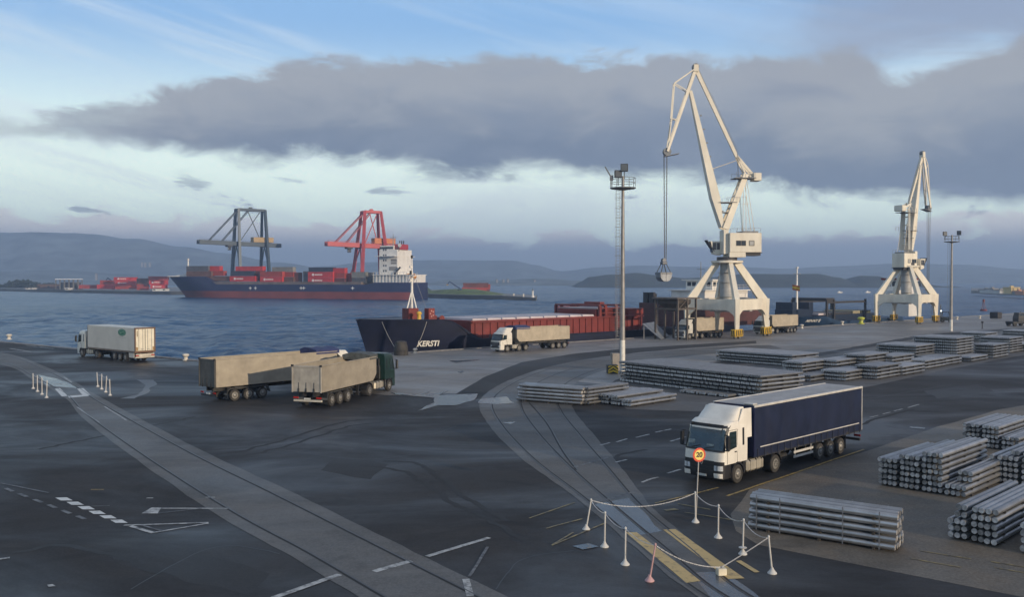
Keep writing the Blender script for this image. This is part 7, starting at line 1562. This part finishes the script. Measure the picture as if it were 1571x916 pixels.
rfw = mat('pale_sheet_roof', (.62, .64, .66), .5); wallg = mat('grey_shed_wall', (.16, .15, .14), .7, var=.15, scale=.1); wallb = mat('brown_shed_wall', (.13, .085, .075), .7)
shed(88, 124, 427.6, 440, 448.2, wallg, rfw, 'open shed with thin white roof on the far quay left of the containers', .9, True)
shed(95, 122, 433, 444, 447.9, mat('dark_shed_wall', (.05, .05, .055), .7), wallg, 'dark low shed under the white roof on the far quay'); shed(60, 95, 436, 444, 447.4, wallb, wallb, 'long brownish shed on the far quay, far left')
shed(42, 54, 441.0, 445, 448.0, mat('white_hut_wall', (.6, .6, .58), .6), wallg, 'small white hut by the water on the far left', .4); shed(102, 109, 441.5, 445.5, 449.0, MATS['white_hut_wall'], rfw, 'tiny white van-sized hut by the water left of the red containers', .3)
shed(236, 258, 442.3, 447, 451.3, MATS['white_hut_wall'], wallg, 'low white hut by the water right under the ship bow', .4); shed(762, 768, 452.5, 456.5, 459.3, mat('stone_hut_wall', (.45, .40, .33), .7), wallg, 'small pale hut at the end of the grassy bank', .3); shed(771, 775, 453, 457.2, 459.7, MATS['stone_hut_wall'], rfw, 'tiny pale hut near the end of the jetty', .3)
o = P(820, 461, SEA_Z); t = thing('jetty_light', 'small white beacon at the tip of the far jetty', 'beacon', (o.x - 1, o.y + 1.2, .4)); b = MB(); b.lathe([(1.0, -.2), (.9, 1.0), (.55, 1.1), (.5, 3.6), (.8, 3.7), (.8, 3.9)], n=14); b.obj('tower', ship_white, t, 40); b = MB(); b.lathe([(.4, 3.9), (.4, 4.7), (.1, 5.1)], n=10); b.obj('lantern', steel_m, t, 40)
for px, py, lab in ((788, 460.2, 'short pale post on the far jetty nearer the grassy bank'), (803, 460.8, 'short pale post on the far jetty nearer the beacon')):
    o = P(px, py, SEA_Z) + Vector((0, 1.5, 0)); t = thing('jetty_post', lab, 'post', (o.x, o.y, .35), 0, 1, 'posts on the far jetty'); b = MB(); b.lathe([(.5, 0), (.45, 1.8), (.6, 1.9), (.6, 2.2)], n=10); b.obj('shaft', bw_, t, 40)
# ship-to-shore gantry cranes
def gantry(label, px, base_y, top_y, m, boom_y, spanx, lean, house_col, boomL, back, rot):
    p = P(px, base_y, SEA_Z); s_ = F_PX / p.y; H_t = CAM_H + (HORIZON - top_y) / s_ - TZ; zb = CAM_H + (HORIZON - boom_y) / s_ - TZ
    t = thing('gantry_crane', label, 'gantry crane', (p.x, p.y, TZ), rot, 1.0, 'ship-to-shore gantry cranes'); X = spanx / 2 / s_; Y0, Y1 = 8.5, 2.6; Xt = X * lean
    w = 2.3
    for sx_ in (-1, 1):
        for sy in (-1, 1):
            b = MB(); b.beam((sx_ * X, sy * Y0, .8), (sx_ * Xt, sy * Y1, H_t), w, w, w * .8, w * .8); b.obj('leg', m, t)
            b = MB(); b.box(sx_ * X - 2.5, sx_ * X + 2.5, sy * Y0 - .8, sy * Y0 + .8, 0, 1.6, .2); b.obj('bogie', MATS['dark_gear'], t)
        b = MB(); b.beam((sx_ * X, -Y0, 14), (sx_ * X, Y0, 14), 1.4, 1.8); b.beam((sx_ * Xt, -Y1, H_t - .6), (sx_ * Xt, Y1, H_t - .6), 1.3, 1.5); f_ = zb / H_t; b.beam((sx_ * (X + (Xt - X) * f_), -(Y0 + (Y1 - Y0) * f_), zb - 1.8), (sx_ * (X + (Xt - X) * f_), (Y0 + (Y1 - Y0) * f_), zb - 1.8), 1.2, 1.5)
        b.beam((sx_ * X, -Y0, 14), (sx_ * (X + (Xt - X) * .6), 0, zb - 2), .7, .7); b.beam((sx_ * X, Y0, 14), (sx_ * (X + (Xt - X) * .6), 0, zb - 2), .7, .7); b.obj('sill_beam', m, t)
    b = MB()
    for sy in (-1, 1): b.beam((-Xt, sy * Y1, H_t - .5), (Xt, sy * Y1, H_t - .5), 1.2, 1.9)
    b.box(-1.2, 1.2, -.8, .8, H_t + .4, H_t + 1.8); b.obj('top_beam', m, t)
    b = MB(); xl, xr_ = -boomL, back
    for sy in (-2.2, 2.2): b.beam((xl, sy, zb + .4), (xr_, sy, zb - 1.0), 1.1, 3.3)
    for k in range(12): x = xl + (xr_ - xl) * k / 11; z = zb + .4 - 1.4 * k / 11; b.beam((x, -2.2, z), (x, 2.2, z), .7, .9)
    bo = b.obj('boom', m, t); b = MB()
    for k in range(26): x = xl + (X * .5 - xl) * k / 25; z = zb + 1.6 - .7 * k / 25; b.beam((x, -2.7, z - .2), (x, -2.7, z + 1.2), .12, .12)
    b.beam((xl, -2.7, zb + 2.8), (X * .5, -2.7, zb + 2.0), .15, .15); b.obj('boom_handrail', m, bo)
    b = MB(); 
    for x1_, x0_ in ((-boomL * .80, -Xt), (-boomL * .55, -Xt * .2)): b.beam((x0_, -1.5, H_t - 1.5), (x1_, -1.5, zb + 1.6), .6, .6); b.beam((x0_, 1.5, H_t - 1.5), (x1_, 1.5, zb + 1.6), .6, .6)
    b.beam((-Xt * .2, 0, H_t - 1.5), (Xt * .8, 0, zb + 1.5), .55, .55); b.beam((Xt * .7, 0, H_t - 2), (-Xt * .8, 0, zb + 1.5), .55, .55); b.obj('forestay', m, t)
    b = MB(); b.box(X * .1, X * 1.5, -2.8, 2.8, zb + 1.2, zb + 5.4, .2); b.obj('machinery_house', house_col, t, 30)
    b = MB(); x = -X - 5; b.box(x - 3, x + 1.5, -2.4, 2.4, zb - 3.0, zb - 1.2, .2); b.box(x - 1.6, x + .6, -1.2, 1.2, zb - 5.6, zb - 3.0, .2); tr = b.obj('trolley', MATS['dark_gear'], t); b = MB(); b.box(x - 1.7, x - 1.55, -1.0, 1.0, zb - 5.2, zb - 3.6); b.obj('cabin_window', mat('bright_pane', (.55, .58, .6), .3), tr)
    return t
gs = mat('gantry_slate', (.055, .075, .095), .5, .2, var=.12, scale=.2); grd = mat('gantry_red', (.42, .06, .065), .5, var=.1, scale=.2)
gantry('slate grey ship-to-shore gantry crane behind the container ship, farther left than the red one', 385, 452.2, 321.5, gs, 374, 48, .90, mat('ochre_house', (.36, .25, .12), .6), 44, 26, R(42))
gantry('red ship-to-shore gantry crane standing beside the white bridge of the container ship', 570, 454.5, 324.5, grd, 376.5, 52, .52, mat('orange_house', (.50, .16, .05), .6), 36, 20, R(36))
# far wood on the left shore
tree_m = mat('far_foliage', (.022, .032, .022), .9, var=.4, scale=.3); random.seed(11)
def far_wood(name, spans, dep, m):
    b = MB()
    for px0, px1, ytop in spans:
        for k in range(int((px1 - px0) / .8)):
            px = px0 + (px1 - px0) * random.random(); p = P(px, dep + random.uniform(-.5, .5), SEA_Z); s_ = F_PX / p.y; e = 1 - abs((px - (px0 + px1) / 2) / ((px1 - px0) / 2)) ** 2; top = (CAM_H + (HORIZON - ytop) / s_ - TZ) * (.55 + .45 * e) * random.uniform(.8, 1.05)
            for c in range(10):
                z = TZ + top * random.uniform(.15, .95); r_ = top * .20 * random.uniform(.6, 1.1); x, y = p.x + random.gauss(0, top * .25), p.y + random.gauss(0, 3); n = 5
                b.lathe([(r_ * .3, -r_ * .7), (r_, -r_ * .1), (r_ * .75, r_ * .5), (r_ * .1, r_ * .9)], (x, y, z), n=n)
    return b.obj(name, m, kind='stuff')
far_wood('far_wood', [(-120, 14, 434), (10, 58, 429.5), (56, 90, 434), (80, 125, 436)], 445.2, tree_m)

# hills
def ridge(name, prof, dist, base_y, m, depth, seed=0, rough=.06):
    prof = [(a, c) for a, c in prof]; b = MB(); rows = []; px = prof[0][0]; nx = 170; x0, x1 = prof[0][0], prof[-1][0]
    def top(x):
        for (a, ya), (c, yc) in zip(prof, prof[1:]):
            if a <= x <= c: k = (x - a) / (c - a); k = k * k * (3 - 2 * k); return ya + (yc - ya) * k
    for i in range(nx + 1):
        x = x0 + (x1 - x0) * i / nx; pt = at_depth(x, top(x), dist); h = max(pt.z, 0.5); row = []
        for f_, g in ((-.5, -.02), (-.38, .12), (-.28, .35), (-.18, .62), (-.08, .88), (0, 1.0), (.15, .9), (.5, .5), (1.0, -.05)):
            y = dist + depth * f_; nz = mnoise.noise(Vector((x * .02 + seed, f_ * 4, seed))) * rough + mnoise.noise(Vector((x * .09 + seed, f_ * 9, seed))) * rough * .5
            sx_ = y / dist if f_ < 0 else 1; row.append(b._v((pt.x * (1 + (sx_ - 1) * .6), y, SEA_Z - .3 + (h - SEA_Z) * max(-.02, g + nz * (0 if g < .05 else 1) * (1 if f_ != 0 else .35)))))
        rows.append(row)
    for a, c in zip(rows, rows[1:]):
        for j in range(len(a) - 1): b._f([a[j], a[j + 1], c[j + 1], c[j]])
    return b.obj(name, m, 40, kind='structure') if False else b.obj(name, m, None, 60, kind='structure')
hill_m = mat('hazed_hill_woods', (.125, .15, .155), .95, var=.4, scale=.012, grime=.4, grime_col=(.06, .06, .045)); isl_m = mat('island_woods', (.022, .030, .024), .95, var=.4, scale=.03, grime=.3, grime_col=(.05, .05, .04))  # far hills: pale blue-grey base colour carries painted distance haze
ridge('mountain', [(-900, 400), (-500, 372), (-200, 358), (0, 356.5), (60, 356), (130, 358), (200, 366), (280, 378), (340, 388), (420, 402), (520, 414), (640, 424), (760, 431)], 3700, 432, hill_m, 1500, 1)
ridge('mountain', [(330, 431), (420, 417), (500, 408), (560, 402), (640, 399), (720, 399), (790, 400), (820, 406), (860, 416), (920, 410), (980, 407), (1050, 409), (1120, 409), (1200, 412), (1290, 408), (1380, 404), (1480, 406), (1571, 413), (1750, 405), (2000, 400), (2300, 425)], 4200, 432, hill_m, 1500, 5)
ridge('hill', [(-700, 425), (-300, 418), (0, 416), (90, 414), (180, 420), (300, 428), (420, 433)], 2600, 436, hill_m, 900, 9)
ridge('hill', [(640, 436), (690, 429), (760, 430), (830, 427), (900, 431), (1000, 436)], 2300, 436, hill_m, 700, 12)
ridge('island', [(882, 440.5), (890, 432), (905, 424.5), (940, 421), (975, 418.5), (1010, 422), (1050, 426.5), (1090, 425), (1140, 420), (1200, 420.5), (1255, 420), (1285, 425), (1303, 430), (1320, 423), (1345, 423.5), (1372, 430), (1420, 436), (1462, 441)], 1560, 441, isl_m, 220, 20, .08)
# town on the right shore
tl = [P(x, y, SEA_Z) for x, y in ((1490, 449.5), (1530, 452.5), (1600, 454.5), (1800, 457))] + [P(x, y, SEA_Z) for x, y in ((1800, 448), (1600, 445), (1490, 445))]
b = MB(); top = [b._v((p.x, p.y, 1.2)) for p in tl]; bot = [b._v((p.x, p.y, -3)) for p in tl]; b._f(top)
for i in range(len(tl)): j = (i + 1) % len(tl); b._f([top[i], top[j], bot[j], bot[i]])
b.obj('far_shore', far_conc, kind='structure')
def house(px0, px1, y0, dep, col, label, storeys, roofm):
    p = P((px0 + px1) / 2, dep, 1.2); s_ = F_PX / p.y; w = (px1 - px0) / s_; h = CAM_H + (HORIZON - y0) / s_ - 1.2; t = thing('town_building', label, 'building', (p.x, p.y, 1.2), 0, 1)
    b = MB(); b.box(-w / 2, w / 2, -5, 5, 0, h - .6); wl = b.obj('wall', col, t); b = MB(); b.box(-w / 2 - .3, w / 2 + .3, -5.3, 5.3, h - .6, h); b.box(-1, 1, -1, 1, h, h + .9); b.obj('roof', roofm, t)
    for r_ in range(storeys):
        for k in range(max(2, int(w / 2.6))): q = MB(); x = -w / 2 + w * (k + .5) / max(2, int(w / 2.6)); z = (h - .6) * (r_ + .35) / storeys; q.box(x - .45, x + .45, -5.06, -4.98, z, z + (h - .6) / storeys * .45); q.obj('window', window_m, wl)
tw, ty, to, tg_ = mat('town_white', (.52, .52, .50), .7), mat('town_yellow', (.58, .44, .20), .7), mat('town_orange', (.50, .24, .14), .7), mat('town_grey', (.22, .21, .20), .7)
for a in ((1498, 1509, 446.5, 449.0, tg_, 'low grey building at the left end of the far town', 1, tg_), (1508, 1518, 443.5, 449.5, tw, 'white building left of the yellow block in the far town', 2, tg_), (1518, 1527, 442.5, 449.8, tw, 'taller white building left of the yellow block in the far town', 2, tg_), (1528, 1543, 444.5, 450.2, tw, 'wide whitish building touching the yellow block in the far town', 2, tg_), (1545, 1558.5, 440.5, 450.8, ty, 'sunlit yellow block in the far town', 4, ty), (1559, 1568, 446, 451.2, tg_, 'small dull building between the yellow block and the orange house', 2, to), (1564, 1580, 447, 452.2, to, 'orange house at the right edge of the far town', 2, to)): house(*a)
for px, py, lab in ((1288, 449.5, 'small white motor boat out on the water left of the far crane'), (1331, 449.3, 'small pale motor boat out on the water nearer the far crane')):
    o = P(px, py, SEA_Z); t = thing('motor_boat', lab, 'boat', (o.x, o.y, SEA_Z), R(8), .9, 'motor boats on the bay'); b = MB(); b.loft([[(-2.4, -.9, -.2), (1.2, -.8, -.2), (3.0, 0, -.1), (1.2, .8, -.2), (-2.4, .9, -.2)], [(-2.5, -1.1, .8), (1.4, -1.0, .9), (3.5, 0, 1.1), (1.4, 1.0, .9), (-2.5, 1.1, .8)]]); b.obj('hull', ship_white, t); b = MB(); b.loft([[(-1.2, -.8, .8), (.9, -.7, .8), (.9, .7, .8), (-1.2, .8, .8)], [(-1.0, -.65, 1.8), (.3, -.6, 1.8), (.3, .6, 1.8), (-1.0, .65, 1.8)]]); b.obj('cabin', ship_white, t)
for k, (px, py) in enumerate(((218, 402), (223, 402.5), (230, 402), (148, 419), (762, 427.5), (772, 428), (779, 427), (820, 428.8))):
    o = at_depth(px, py, 3050 if k < 3 else 2150); t = thing('hillside_building', ['left one of three white buildings in a row high on the left mountain', 'middle one of three white buildings in a row high on the left mountain', 'right one of three white buildings in a row high on the left mountain', 'lone white building low on the left hill', 'left building of the white village on the hill behind the jetty', 'middle building of the white village on the hill behind the jetty', 'right building of the white village on the hill behind the jetty', 'lone pale building right of the hill village'][k], 'building', (o.x, o.y, o.z - 3), .2, 1, {0: 'row of white buildings on the mountain', 4: 'hill village buildings'}.get(0 if k < 3 else (4 if 4 <= k < 7 else -1)))
    w = 3 if k < 3 else 2; b = MB(); b.box(-w, w, -5, 5, -14, 1.0); b.obj('wall', tg_, t); b = MB(); b.loft([[(-w - .5, -5.5, 1), (w + .5, -5.5, 1), (w + .5, 5.5, 1), (-w - .5, 5.5, 1)], [(-w, -.3, 2.4), (w, -.3, 2.4), (w, .3, 2.4), (-w, .3, 2.4)]]); b.obj('roof', tg_, t)

# haze: one closed box of thin air round everything
zs = [max((o.matrix_world if False else o.matrix_basis) @ Vector(c) for c in o.bound_box for _ in (0,)) for o in ()]
b = MB(); b.box(-6600, 6600, -880, 6200, SEA_Z - 4.2, 235)
hz = b.obj('haze', []) if False else link('haze', b.mesh('haze', []))
hm = bpy.data.materials.new('haze'); hm.use_nodes = True; nt = hm.node_tree; nt.nodes.clear(); out = nt.nodes.new('ShaderNodeOutputMaterial'); pv = nt.nodes.new('ShaderNodeVolumePrincipled')
pv.inputs['Color'].default_value = (.50, .69, 1.0, 1); pv.inputs['Density'].default_value = 3.3e-4; pv.inputs['Anisotropy'].default_value = 0.2
nt.links.new(pv.outputs[0], out.inputs['Volume']); hz.data.materials.append(hm); hz['kind'] = 'stuff'
